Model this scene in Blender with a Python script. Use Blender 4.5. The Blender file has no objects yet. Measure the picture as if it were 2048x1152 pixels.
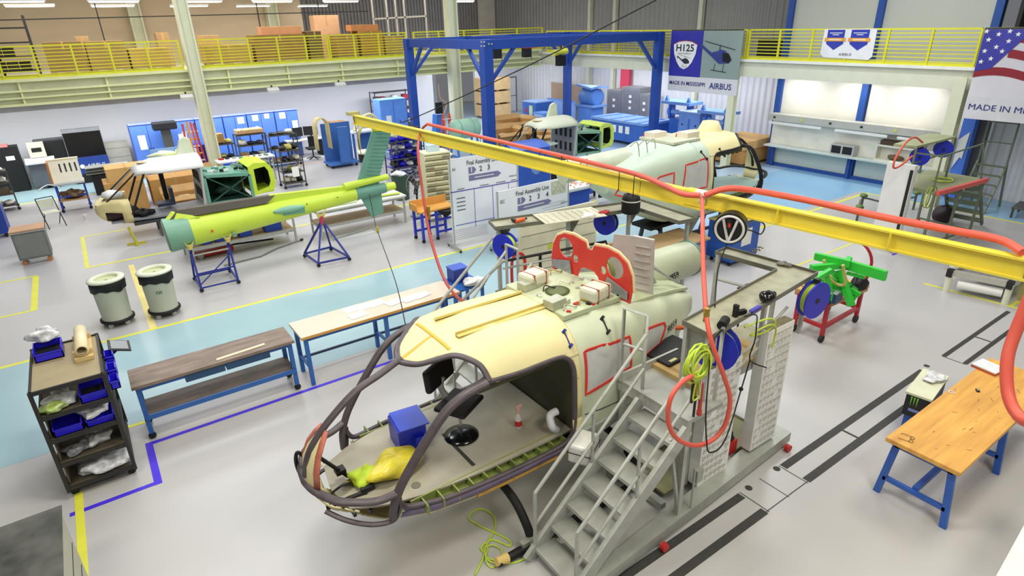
import bpy, bmesh, math, random
from mathutils import Vector, Matrix
random.seed(7)
PI = math.pi
SC = bpy.context.scene
COL = SC.collection

# ---------------------------------------------------------------- camera, world, light, exposure
IMW, IMH, FPX = 2048, 1152, 1213.24
YAW, PITCH, ROLL, CAMZ = 0.96865837, 0.4141919, -0.02809576, 5.3
_w = Vector((math.cos(YAW)*math.cos(PITCH), math.sin(YAW)*math.cos(PITCH), -math.sin(PITCH)))
_r0 = Vector((math.sin(YAW), -math.cos(YAW), 0)); _u0 = _r0.cross(_w)
_r = math.cos(ROLL)*_r0 + math.sin(ROLL)*_u0; _u = _r.cross(_w)
cam_data = bpy.data.cameras.new('camera'); cam = bpy.data.objects.new('camera', cam_data); COL.objects.link(cam)
cam_data.sensor_fit = 'HORIZONTAL'; cam_data.sensor_width = 36; cam_data.lens = 36*FPX/IMW; cam_data.clip_start = .05
cam.matrix_world = Matrix(((_r.x, _u.x, -_w.x, 0), (_r.y, _u.y, -_w.y, 0), (_r.z, _u.z, -_w.z, CAMZ), (0, 0, 0, 1)))
SC.camera = cam
SC.view_settings.view_transform = 'Standard'; SC.view_settings.look = 'None'; SC.view_settings.gamma = 1
SC.view_settings.use_curve_mapping = False; SC.view_settings.exposure = -0.02
wd = bpy.data.worlds.new('world'); SC.world = wd; wd.use_nodes = True
wd.node_tree.nodes['Background'].inputs[0].default_value = (0.93, 0.95, 1, 1)
wd.node_tree.nodes['Background'].inputs[1].default_value = 0.17

def area(name, loc, sx, sy, power, col=(1, 1, 1), rot=(0, 0, 0)):
    l = bpy.data.lights.new(name, 'AREA'); l.shape = 'RECTANGLE'; l.size = sx; l.size_y = sy; l.energy = power; l.color = col
    o = bpy.data.objects.new(name, l); o.location = loc; o.rotation_euler = rot; COL.objects.link(o); return o
WARM = (1, .955, .82); COOL = (.93, .96, 1)
area('high_bay_and_fill_light', (2.2, 5.6, 8.8), 2.4, 1.2, 327, WARM)
area('high_bay_and_fill_light', (6.5, 1.5, 8.8), 2.4, 1.2, 163, WARM)
area('high_bay_and_fill_light', (1, 13, 8.8), 4, 2.4, 390, COOL)
area('high_bay_and_fill_light', (8.5, 9, 8.8), 4, 2.4, 352, COOL)
area('high_bay_and_fill_light', (9, 17, 8.8), 5, 3, 441, COOL)
area('high_bay_and_fill_light', (16, 9, 8.8), 4, 3, 390, COOL)
area('high_bay_and_fill_light', (2, 21, 8.8), 5, 3, 390, COOL)
area('high_bay_and_fill_light', (15, 20, 8.8), 5, 3, 315, COOL)
area('high_bay_and_fill_light', (3.5, -2.2, 8.6), 3, 1.6, 360, WARM)  # unseen lamp added as frontal fill for upright surfaces
area('high_bay_and_fill_light', (-3.5, 2.5, 8.6), 3, 1.6, 300, WARM)  # second fill lamp, added out of view near the camera
area('high_bay_and_fill_light', (11.5, 1.5, 8.8), 3, 2, 260, WARM)

# ---------------------------------------------------------------- picture ray -> place on a level plane (z) or an upright plane
def g(px, py, z=0.0):
    d = _w + _r*((px-1024)/FPX) - _u*((py-576)/FPX); t = (z-CAMZ)/d.z
    return Vector((d.x*t, d.y*t, z))
def gy(px, py, y):
    d = _w + _r*((px-1024)/FPX) - _u*((py-576)/FPX); t = y/d.y
    return Vector((d.x*t, y, CAMZ+d.z*t))
def gx(px, py, x):
    d = _w + _r*((px-1024)/FPX) - _u*((py-576)/FPX); t = x/d.x
    return Vector((x, d.y*t, CAMZ+d.z*t))

# ---------------------------------------------------------------- materials
def lin(h):
    h = h.lstrip('#'); c = [int(h[i:i+2], 16)/255 for i in (0, 2, 4)]
    return [x/12.92 if x <= .04045 else ((x+.055)/1.055)**2.4 for x in c]
_mats = {}
def mat(hexc, rough=.5, metal=0, var=.1, scale=3, bump=0, emit=0, alpha=None, spec=None, var2=None, stretch=None):
    key = (hexc, rough, metal, var, scale, bump, emit, alpha, var2, stretch)
    if key in _mats: return _mats[key]
    m = bpy.data.materials.new('paint_'+hexc.strip('#')); m.use_nodes = True
    nt = m.node_tree; b = nt.nodes['Principled BSDF']; c = lin(hexc)
    b.inputs['Roughness'].default_value = rough; b.inputs['Metallic'].default_value = metal
    tc = nt.nodes.new('ShaderNodeTexCoord'); mp = nt.nodes.new('ShaderNodeMapping'); nt.links.new(tc.outputs['Object'], mp.inputs[0])
    if stretch: mp.inputs['Scale'].default_value = stretch
    n = nt.nodes.new('ShaderNodeTexNoise'); n.inputs['Scale'].default_value = scale; n.inputs['Detail'].default_value = 5
    nt.links.new(mp.outputs[0], n.inputs['Vector'])
    r = nt.nodes.new('ShaderNodeValToRGB'); r.color_ramp.elements[0].position = .3; r.color_ramp.elements[1].position = .7
    c2 = lin(var2) if var2 else [x*(1-var) for x in c]
    r.color_ramp.elements[0].color = (*c2, 1); r.color_ramp.elements[1].color = (*[min(1, x*(1+var*.4)) for x in c], 1)
    nt.links.new(n.outputs['Fac'], r.inputs[0]); nt.links.new(r.outputs[0], b.inputs['Base Color'])
    if bump:
        bp = nt.nodes.new('ShaderNodeBump'); bp.inputs['Strength'].default_value = bump; bp.inputs['Distance'].default_value = .02
        nt.links.new(n.outputs['Fac'], bp.inputs['Height']); nt.links.new(bp.outputs[0], b.inputs['Normal'])
    if emit:
        b.inputs['Emission Color'].default_value = (*c, 1); b.inputs['Emission Strength'].default_value = emit
    if alpha is not None:
        b.inputs['Alpha'].default_value = alpha
    _mats[key] = m; return m

# ---------------------------------------------------------------- mesh helper
def spl(pts, n=8, closed=False):
    P = [Vector(p) for p in pts]; out = []; N = len(P)
    for i in range(N if closed else N-1):
        a, b, c, d = (P[(i-1) % N] if closed or i else P[0]), P[i], P[(i+1) % N], (P[(i+2) % N] if closed or i+2 < N else P[-1])
        for k in range(n):
            t = k/n
            out.append(.5*((2*b)+(c-a)*t+(2*a-5*b+4*c-d)*t*t+(3*b-a-3*c+d)*t**3))
    if not closed: out.append(P[-1])
    return out
class M:
    def __init__(s): s.v = []; s.f = []; s.sm = []
    def add(s, vs, fs, sm=False):
        o = len(s.v); s.v += [Vector(v) for v in vs]
        for f in fs: s.f.append([o+i for i in f]); s.sm.append(sm)
        return s
    def box(s, c, d, rz=0, rx=0, ry=0):
        c = Vector(c); h = Vector(d)/2; R = Matrix.Rotation(rz, 3, 'Z') @ Matrix.Rotation(ry, 3, 'Y') @ Matrix.Rotation(rx, 3, 'X')
        vs = [c + R @ Vector((x*h.x, y*h.y, z*h.z)) for z in (-1, 1) for y in (-1, 1) for x in (-1, 1)]
        return s.add(vs, [(0, 2, 3, 1), (4, 5, 7, 6), (0, 1, 5, 4), (2, 6, 7, 3), (0, 4, 6, 2), (1, 3, 7, 5)])
    def bb(s, x0, x1, y0, y1, z0, z1): return s.box(((x0+x1)/2, (y0+y1)/2, (z0+z1)/2), (abs(x1-x0), abs(y1-y0), abs(z1-z0)))
    def tube(s, pts, r, seg=8, closed=False, flat=1, up=None, caps=True, rs=None):
        P = [Vector(p) for p in pts]; N = len(P); rings = []; n = None
        for i in range(N):
            t = (P[(i+1) % N]-P[i-1]) if closed else (P[min(i+1, N-1)]-P[max(i-1, 0)])
            if t.length < 1e-9: t = Vector((0, 0, 1))
            t.normalize()
            if up is not None: n = Vector(up)
            elif n is None: n = Vector((0, 0, 1)) if abs(t.z) < .9 else Vector((1, 0, 0))
            n = n - t*n.dot(t)
            if n.length < 1e-6: n = Vector((1, 0, 0)) - t*t.x
            n.normalize(); b = t.cross(n); rr = rs[i] if rs else r
            rings.append([P[i]+n*(math.cos(2*PI*(k+.5)/seg)*rr*flat)+b*(math.sin(2*PI*(k+.5)/seg)*rr) for k in range(seg)])
        vs = [v for rg in rings for v in rg]; fs = []
        for i in range(N if closed else N-1):
            j = (i+1) % N
            for k in range(seg): fs.append((i*seg+k, i*seg+(k+1) % seg, j*seg+(k+1) % seg, j*seg+k))
        s.add(vs, fs, seg > 4)
        if not closed and caps:
            s.add(rings[0], [list(range(seg))[::-1]]); s.add(rings[-1], [list(range(seg))])
        return s
    def bar(s, a, b, w, h=None, up=None):       # square bar
        h = h or w; k = math.sqrt(2)/2
        a = Vector(a); b = Vector(b); t = (b-a)
        if t.length < 1e-6: return s
        t.normalize(); n = Vector(up) if up else (Vector((0, 0, 1)) if abs(t.z) < .95 else Vector((1, 0, 0)))
        n = (n-t*n.dot(t)).normalized(); c = t.cross(n)
        vs = [p+n*(i*h/2)+c*(j*w/2) for p in (a, b) for i, j in ((-1, -1), (1, -1), (1, 1), (-1, 1))]
        return s.add(vs, [(0, 1, 2, 3), (7, 6, 5, 4), (0, 4, 5, 1), (1, 5, 6, 2), (2, 6, 7, 3), (3, 7, 4, 0)])
    def lathe(s, prof, c=(0, 0, 0), axis='Z', seg=24, caps=True):
        c = Vector(c); vs = []; fs = []
        for r, z in prof:
            for k in range(seg):
                a = 2*PI*k/seg; p = (r*math.cos(a), r*math.sin(a), z)
                if axis == 'X': p = (p[2], p[0], p[1])
                elif axis == 'Y': p = (p[0], p[2], p[1])
                vs.append(c+Vector(p))
        for i in range(len(prof)-1):
            for k in range(seg): fs.append((i*seg+k, i*seg+(k+1) % seg, (i+1)*seg+(k+1) % seg, (i+1)*seg+k))
        s.add(vs, fs, True)
        if caps:
            s.add(vs[:seg], [list(range(seg))[::-1]]); s.add(vs[-seg:], [list(range(seg))])
        return s
    def cyl(s, a, b, r, seg=14, r2=None): return s.tube([a, b], r, seg, rs=[r, r2 if r2 is not None else r])
    def prism(s, pts, off):                     # planar polygon (3d points) extruded by an offset vector
        P = [Vector(p) for p in pts]; n = len(P); off = Vector(off)
        return s.add(P+[p+off for p in P], [list(range(n))[::-1], list(range(n, 2*n))]+[(i, (i+1) % n, n+(i+1) % n, n+i) for i in range(n)])
    def blob(s, c, d, seed=0, amp=.12, su=14, sv=9, e=1.0):   # soft irregular lump
        rnd = random.Random(seed); ph = [rnd.uniform(0, 6.3) for _ in range(6)]; c = Vector(c); vs = []; fs = []
        for i in range(sv+1):
            t = PI*i/sv
            for k in range(su):
                a = 2*PI*k/su
                w = 1+amp*(math.sin(3*a+ph[0]+2*t)+math.sin(5*a+ph[1]-3*t)*.6+math.sin(4*t+ph[2]+2*a)*.7)
                q = lambda u: math.copysign(abs(u)**e, u)
                vs.append(c+Vector((q(math.sin(t)*math.cos(a))*w*d[0]/2, q(math.sin(t)*math.sin(a))*w*d[1]/2, q(math.cos(t))*d[2]/2*(w if i < sv*.6 else 1))))
        for i in range(sv):
            for k in range(su): fs.append((i*su+k, (i+1)*su+k, (i+1)*su+(k+1) % su, i*su+(k+1) % su))
        return s.add(vs, fs, True)
    def build(s, name, m, parent=None, loc=None, rz=0, world=False, bevel=0, solid=0, sub=0, soft=False):
        me = bpy.data.meshes.new(name); vs = s.v
        root = parent
        while root is not None and root.parent is not None: root = root.parent
        if world and root is not None:
            Mi = (Matrix.Translation(root.location) @ Matrix.Rotation(root.rotation_euler.z, 4, 'Z')).inverted()
            vs = [Mi @ v for v in vs]
        o = bpy.data.objects.new(name, me)
        if parent is None and loc is None:      # world coordinates: origin at the base of the thing
            x = [v.x for v in vs]; y = [v.y for v in vs]; z = [v.z for v in vs]
            loc = ((min(x)+max(x))/2, (min(y)+max(y))/2, min(z)); L = Vector(loc); vs = [v-L for v in vs]
        me.from_pydata([tuple(v) for v in vs], [], s.f)
        me.polygons.foreach_set('use_smooth', [bool(x) or soft for x in s.sm])
        bm = bmesh.new(); bm.from_mesh(me)
        if soft or sub: bmesh.ops.remove_doubles(bm, verts=bm.verts, dist=1e-5)
        bmesh.ops.recalc_face_normals(bm, faces=bm.faces); bm.to_mesh(me); bm.free()
        me.materials.append(m)
        if loc is not None and parent is None: o.location = loc
        if rz and parent is None: o.rotation_euler.z = rz
        if parent: o.parent = parent
        COL.objects.link(o)
        if sub: d = o.modifiers.new('subdivision', 'SUBSURF'); d.levels = d.render_levels = sub
        if solid: d = o.modifiers.new('thickness', 'SOLIDIFY'); d.thickness = solid; d.offset = 0
        if bevel: d = o.modifiers.new('bevel', 'BEVEL'); d.width = bevel; d.segments = 2; d.limit_method = 'ANGLE'
        return o
def tag(o, label=None, cat=None, group=None, kind=None):
    if label: o['label'] = label
    if cat: o['category'] = cat
    if group: o['group'] = group
    if kind: o['kind'] = kind
    return o
def thing(name, label, cat, loc=(0, 0, 0), rz=0, group=None):
    o = bpy.data.objects.new(name, None); COL.objects.link(o); o.location = loc; o.rotation_euler.z = rz
    o.empty_display_size = .1
    return tag(o, label, cat, group)
def struct(o): o['kind'] = 'structure'; return o
def dup(o, loc=None, rz=None, label=None, parent=None, group=None):
    c = o.copy(); COL.objects.link(c)
    if parent is not None: c.parent = parent
    if loc is not None: c.location = loc
    if rz is not None: c.rotation_euler.z = rz
    if label: c['label'] = label
    if group: c['group'] = group
    for ch in [x for x in bpy.data.objects if x.parent == o]: dup(ch, parent=c)
    return c
def text(s, h, o, u, v, m, parent, name='lettering', bold=0, width=None, world=True, align='LEFT', depth=.002, shear=0):
    """lettering lying on the plane through o with reading direction u and up direction v; h = capital height"""
    cu = bpy.data.curves.new('lettering', 'FONT'); cu.body = s; cu.size = 1; cu.offset = bold; cu.resolution_u = 2; cu.shear = shear
    t = bpy.data.objects.new('lettering_source', cu); COL.objects.link(t)
    dg = bpy.context.evaluated_depsgraph_get(); me = bpy.data.meshes.new_from_object(t.evaluated_get(dg))
    xs = [q.co.x for q in me.vertices]; x0, x1 = min(xs), max(xs); k = h/.7; kx = (width/(x1-x0)) if width else k
    W = (x1-x0)*kx; sh = {'LEFT': 0, 'CENTER': -W/2, 'RIGHT': -W}[align]
    u = Vector(u).normalized(); v = Vector(v).normalized(); n = u.cross(v)
    mm = M(); mm.add([Vector(o)+u*((q.co.x-x0)*kx+sh)+v*(q.co.y*k)+n*depth for q in me.vertices], [list(p.vertices) for p in me.polygons])
    bpy.data.objects.remove(t); bpy.data.curves.remove(cu); bpy.data.meshes.remove(me)
    return mm.build(name, m, parent, world=world)

# ---------------------------------------------------------------- palette
STEEL = mat('#A9AAA2', .4, .6, .15); GALV = mat('#B4B7AE', .45, .35, .12, 8); DARK = mat('#1B1B1D', .5); BLACK = mat('#0D0D0F', .6)
RUB = mat('#222223', .7); BLUE = mat('#2459A6', .45, 0, .12); DBLUE = mat('#1B439B', .4, 0, .12); LBLUE = mat('#5B8BD6', .45, 0, .12)
ROYAL = mat('#1F2FC8', .4, 0, .15); YEL = mat('#DCD930', .45, 0, .08); BEAMY = mat('#EEDA4A', .45, 0, .08, 2); CARD = mat('#B98A4E', .8, 0, .15)
CARD2 = mat('#C9A067', .8, 0, .15); WHITE = mat('#E9E9E6', .5, 0, .05); CREAMW = mat('#DEDFC8', .5, 0, .06); WOOD = mat('#D9A552', .5, 0, .25, 3, var2='#B98236')
PLY = mat('#A48D6C', .65, 0, .3, 4); RED = mat('#C72A26', .45); ORANGE = mat('#E5622A', .45); HOSE = mat('#E2604E', .45, 0, .08)
CREAM = mat('#E8DDA6', .5, 0, .05, 2); GPRIM = mat('#CFD8BC', .5, 0, .07, 2); FRAME = mat('#5A5055', .45, .1, .25, 9); LIME = mat('#C4E03A', .45, 0, .07)
TEAL = mat('#6C9F8C', .5, 0, .1); IGREEN = mat('#8E9B52', .5, 0, .2, 6); TAPE = mat('#E23A2E', .5); NEON = mat('#C9E24A', .4); BRASS = mat('#B59440', .35, .7)
PAPER = mat('#F3F2EC', .7, 0, .03); INK = mat('#16181C', .6); PLASTIC = mat('#D8DCE0', .15, 0, .35, 14, .6); CHROME = mat('#C8C8CA', .2, .9)
NAVY = mat('#1D2A86', .5); GREYP = mat('#8D8FA6', .6)
# ================================================================ THE HALL
FLOOR = mat('#BEBCBB', .3, 0, .07, .35, spec=.4); LANE = mat('#A3C1C8', .25, 0, .1, .5); LANE2 = mat('#A9C3DB', .25, 0, .08, .5)
struct(M().bb(-14, 24.2, -8, 40, -.12, 0).build('floor', FLOOR))
struct(M().bb(-14, 21.4, 9.3, 12.62, 0, .0015).build('floor', LANE))
LANE3 = mat('#8FBBDC', .25, 0, .08, .5)
struct(M().bb(20.05, 22.1, -6, 9.3, 0, .0015).build('floor', LANE3)); struct(M().bb(12.8, 21.4, 9.3, 12.62, .0016, .0022).build('floor', LANE3))
struct(M().bb(-14, 6.8, 26.3, 30, 0, .0015).build('floor', LANE))
struct(M().bb(10.8, 24.1, 17.2, 38.4, 0, .0015).build('floor', LANE2))
struct(M().bb(13.8, 21.4, 12.62, 17.2, 0, .0015).build('floor', LANE2))
_tn = [0]
def line(x0, y0, x1, y1, w, m, z=.002):
    _tn[0] += 1; z += .00012*(_tn[0] % 9); d = Vector((x1-x0, y1-y0, 0)); n = Vector((-d.y, d.x, 0)).normalized()*w/2; t = Vector((0, 0, z+.001))
    a = Vector((x0, y0, 0)); b = Vector((x1, y1, 0))
    struct(M().prism([a-n, b-n, b+n, a+n], t).build('trim_%d' % _tn[0], m))
LY = mat('#E6E44C', .5); LP = mat('#4A2FE0', .5); LPK = mat('#E8B48C', .5); LG = mat('#55534F', .6)
line(-.55, 9.3, -.2, 9.3, .08, LY)
line(-14, 12.66, 13.8, 12.66, .09, LY); line(13.8, 9.05, 20, 9.05, .09, LY); line(20, 9.05, 20, -6, .09, LY)
line(-14, 26.25, 7, 26.25, .08, LY); line(7, 26, 11.5, 26, .08, LPK)
line(-.68, 20.5, -.68, 17.5, .09, LY); line(-.72, 17.5, 9, 17.45, .09, LY); line(-.68, 20.5, .4, 20.5, .09, LY)
line(.22, 17.0, .22, 12.66, .12, mat('#F0DE8A', .5))
line(-1.72, 17.6, -1.72, 15.25, .12, LY); line(-6, 17.65, -1.7, 17.65, .08, LY); line(-6, 15.25, -1.7, 15.25, .08, LY)
line(-.3, 8.66, 9.5, 8.66, .07, LP); line(-.3, 8.7, -.3, 7.66, .09, LP); line(-1.25, 7.7, -.3, 7.7, .07, LP)
line(-1.15, 8.1, -1.15, 4.6, .09, LY)
line(12.6, 6.9, 16, 6.9, .05, LY); line(15.1, 5.9, 15.7, 6.9, .03, LG); line(15.0, 5.9, 16.0, 5.9, .05, LP)
line(13.8, 4.7, 13.9, 3.0, .07, LY); line(13.9, 3.2, 16.5, 3.1, .07, LY); line(-4, 12.66, -4, 13, .05, LY)
line(9.6, 11.55, 14, 11.55, .07, LY)
# floor channel covers (a pair of dark strips with light plates between)
PLATE = mat('#CACDBF', .4, .1, .05); STRIP = mat('#3B3A37', .6, 0, .2, 20)
for a, b in ((1.2, 5.42), (6.28, 10.1), (10.85, 13.6)):
    line(a, 3.13, b, 3.13, .1 if a < 10 else .07, STRIP, .003); line(a, 2.82, b, 2.82, .1 if a < 10 else .07, STRIP, .003)
line(7.6, 2.86, 7.6, 3.09, .035, STRIP, .003); line(12.0, 2.86, 12.0, 3.09, .035, STRIP, .003)
line(13.6, 2.75, 24, 2.75, .02, LG); line(5.42, 2.8, 6.28, 2.8, .012, LG); line(5.45, 2.78, 5.45, 3.18, .012, LG); line(6.25, 2.78, 6.25, 3.18, .012, LG)
line(5.85, 2.78, 5.85, 3.18, .01, LG); line(10.12, 2.8, 10.12, 3.15, .02, LG); line(10.83, 2.8, 10.83, 3.15, .02, LG)
for p in (5.6, 6.18, 10.3): struct(M().cyl((p, 3.16, 0), (p, 3.16, .004), .045, 12).build('trim_%d' % (_tn[0]+1), STRIP)); _tn[0] += 1

WALLW = mat('#E4E4EA', .6, 0, .04, .6); TAN = mat('#D8C4A4', .7, 0, .08, .8); MAUVE = mat('#A9A4A2', .6, 0, .1, 1)
struct(M().bb(-14, 15.9, 30, 30.2, 0, 4.0).build('wall_back', WALLW))
struct(M().bb(15.8, 16.0, 30.2, 38.2, 0, 4.0).build('wall_back', WALLW))
struct(M().bb(16.0, 20.4, 38, 38.2, 0, 4.6).build('wall_back', WALLW))
struct(M().bb(20.4, 23.9, 33, 33.2, 0, 4.6).build('wall_back', WALLW))
struct(M().bb(-14, 10.8, 34, 34.2, 3.9, 9.5).build('wall_back', TAN))
def corrugated(name, x, y0, y1, z0, z1, m, per=.3, dep=.05):
    mm = M(); vs = []; n = int((y1-y0)/per*4)
    prof = [0, 0, dep, dep]
    for i in range(n+1):
        y = y0+(y1-y0)*i/n; d = prof[i % 4]; vs += [(x-d, y, z0), (x-d, y, z1)]
    mm.add(vs, [(2*i, 2*i+2, 2*i+3, 2*i+1) for i in range(n)])
    mm.add([(x+.1, y0, z0), (x+.1, y1, z0), (x+.1, y1, z1), (x+.1, y0, z1)], [(0, 1, 2, 3)])
    return struct(mm.build(name, m))
GREYC = mat('#9D9C9A', .5, .1, .08, 1); WHC = mat('#E3E3E8', .5, .1, .05, 1); MIDC = mat('#C4C3CA', .5, .1, .06, 1)
corrugated('wall_right', 23.9, 13.7, 33.2, 0, 3.7, WHC); corrugated('wall_right', 23.9, 13.7, 36, 3.7, 9.5, GREYC)
corrugated('wall_right', 22.2, -6, 6.85, 0, 3.7, WHC); corrugated('wall_right', 22.6, -6, 7.1, 3.75, 9.5, mat('#2A2725', .7))
mm = M()
for i in range(66): mm.bb(10.8+i*.2, 10.9+i*.2, 35.9, 36, 3.9, 9.5)
mm.bb(10.8, 24, 36, 36.2, 3.9, 9.5); struct(mm.build('wall_back', MAUVE))
# big sliding door of the right wall: white leaves in a blue frame, running up behind the walkway
LEAF = mat('#EFEDE2', .5, 0, .03, .6); LEAFU = mat('#C4C6BC', .5, 0, .05, .6); LEAFL = mat('#C9D2C8', .4, 0, .05, .6)
for k, (a, b) in enumerate(((7.35, 10.25), (10.55, 13.35))):
    d = M().bb(21.5, 21.62, a, b, 0, 3.5).build('door_%d' % (k+1), LEAF); struct(d)
    M().bb(21.46, 21.5, a, b, .12, .82).build('lower_panel', LEAFL, d)
    d['label'] = 'white wall leaf in a blue frame behind the wall counter'
    for o in d.children: o.location = -d.location
    struct(M().bb(21.5, 21.62, a-.2, b+.2, 3.5, 9).build('wall_right', LEAFU))
FB = mat('#24509F', .5)
mm = M()
for y in (7.25, 10.4, 13.45): mm.bb(21.38, 21.56, y-.1, y+.1, 0, 9)
mm.bb(21.4, 21.5, 7.2, 13.5, 0, .12); struct(mm.build('trim_90', FB))
struct(M().bb(21.6, 23.9, 13.55, 13.7, 0, 9.5).build('wall_right', GREYC))
struct(M().bb(21.9, 22.7, 6.85, 6.95, 3.76, 9.5).build('wall_right', mat('#3B3A3C', .6)))
struct(M().bb(21.3, 21.6, 7.05, 7.36, 0, 3.75).build('trim_91', mat('#4D7BE0', .5)))
struct(M().prism([(21.27, 7.34, 1.75), (21.27, 7.1, 2.0), (21.27, 7.14, 1.2), (21.27, 7.2, 1.25), (21.27, 7.34, .9)], (.02, 0, 0)).build('trim_92', WHITE))
struct(M().bb(21.75, 22.0, 6.86, 7.1, 0, 3.75).build('trim_93', mat('#6C6B70', .5)))
# red and white service columns on far right wall
struct(M().bb(23.6, 23.8, 23.3, 23.9, 0, 3.7).build('trim_94', mat('#D2405C', .5)))
for y in (19.2, 26.5, 24.6): struct(M().bb(23.65, 23.85, y-.1, y+.1, 0, 9).build('trim_95', CREAMW))
q = gx(1517, 78, 22.0); q2 = gx(1576, 112, 22.0); struct(M().bb(22.0, 22.1, q2.y, q.y, 3.76, q.z).build('trim_89', BLACK))
struct(M().bb(22.6, 23.8, 35.7, 35.85, 3.8, 9).build('trim_88', mat('#EDE6D6', .5)))
# personnel door in the far wall
d = struct(M().bb(22.35, 23.35, 32.93, 32.98, .02, 2.05).build('door_3', WALLW)); L = d.location
f = M().bb(22.28, 22.35, 32.9, 33, 0, 2.12).bb(23.35, 23.42, 32.9, 33, 0, 2.12).bb(22.35, 23.35, 32.9, 33, 2.05, 2.12).bb(22.35, 23.35, 32.9, 32.94, .95, .99).build('door_frame', mat('#77777C', .5), d); f.location = -L

# ---- walkways
struct(M().bb(-14, 15.5, 25.9, 34, 3.86, 4.0).bb(-14, 19.8, 25.85, 26.05, 3.25, 4.0).build('trim_mezzanine', CREAMW)).name = 'trim_96'
mm = M(); BM = mat('#E6E9B0', .5, 0, .06)
mm.bb(-14, 19.8, 25.6, 25.85, 3.93, 4.02).bb(-14, 19.8, 25.65, 25.85, 3.62, 3.68).bb(-14, 19.8, 25.65, 25.85, 3.42, 3.47).bb(-14, 19.8, 25.6, 25.85, 3.2, 3.27)
for x in (-1.2, 1.2, 5.1, 7.3, 9.5, 12): mm.bb(x-.03, x+.03, 25.7, 25.85, 3.2, 4.0)
struct(mm.build('trim_97', BM))
struct(M().bb(-14, 13, 26.05, 26.25, 3.0, 3.25).build('trim_98', mat('#B9B7C4', .5)))
struct(M().bb(19.9, 24, -4, 36, 3.62, 3.76).bb(19.9, 20.05, -4, 25.9, 3.28, 3.8).build('trim_99', CREAMW))
struct(M().bb(19.84, 19.95, -4, 25.6, 3.78, 3.86).bb(20.6, 20.72, -4, 13.5, 3.22, 3.3).build('trim_100', mat('#EFEFE4', .5)))
COLM = mat('#DDDFC2', .5, 0, .05)
def column(x, y, w, z1, label, z0=0, m=COLM):
    t = thing('steel_column', label, 'column', (x, y, z0), group=None)
    t['kind'] = 'structure'
    a = M().bb(-w/2, -w*.36, -w/2, w/2, 0, z1-z0).bb(w*.36, w/2, -w/2, w/2, 0, z1-z0).bb(-w*.36, w*.36, -.02, .02, 0, z1-z0).build('column_shaft', m, t)
    M().bb(-w*.7, w*.7, -w*.7, w*.7, 0, .03).build('base_plate', m, t)
    return t
column(3.95, 25.45, .42, 9.4, 'cream steel column rising past the left walkway beside the blue cabinets')
column(14.6, 25.4, .46, 9.4, 'cream steel column rising behind the blue gantry')
column(19.85, 14.3, .26, 3.62, 'white steel post under the walkway beside the cardboard crate')
column(19.85, 7.12, .3, 3.62, 'white steel post under the walkway beside the flag banner')
column(3.3, 33.6, .5, 9.4, 'pale column against the upper tan wall, left', 4.0); column(9.2, 33.6, .5, 9.4, 'pale column against the upper tan wall, right', 4.0)

# ---- guard rails
def guard(a, b, z0, h, n, posts, label, n_post=None):
    a = Vector(a); b = Vector(b); t = thing('guard_rail', label, 'railing', (a.x, a.y, z0)); L = Vector((a.x, a.y, z0)); b2 = Vector((b.x, b.y, 0))-Vector((a.x, a.y, 0))
    mm = M(); n = n
    for i in range(n):
        z = .1+(h-.1)*i/(n-1); mm.bar((0, 0, z), b2+Vector((0, 0, z)), .05 if i == n-1 else .028)
    mm.bar((0, 0, .03), b2+Vector((0, 0, .03)), .02, .09)
    mm.build('rails', YEL, t)
    for s in posts: M().bar(b2*s, b2*s+Vector((0, 0, h)), .055, up=(1, 0, 0)).build('post', YEL, t)
    return t
def gl(px0, px1, posts, label):
    X = lambda px: gy(px, 110, 25.7).x
    a, b = X(px0), X(px1); guard((a, 25.7), (b, 25.7), 4.02, .95, 9, [(X(p)-a)/(b-a) for p in posts], label)
gl(-160, 362, (-160, -85, -8, 66, 146, 222, 296, 361), 'yellow guard rail section on the left walkway, left of the cream column')
gl(392, 659, (392, 441, 500, 558, 614, 658), 'yellow guard rail section on the left walkway, right of the cream column')
gl(662, 815, (662, 711, 760, 814), 'yellow guard rail section on the left walkway, ending at the blue gantry corner')
gl(830, 1086, (830, 880, 930, 985, 1035, 1085), 'yellow guard rail section on the left walkway seen through the blue gantry')
def gr(y0, y1, step, label):
    n = max(2, round((y0-y1)/step)); guard((19.95, y0), (19.95, y1), 3.86, .95, 9, [i/n for i in range(n+1)], label)
gr(25.4, 14.05, 1.3, 'yellow guard rail section on the right walkway behind the helicopter poster')
gr(13.95, 7.0, 1.2, 'yellow guard rail section on the right walkway with the ribbon badge banner')
gr(6.9, -1, 1.2, 'yellow guard rail section on the right walkway above the flag banner')

# ---- mesh fence above the left walkway
t = thing('mesh_fence', 'dark wire mesh fence frame standing on the left walkway', 'fence', (-8, 29.5, 4.0))
for px in (198, 374, 518, 640): 
    q = gy(px, 40, 29.5); M().bar((q.x, 29.5, 4), (q.x, 29.5, 7.5), .04).build('post', DARK, t, world=True)
M().bar((-8, 29.5, 5.75), (12.5, 29.5, 5.9), .04).build('wire_rail', DARK, t, world=True)
t = thing('pipe_rack', 'grey pipe rack frame standing on the walkway behind the cardboard boxes', 'rack', (12.5, 29, 4.0))
for px in (747, 775, 793, 810, 852): 
    q = gy(px, 40, 29); M().bar((q.x, 29, 4), (q.x, 29, 8), .07).build('post', mat('#B5B0A5', .5), t, world=True)
a, b = gy(747, 38, 29), gy(852, 32, 29); M().bar(a, b, .07).build('crossbar', mat('#B5B0A5', .5), t, world=True)

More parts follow.
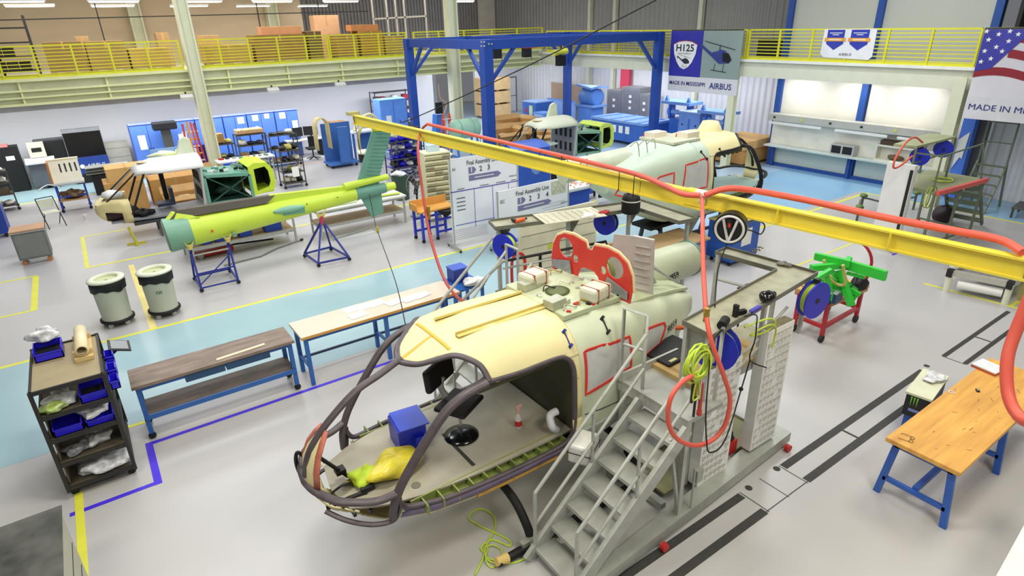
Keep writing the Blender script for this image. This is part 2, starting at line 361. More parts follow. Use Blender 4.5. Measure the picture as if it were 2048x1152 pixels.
# ---- lights
TUBE = mat('#FFF6F8', .5, emit=9)
def fixture(c, L, name, label, cat, group, along='X', drop=.6, w=.28):
    t = thing(name, label, cat, c, 0 if along == 'X' else PI/2, group)
    M().bb(-L/2, L/2, -w/2, w/2, 0, .07).build('housing', WHITE, t)
    mm = M()
    for k in (-1, 1): mm.bb(-L/2+.04, L/2-.04, k*w*.28-.03, k*w*.28+.03, -.03, 0)
    mm.build('tube_lamp', TUBE, t)
    M().bar((-L*.3, 0, .07), (-L*.3, 0, drop), .015).bar((L*.3, 0, .07), (L*.3, 0, drop), .015).build('hanger', STEEL, t)
G1 = 'lamp rows hanging over the left walkway'
for k, px in enumerate((32, 60, 228, 257, 400, 430, 545, 572, 682, 920)):
    p = g(px, 3, 6.25); 
    fixture(p, 1.5, 'ceiling_light', 'long bright lamp in the front row over the left walkway', 'ceiling light', G1, drop=2.5) if k % 2 == 0 or k > 7 else None
for px in (60, 226, 378, 506, 625, 1026):
    p = g(px, 12, 6.25); fixture(p, 1.5, 'ceiling_light', 'long bright lamp in the rear row over the left walkway', 'ceiling light', G1+', rear', drop=2.5)
for k, (px, py) in enumerate(((1591, 157), (1706, 165), (1825, 174))):
    p = gx(px, py, 20.9); fixture((20.9, p.y, 3.28), 1.25, 'strip_light', ('bright strip lamp under the right walkway nearest the poster', 'bright strip lamp under the right walkway in the middle', 'bright strip lamp under the right walkway nearest the flag banner')[k], 'strip light', 'strip lamps under the right walkway', 'Y', .34)
    area('strip_lamp_light', (20.8, p.y, 3.2), .25, 1.2, 15, (1, .97, .9))
for k, (px, py) in enumerate(((885, 146), (960, 146), (1070, 142), (1110, 142))):
    p = gy(px, py, 27.5); fixture((p.x, 27.5, 3.35), 1.5, 'strip_light', 'bright strip lamp under the walkway behind the blue gantry', 'strip light', 'strip lamps behind the gantry', 'X', .5)
for k, (px, py) in enumerate(((372, 186), (545, 172), (680, 163))):
    p = gy(px, py, 25.4); t = thing('wall_floodlight', ('small floodlight under the left walkway beside the cream column', 'small floodlight under the left walkway above the blue cabinets', 'small floodlight under the left walkway near the gantry')[k], 'floodlight', (p.x, 25.4, 3.1))
    M().box((0, 0, 0), (.42, .2, .12), rx=.5).build('lamp_head', WHITE, t); M().bar((0, .1, .05), (0, .2, .15), .05).build('bracket', DARK, t)
for loc, sx, sy, pw in (((1, 27.0, 3.2), 16, .8, 520), ((12.5, 27.0, 3.2), 6, .8, 200), ((22, 20, 3.4), 1, 10, 250), ((19, 30, 3.6), 6, 3, 170)): area('under_walkway_light', loc, sx, sy, pw)
area('upper_gallery_light', (3, 27, 7.6), 14, 2, 560, (1, .88, .74)); area('upper_gallery_light', (15, 28, 7.6), 8, 2, 260, (1, .94, .88))

# ---- boxes stored on the left walkway
def carton(x0, x1, y, z0, h, d, m, label, group, tape=True, rz=0):
    t = thing('cardboard_box', label, 'box', ((x0+x1)/2, y, z0), rz, group); w = x1-x0
    M().bb(-w/2, w/2, -d/2, d/2, 0, h).build('carton', m, t, bevel=.01)
    if tape: M().bb(-.03, .03, -d/2-.004, d/2+.004, h*.75, h+.004).build('tape', CARD2, t)
    return t
def wl(px, z=4.5): return gy(px, 100, 27.4).x
BOXES = [(88, 165, .92, '#8A6E40', 'large brown box on the left walkway, leftmost of the pair'), (172, 250, .9, '#94794A', 'large brown box on the left walkway, right of the pair'),
 (254, 332, .62, '#A98A4E', 'low brown box on the left walkway beside the dark shelf'), (404, 498, .62, '#A88B4C', 'wide brown box on the walkway right of the column'),
 (504, 606, .92, '#8F6E3E', 'long brown box on the walkway right of the column'), (612, 638, 1.0, '#6E5A38', 'narrow dark box on the walkway next to the long box'),
 (668, 708, .85, '#A07A44', 'brown box on the walkway behind the third rail section'), (714, 758, .95, '#A98038', 'orange brown box on the walkway behind the third rail section'),
 (762, 796, .7, '#A58A52', 'brown box on the walkway nearest the gantry corner')]
for a, b, h, c, lab in BOXES:
    x0, x1 = wl(a), wl(b); carton(x0, x1, 27.4, 4.13, h, 1.1, mat(c, .8, 0, .12), lab, None)
    t = thing('pallet', 'dark pallet under the '+lab.replace(' on the left walkway', '').replace(' on the walkway', ''), 'pallet', ((x0+x1)/2, 27.4, 4.0))
    mm = M().bb(-(x1-x0)/2, (x1-x0)/2, -.55, .55, .09, .13); mm.build('deck', PLY, t)
    mm = M()
    for s in (-1, 0, 1): mm.bb(s*(x1-x0)*.42-.08, s*(x1-x0)*.42+.08, -.55, .55, 0, .09)
    mm.build('runners', mat('#3A3128', .8), t)
for a, b, z, h, c, lab in ((525, 605, 5.05, .3, '#D29A6E', 'pale orange flat box on top of the long walkway box'), (650, 700, 4.0, 1.75, '#D8AC84', 'tall pale orange carton behind the walkway boxes'), (702, 756, 5.08, .25, '#CF8E5A', 'orange box on top of the walkway box'),
    (402, 440, 4.75, .35, '#C7A070', 'small tan box on top of the wide walkway box'), (158, 186, 4.0, 1.2, '#B9986C', 'tan carton behind the pair of walkway boxes'), (325, 352, 4.0, 1.25, '#A88C64', 'tan carton beside the dark wire shelf on the walkway')):
    x0, x1 = wl(a), wl(b); carton(x0, x1, 27.4 if z > 4.3 else 28.6, z, h, .6, mat(c, .8, 0, .1), lab, None)
# shelf unit with dark goods at far left of walkway
t = thing('storage_rack', 'dark storage rack with black goods at the left end of the walkway', 'shelf', (-3.4, 27.6, 4.0))
x0, x1 = wl(-90), wl(66)
mm = M()
for x in (x0, (x0+x1)/2, x1):
    for y in (27.2, 28.2): mm.bar((x, y, 4), (x, y, 5.9), .06)
mm.build('frame', mat('#332F33', .6), t, world=True)
for z in (4.15, 4.6, 5.05, 5.5): M().bb(x0, x1, 27.2, 28.2, z, z+.04).build('shelf', DARK, t, world=True)
for k in range(9):
    x = x0+.15+(x1-x0-.3)*(k % 5)/5; z = (4.19, 4.64)[k//5]
    tag(M().bb(0, .3, -.25, .25, 0, .28).build('parts_box', mat(('#2B2622', '#3C342B')[k % 2], .7), loc=(x, 27.7, z)), 'dark box on a shelf of the walkway storage rack', 'box', 'dark boxes on the walkway storage rack')
# ================================================================ HELICOPTER BODIES (nose at x=0, centre line y=0, ground z=0)
def interp(tab, x):
    if x <= tab[0][0]: return tab[0][1]
    for (a, p), (b, q) in zip(tab, tab[1:]):
        if x <= b: t = (x-a)/(b-a); t = t*t*(3-2*t)*.35+t*.65; return p+(q-p)*t
    return tab[-1][1]
HW = [(0, .06), (.06, .22), (.15, .36), (.35, .54), (.65, .70), (1.05, .81), (1.55, .86), (2.1, .88), (3.1, .88), (3.75, .84), (4.35, .68), (4.95, .45), (5.35, .30)]
ZB = [(0, 1.12), (.06, .98), (.15, .84), (.35, .70), (.65, .58), (1.05, .50), (1.55, .47), (3.1, .48), (3.75, .56), (4.35, .80), (4.95, 1.20), (5.35, 1.46)]
ZT = [(0, 1.22), (.06, 1.38), (.15, 1.53), (.35, 1.74), (.65, 1.96), (1.13, 2.15), (1.55, 2.31), (2.05, 2.35), (2.8, 2.33), (3.1, 2.33), (3.75, 2.29), (4.35, 2.14), (4.95, 1.95), (5.35, 1.82)]
ZC, NE = 1.22, 3.0
def zc(x): return ZC if x < 3.75 else ZC+(x-3.75)*.24
def exps(x, up): return (2.3+min(1, x/1.2)*(1.3 if up else .5)) if x < 3.2 else (4.6 if up else 2.8)
def surf(x, th):
    c, s = math.cos(th), math.sin(th); up = s >= 0; n = exps(x, up); hw = interp(HW, x)
    h = interp(ZT, x)-zc(x) if up else zc(x)-interp(ZB, x)
    q = lambda u: math.copysign(abs(u)**(2/n), u)
    return Vector((x, -hw*q(c), zc(x)+h*q(s)))       # th=0 -> near side (-y), 90deg top
def side(x, z, sgn=-1, off=.0):
    up = z >= zc(x); n = exps(x, up); h = (interp(ZT, x)-zc(x)) if up else (zc(x)-interp(ZB, x))
    k = max(0, 1-min(1, abs(z-zc(x))/h)**n); return Vector((x, sgn*(interp(HW, x)*k**(1/n)+off), z))
def skin(x0, x1, nx, t0, t1, nt, keep, inset=0):
    mm = M(); vs = []
    for i in range(nx+1):
        for j in range(nt+1):
            p = surf(x0+(x1-x0)*i/nx, t0+(t1-t0)*j/nt)
            if inset: p = Vector((p.x, p.y*(1-inset/.85), ZC+(p.z-ZC)*(1-inset/1.1)))
            vs.append(p)
    fs = []
    for i in range(nx):
        for j in range(nt):
            q = [i*(nt+1)+j, (i+1)*(nt+1)+j, (i+1)*(nt+1)+j+1, i*(nt+1)+j+1]; c = sum((vs[k] for k in q), Vector())/4
            if keep(c): fs.append(q)
    used = sorted({k for f in fs for k in f}); ix = {k: n for n, k in enumerate(used)}
    mm.add([vs[k] for k in used], [[ix[k] for k in f] for f in fs], True); return mm
D2 = math.radians
def pillx(z):                                   # front edge of the door opening (lower A post line)
    return interp([(1.0, .62), (1.2, .68), (1.4, .80), (1.62, .96), (1.86, 1.15), (2.0, 1.35), (2.06, 1.62)], z)
RE = [(0, 1.12), (.22, 1.22), (.42, 1.5), (.6, 1.66), (.8, 1.76)]
def roof_edge(y): return interp(RE, abs(y))
def topz(x, y): n = exps(x, 1); return zc(x)+(interp(ZT, x)-zc(x))*max(0, 1-min(1, abs(y)/interp(HW, x))**n)**(1/n)
def door_hole(c): return .93 < c.z < 2.035 and abs(c.y) > .4 and c.x < 2.76 and not (c.x > 2.66 and (c.z > 1.95 or c.z < 1.0))
def open_body(root, roofm, bellym, rearm, framem, floorm, nosem, taped=True):
    skin(1.1, 2.84, 58, D2(0), D2(180), 90, lambda c: c.x > roof_edge(c.y) and c.z > 1.98 and not door_hole(c)).build('roof_panel', roofm, root, solid=.02)
    skin(2.0, 2.84, 28, D2(0), D2(180), 60, lambda c: c.z <= 2.0 and not door_hole(c) and c.x > 2.72 and c.z > .9).build('door_jamb', roofm, root, solid=.02)
    skin(2.0, 2.84, 28, D2(-60), D2(0), 30, lambda c: False or (c.x > 2.72 and c.z > .85)).build('door_jamb', roofm, root, solid=.02)
    def belly(c):
        e = .80 if c.x > .72 else .90+(.8-c.x)*.12
        return c.z < e and not (.2 < c.x < .68 and .72 < c.z < .95 and abs(c.y) > .18)
    skin(.02, 2.84, 80, D2(-180), D2(0), 90, belly).build('belly_skin', bellym, root, solid=.02)
    rows = [(.10, .96, .15), (.03, 1.08, .2), (.0, 1.2, .2), (.03, 1.36, .18), (.1, 1.5, .14), (.19, 1.61, .09), (.27, 1.69, .04)]
    mm = M(); vs = []
    for xc, z, w in rows: vs += [(xc+1.1*(w*k/5)**2, w*k/5, z) for k in range(-5, 6)]
    mm.add(vs, [(r*11+k, r*11+k+1, (r+1)*11+k+1, (r+1)*11+k) for r in range(len(rows)-1) for k in range(10)], True); mm.build('nose_cap', nosem, root, solid=.02)
    if taped:
        mm = M(); vs = []
        for xc, z, w in rows[2:]: vs += [(xc+1.1*(s_*(w+e))**2-.012, s_*(w+e), z+.004) for s_ in (-1, 1) for e in (-.01, .02, .06)]
        fs = []
        for r in range(len(rows)-3):
            for q in (0, 3): fs += [(r*6+q+k, r*6+q+k+1, r*6+6+q+k+1, r*6+6+q+k) for k in (0, 1)]
        mm.add(vs, fs, True); mm.build('nose_band', mat('#C4705C', .6, 0, .3, 10), root, solid=.012)
    # closed rear shell
    mm = skin(2.84, 5.35, 50, D2(-180), D2(180), 96, lambda c: True); n = len(mm.v)
    ring = [surf(5.35, D2(-180+360*j/48)) for j in range(48)]; mm.add(ring, [list(range(48))])
    mm.build('rear_shell', rearm, root)
    mm = M(); ring = [surf(2.86, D2(-180+360*j/48)) for j in range(48)]; ring = [Vector((p.x, p.y*.97, p.z*.99+.012)) for p in ring]; mm.add(ring, [list(range(48))]); mm.build('cabin_bulkhead', mat('#4A4A34', .7), root, solid=.01)  # bulkhead colour darkened to paint in the shade inside the cabin
    # frames
    def tube(pts, r, nm='window_frame', m=None, flat=.6): M().tube(spl(pts, 6), r, 10, flat=flat, up=None).build(nm, m or framem, root)
    tube([(.0, 0, 1.24), (.05, 0, 1.42), (.15, 0, 1.58), (.33, 0, 1.76), (.62, 0, 1.97), (.9, 0, 2.07), (1.15, 0, 2.17)], .048, 'centre_post')
    for s in (-1, 1):
        tube([(x, s*y, topz(x, y)-.005) for x, y in ((1.12, 0), (1.17, .13), (1.24, .24), (1.37, .34), (1.52, .44), (1.62, .55), (1.7, .66))]+[(1.72, s*.77, 2.06)], .045, 'windscreen_frame')
        tube([(.6, s*.66, .86), (.62, s*.69, 1.04), (.70, s*.71, 1.24), (.82, s*.725, 1.42), (1.0, s*.735, 1.65), (1.22, s*.75, 1.89), (1.42, s*.77, 2.01), (1.68, s*.79, 2.07)], .054, 'door_post', flat=.7)
        tube([(.0, 0, 1.16), (.03, s*.22, 1.18), (.14, s*.45, 1.18), (.32, s*.59, 1.16), (.5, s*.66, 1.14), (.68, s*.71, 1.18)], .048, 'windscreen_frame')
        tube([(.08, s*.24, .92), (.22, s*.42, .86), (.42, s*.56, .80), (.6, s*.65, .82), (.66, s*.7, .95), (.68, s*.71, 1.1)], .03, 'chin_window_frame')
        # door frame round the big cabin opening
        P = [side(x, z, s, -.01) for x, z in ((.66, 1.08), (.72, .96), (.86, .92), (1.2, .9), (1.8, .89), (2.4, .89), (2.62, .92), (2.72, 1.0), (2.75, 1.2), (2.75, 1.7), (2.74, 1.9), (2.66, 2.0), (2.5, 2.03), (2.1, 2.035), (1.68, 2.05))]
        tube(P, .032, 'door_frame', flat=.9)
        mm = M(); vs = []
        for i in range(25): x = .7+2.1*i/24; vs += [side(x, z, s, .008) for z in (.775, .83, .885)]
        mm.add(vs, [(3*i+k, 3*i+3+k, 3*i+4+k, 3*i+1+k) for i in range(24) for k in (0, 1)], True).build('sill_rail', mat('#7A6E8C', .5, 0, .15, 6) if taped else framem, root, solid=.03)
        # sill box with ribs
        mm = M(); mm.prism([(.75, s*.62, .84), (2.72, s*.66, .84), (2.72, s*.8, .84), (.9, s*.74, .84)], (0, 0, .02))
        for k in range(11): mm.box((.92+k*.175, s*.735, .89), (.015, .16, .11), 0)
        mm.bb(.8, 2.72, s*.655-.008, s*.655+.008, .84, .955); mm.build('sill_structure', IGREEN, root)
        mm = M().bb(1.62, 2.74, s*.7-.03, s*.7+.03, 1.93, 2.03)
        for k in range(7): mm.box((1.7+k*.16, s*.66, 1.93), (.05, .05, .07))
        mm.build('roof_rail_beam', mat('#4C4B2E', .6, 0, .3, 12), root)
    # floor
    P = [(.22, 0)]+[(x, interp(HW, x)*.86-.03) for x in (.28, .4, .6, .9, 1.2, 1.6, 2.2, 2.83)]
    poly = [(x, -y, .93) for x, y in P]+[(x, y, .93) for x, y in reversed(P[1:])]
    M().prism(poly, (0, 0, .022)).build('cabin_floor', floorm, root)

hx, hy = .97, 5.12
H1 = thing('helicopter_fuselage', 'large cream and pale green helicopter shell with open cabin in the foreground', 'helicopter', (hx, hy, 0))
open_body(H1, CREAM, CREAM, GPRIM, FRAME, mat('#A9A391', .55, 0, .15, 2.5), CREAM)
def hp(x, y, z): return (x-hx, y-hy, z)
# nose band (red sanded primer), duct ring
M().tube(spl([(.02, .26, 1.05), (-.0, .3, 1.2), (.03, .28, 1.33), (.1, .27, 1.2), (.1, .25, 1.06)], 6, True), .02, 8, closed=True).build('landing_light_ring', BLACK, H1)
# roof channel rails and centre strip
for s, nm in ((1, 'far'), (-1, 'near')):
    M().bb(1.68, 2.83, s*.215-.008, s*.215+.008, 2.30, 2.385).bb(1.68, 2.83, s*.215-.008-(s < 0)*.05, s*.215+.008+(s > 0)*.05, 2.345, 2.355).build('roof_channel', mat('#E0CD7C', .5), H1)
M().tube([surf(x, D2(90))+Vector((0, 0, .005)) for x in (1.15, 1.25, 1.35, 1.45, 1.53)], .03, 8, flat=.35).build('centre_strip', mat('#D9B33C', .5), H1)
M().tube([surf(1.53, D2(t))+Vector((0, 0, .005)) for t in (78, 84, 90, 96, 102)], .03, 8, flat=.35).build('cross_strip', mat('#D9B33C', .5), H1)
M().tube([side(x, 2.085, -1, .004) for x in (1.7, 2.0, 2.3, 2.6, 2.82)], .004, 4).build('panel_seam', mat('#8A8158', .6), H1)
# roof deck aft of the cream panel with fittings
M().bb(2.84, 3.72, -.56, .56, 2.28, 2.345).build('engine_deck', mat('#BFC7A4', .5, 0, .12, 5), H1, bevel=.01)
M().lathe([(.13, 0), (.15, .012), (.09, .014)], (3.2, .0, 2.346), seg=20).build('deck_port', mat('#5E6A3A', .6), H1)
for i, (x, y, sx, sy, sz) in enumerate(((2.96, .28, .2, .14, .1), (2.92, -.3, .22, .16, .1))):
    M().box((x, y, 2.345+sz/2), (sx, sy, sz), .1).box((x+.15, y-.02, 2.37), (.1, .06, .05), .3).build('deck_bracket', mat('#B9BCA8', .4, .3, .2, 9), H1, bevel=.008)
def wrapped(x, y, rz):
    a = M().box((x, y, 2.43), (.34, .24, .17), rz).build('wrapped_bearing', mat('#DADBC4', .6, 0, .12, 10), H1, bevel=.04)
    mm = M(); c, s = math.cos(rz), math.sin(rz)
    for k in (-.1, .1): mm.box((x+k*c, y+k*s, 2.43), (.014, .248, .178), rz)
    b = mm.build('strap', mat('#A9553A', .6), a); a2 = None
for (x, y, r) in ((3.12, .36, .15), (3.42, -.42, .2)): wrapped(x, y, r)
for i in range(22):
    x, y = 2.9+random.random()*.8, -.58+random.random()*1.16
    if abs(x-3.2) < .2 and abs(y) < .2: continue
    M().box((x, y, 2.355), (.03, .05, .02), random.random()*3).build('deck_fitting', (RED, GALV, mat('#DADBC4', .5), DARK)[i % 4], H1)
for k in range(10):
    x, y = 2.92+.075*k, (-.46, .44, .1)[k % 3]; M().tube(spl([(x, y, 2.35), (x+.06, y+.05, 2.39), (x+.13, y-.03, 2.37), (x+.2, y+.02, 2.35)], 4), .008, 5).build('deck_pipe', (GALV, mat('#DADBC4', .5), DARK, BRASS)[k % 4], H1)
# red firewall: two lobed plates with lightening holes
fwx = 3.7; RP = mat('#D8382C', .45, 0, .1)
def plate_hole(outer, holes, th, mm):
    # fan-triangulated plate in the y-z plane with holes, via bmesh triangle fill
    bm = bmesh.new(); edges = []
    for loop in [outer]+holes:
        vs = [bm.verts.new((0, y, z)) for y, z in loop]
        edges += [bm.edges.new((vs[i], vs[(i+1) % len(vs)])) for i in range(len(vs))]
    bmesh.ops.triangle_fill(bm, use_beauty=True, edges=edges)
    bm.verts.index_update(); mm.add([v.co.copy() for v in bm.verts], [[v.index for v in f.verts] for f in bm.faces]); bm.free(); return mm
circ = lambda cy, cz, ry, rz, n=24: [(cy+ry*math.cos(2*PI*k/n), cz+rz*math.sin(2*PI*k/n)) for k in range(n)]
for s in (-1, 1):
    outer = [(s*a, b) for a, b in [(.0, 2.76), (.05, 2.76), (.08, 2.83), (.3, 2.86), (.48, 2.84), (.62, 2.77), (.7, 2.64), (.73, 2.44), (.71, 2.3), (.22, 2.3), (.17, 2.45), (.1, 2.5), (.0, 2.51)]]
    mm = plate_hole(outer, [circ(s*.44, 2.66, .14, .13), circ(s*.25, 2.57, .05, .05, 12)], 0, M())
    for i in range(len(mm.v)): mm.v[i].x = fwx
    mm.build('firewall_plate', RP, H1, solid=.012)
    M().tube([(fwx+.02, a, b) for a, b in outer[1:8]], .035, 6, flat=.3, up=(1, 0, 0)).build('firewall_flange', mat('#E4CFA0', .5), H1)
    M().prism([(fwx-.03, s*.3, 2.34), (fwx-.03, s*.68, 2.34), (fwx-.03, s*.68, 2.44), (fwx-.03, s*.34, 2.52)], (.014, 0, 0)).build('shield_plate', mat('#AEB0B6', .35, .6, .2, 9), H1)
M().tube(spl([(fwx+.3, 0, 2.2), (fwx+.28, -.13, 2.42), (fwx+.28, 0, 2.56), (fwx+.28, .13, 2.42), (fwx+.3, 0, 2.2)], 5), .03, 6).build('cowl_arch', mat('#7F8A52', .5), H1)
# rear deck, grey baffle, boom
M().prism([(3.75, -.6, 2.2), (4.3, -.5, 2.12), (4.95, -.3, 1.95), (5.35, -.2, 1.84), (5.35, .2, 1.84), (4.95, .3, 1.95), (4.3, .5, 2.12), (3.75, .6, 2.2)], (0, 0, .04)).build('rear_deck', mat('#BFC7A4', .5, 0, .12, 5), H1)
a, b = g(1257, 584, 2.13), g(1304, 592, 2.13); c, d = g(1303, 483, 2.85), g(1249, 476, 2.85)
a, b = Vector(hp(*a)), Vector(hp(*b)); c, d = b+Vector((-.04, 0, .74)), a+Vector((.02, 0, .74)); nrm = (b-a).cross(Vector((0, 0, 1))).normalized()
GB = mat('#C2C0BE', .5, .2, .12, 6)
bf = M().prism([a, b, c, d], nrm*-.05).prism([a, d, d+Vector((-.12, .2, 0)), a+Vector((-.16, .25, 0))], (.01, .01, 0)).build('engine_baffle', GB, H1)
mm = M()
for k in range(7):
    t = .1+k*.125; p = a.lerp(d, t); q = b.lerp(c, t); mm.bar(p.lerp(q, .15)+nrm*.004, p.lerp(q, .85)+nrm*.004, .012)
mm.build('stiffening_rib', GB, bf)
M().cyl((4.35, .32, 2.0), (6.15, .5, 1.9), .29, 28, .27).build('tail_boom_section', mat('#C3CBAF', .45, 0, .06), H1)
M().cyl((6.15, .5, 1.9), (6.19, .504, 1.898), .28, 28).build('boom_ring', TEAL, H1)
M().prism([(4.75, -.1, 2.05), (4.83, -.1, 2.05), (4.6, -.1, 2.4), (4.55, -.1, 2.36)], (0, .03, 0)).prism([(4.6, -.12, 2.36), (5.15, -.22, 1.98), (5.15, -.16, 1.98), (4.62, -.05, 2.4)], (0, 0, .03)).build('strut_bracket', GALV, H1)
q_ = gy(1337, 562, 5.25); text('9859', .085, (q_.x-hx, q_.y-hy, q_.z), (1, .09, -.02), (0, .3, 1), INK, H1, bold=.02, world=False, depth=.012)
# tape outlines of the side windows, panels, handles and number on the rear shell
SG_ = -1
def onsh(x, z, off=.006): return side(x-hx, z, SG_, off)
def tape_loop(pts, root, fill):
    P = []
    for i in range(len(pts)):
        p, q = pts[i], pts[(i+1) % len(pts)]
        for k in range(6): P.append((p[0]+(q[0]-p[0])*k/6, p[1]+(q[1]-p[1])*k/6))
    V = [onsh(*p) for p in P]; mm = M().tube(V, .024, 4, closed=True, flat=.25, up=(0, 1, 0)); mm.build('red_tape', TAPE, root)
    cx = sum(p[0] for p in P)/len(P); cz = sum(p[1] for p in P)/len(P); n = len(P); vs = []; fs = []
    for r in (1, .66, .33): vs += [onsh(cx+(p[0]-cx)*r, cz+(p[1]-cz)*r, .003) for p in P]
    vs.append(onsh(cx, cz, .003))
    for k in range(2): fs += [(k*n+i, k*n+(i+1) % n, (k+1)*n+(i+1) % n, (k+1)*n+i) for i in range(n)]
    fs += [(2*n+i, 2*n+(i+1) % n, 3*n) for i in range(n)]
    M().add(vs, fs, True).build('window_cover', mat('#C9CBC9', .5, 0, .08, 5), root)
def P4(*px): 
    out = []
    for p in px:
        q = gy(p[0], p[1], 4.27); s = side(q.x-hx, q.z, -1); q = gy(p[0], p[1], s.y+hy); s = side(q.x-hx, q.z, -1); q = gy(p[0], p[1], s.y+hy); out.append((q.x, q.z))
    return out
tape_loop(P4((1169, 704), (1176, 700), (1258, 673), (1262, 700), (1261, 733), (1171, 789)), H1, 0)
tape_loop(P4((1289, 660), (1328, 646), (1331, 655), (1320, 688), (1287, 714)), H1, 0)
def proj(v): v = Vector(v)-Vector((0, 0, CAMZ)); k = v.dot(_w); return 1024+FPX*v.dot(_r)/k, 576-FPX*v.dot(_u)/k
def surf_at(px, py):
    best = None
    for i in range(60):
        for j in range(60):
            p = surf(2.2+2.2*i/59, D2(90*j/59)); a, b = proj((p.x+hx, p.y+hy, p.z)); e = (a-px)**2+(b-py)**2
            if best is None or e < best[0]: best = (e, p)
    return best[1]+Vector((0, -.012, .012))
for px in ((1205, 636), (1217, 664)), ((1128, 662), (1141, 692)):
    A, B = surf_at(*px[0]), surf_at(*px[1]); M().cyl(A, B, .009, 6).box(A, (.045, .03, .05), .4, .5).box(B, (.045, .03, .05), .4, .5).build('hinge_arm', (DARK, NAVY)[px[0][0] < 1150], H1)
for s_, (px, py) in enumerate((('9'), ('8'), ('5'), ('9')) and ((1336, 668), (1342, 664), (1348, 660), (1354, 656))):
    q = P4((px, py))[0]; o = onsh(q[0], q[1], .004); e = .04; u = onsh(q[0]+e, q[1], .004)-o; v = onsh(q[0], q[1]+e, .004)-o
    text('9859'[s_], .1, o, u, v, INK, H1, bold=.02, world=False, depth=.006, name='number')
for px in (1146.5, 1147.5): pass
seam = [onsh(x, z, .004) for x, z in [(3.86, 1.22), (4.1, 1.19), (4.5, 1.15), (4.9, 1.13)]]
M().tube(seam, .005, 4).build('lower_seam', DARK, H1)
skin(2.86, 3.9, 20, D2(-58), D2(-10), 20, lambda c: c.z < 1.16 and c.z > .6).build('lower_side_panel', mat('#B4BDB4', .45, 0, .08), H1, solid=.014)
for z in (1.1, 1.28, 1.5, 1.72): M().box(side(2.79, z, -1, .004), (.02, .01, .035)).build('jamb_clip', mat('#8A6A3A', .6), H1)
M().tube([side(x, .74, -1, .012) for x in (1.5, 1.9, 2.3, 2.8)], .035, 6, flat=1).build('masking_tape', mat('#D9A64A', .6, 0, .2, 12), H1)
# cabin details (parts of the fuselage)
M().prism([(1.57, -.58, .953), (1.61, -.58, .953), (1.61, .1, .953), (1.57, .1, .953)], (0, 0, .004)).build('floor_slot', mat('#2E2C22', .7, 0, .3, 30), H1)
M().lathe([(.045, 0), (.05, .004)], (.95, -.48, .953), seg=18).build('floor_port', mat('#6E6A5A', .6), H1)
M().bb(.9, 1.06, .12, .2, .952, .957).build('floor_cutout', BLACK, H1)
M().box((2.6, -.1, 2.02), (.14, .12, .1)).build('green_foam', mat('#A8D832', .7), H1)
M().tube(spl([(2.66, -.66, .98), (2.58, -.68, 1.08), (2.6, -.62, 1.18), (2.7, -.62, 1.2)], 6), .045, 10).build('air_duct', mat('#E5E5EC', .5), H1)
for k in range(7): M().tube(spl([(.2+.05*k, -.1+.02*k, .98), (.3+.03*k, .02*k-.15, 1.06-.01*k), (.45, -.1+.03*k, .97)], 4), .012, 5).build('nose_cable', (BLACK, DARK, BRASS)[k % 3], H1)
M().bar((.14, .1, 1.38), (.42, .02, 1.0), .03).box((.36, .06, 1.08), (.1, .1, .05)).build('pedal_arm', BLACK, H1); M().bar((.1, -.2, .92), (.5, -.28, .97), .04).box((.52, -.26, .99), (.14, .05, .05)).build('pedal_arm', BLACK, H1)
M().bar((.3, .3, .9), (.3, -.45, .9), .03).bar((.45, .35, .9), (.45, -.5, .9), .03).build('nose_crossbar', DARK, H1)
# landing gear
def gear(root, k=1):
    for x in (1.95, 3.6):
        for s in (-1, 1):
            M().tube(spl([(x, s*.25, .5), (x, s*.6, .49), (x, s*.84, .42), (x, s*1.02, .26), (x, s*1.1, .13)], 6), .05, 12).build('cross_tube', BLACK, root)
            M().cyl((x, s*1.09, .16), (x, s*1.115, .08), .06, 12).bar((x-.14, s*1.11, .11), (x+.14, s*1.11, .11), .07).build('skid_saddle', GALV, root)
    for s in (-1, 1):
        sk = M().tube(spl([(1.5, s*1.12, .085), (1.62, s*1.12, .06), (1.9, s*1.12, .055), (4.6, s*1.12, .055)], 5), .05, 12).build('skid', BLACK, root)
        M().cyl((1.62, s*1.12, .065), (1.48, s*1.12, .095), .058, 12, .045).build('foam_cap', mat('#E8C87C', .7), sk)
gear(H1)

# ---- things inside the cabin
t = thing('swivel_stool', 'black swivel stool with chrome post standing inside the helicopter cabin', 'stool', (2.72, 5.07, .953), .5)
M().lathe([(.2, 0), (.2, .01), (.12, .035), (.03, .05)], seg=28).build('base', mat('#101013', .15), t)
M().cyl((0, 0, .045), (0, 0, .4), .018, 12).build('post', CHROME, t)
M().box((0, 0, .44), (.46, .4, .06)).build('seat', BLACK, t, bevel=.025)
M().tube(spl([(-.02, .16, .5), (-.02, .22, .62), (0, .2, .74)], 4), .022, 6, flat=2).build('back_bracket', GALV, t)
b = M().box((0, .24, .78), (.52, .08, .28), 0, -.1).build('backrest', BLACK, t, bevel=.034)
p = Vector((2.18, 5.33, .953)); t = thing('storage_bin', 'royal blue lidded bin with open side handle on the cabin floor', 'bin', p, -.12)
M().bb(-.16, .16, -.19, .19, 0, .3).build('bin_body', ROYAL, t, bevel=.008); M().box((.03, -.0, .31), (.34, .4, .015), 0).build('lid', mat('#2F50D8', .35), t)
M().bb(-.0, .13, -.25, -.235, .11, .2).bb(-.0, .01, -.25, -.19, .11, .2).bb(.12, .13, -.25, -.19, .11, .2).bb(.0, .13, -.25, -.19, .11, .12).build('label_pocket', ROYAL, t)
mm = M().blob((0, 0, .09), (.62, .4, .2), 3, .10, 26, 12); 
t = tag(mm.build('plastic_cover', mat('#E2D23A', .35, 0, .15, 7, .4), loc=(1.85, 4.98, .953), rz=.25), 'crumpled yellow plastic cover lying on the cabin floor', 'cover')
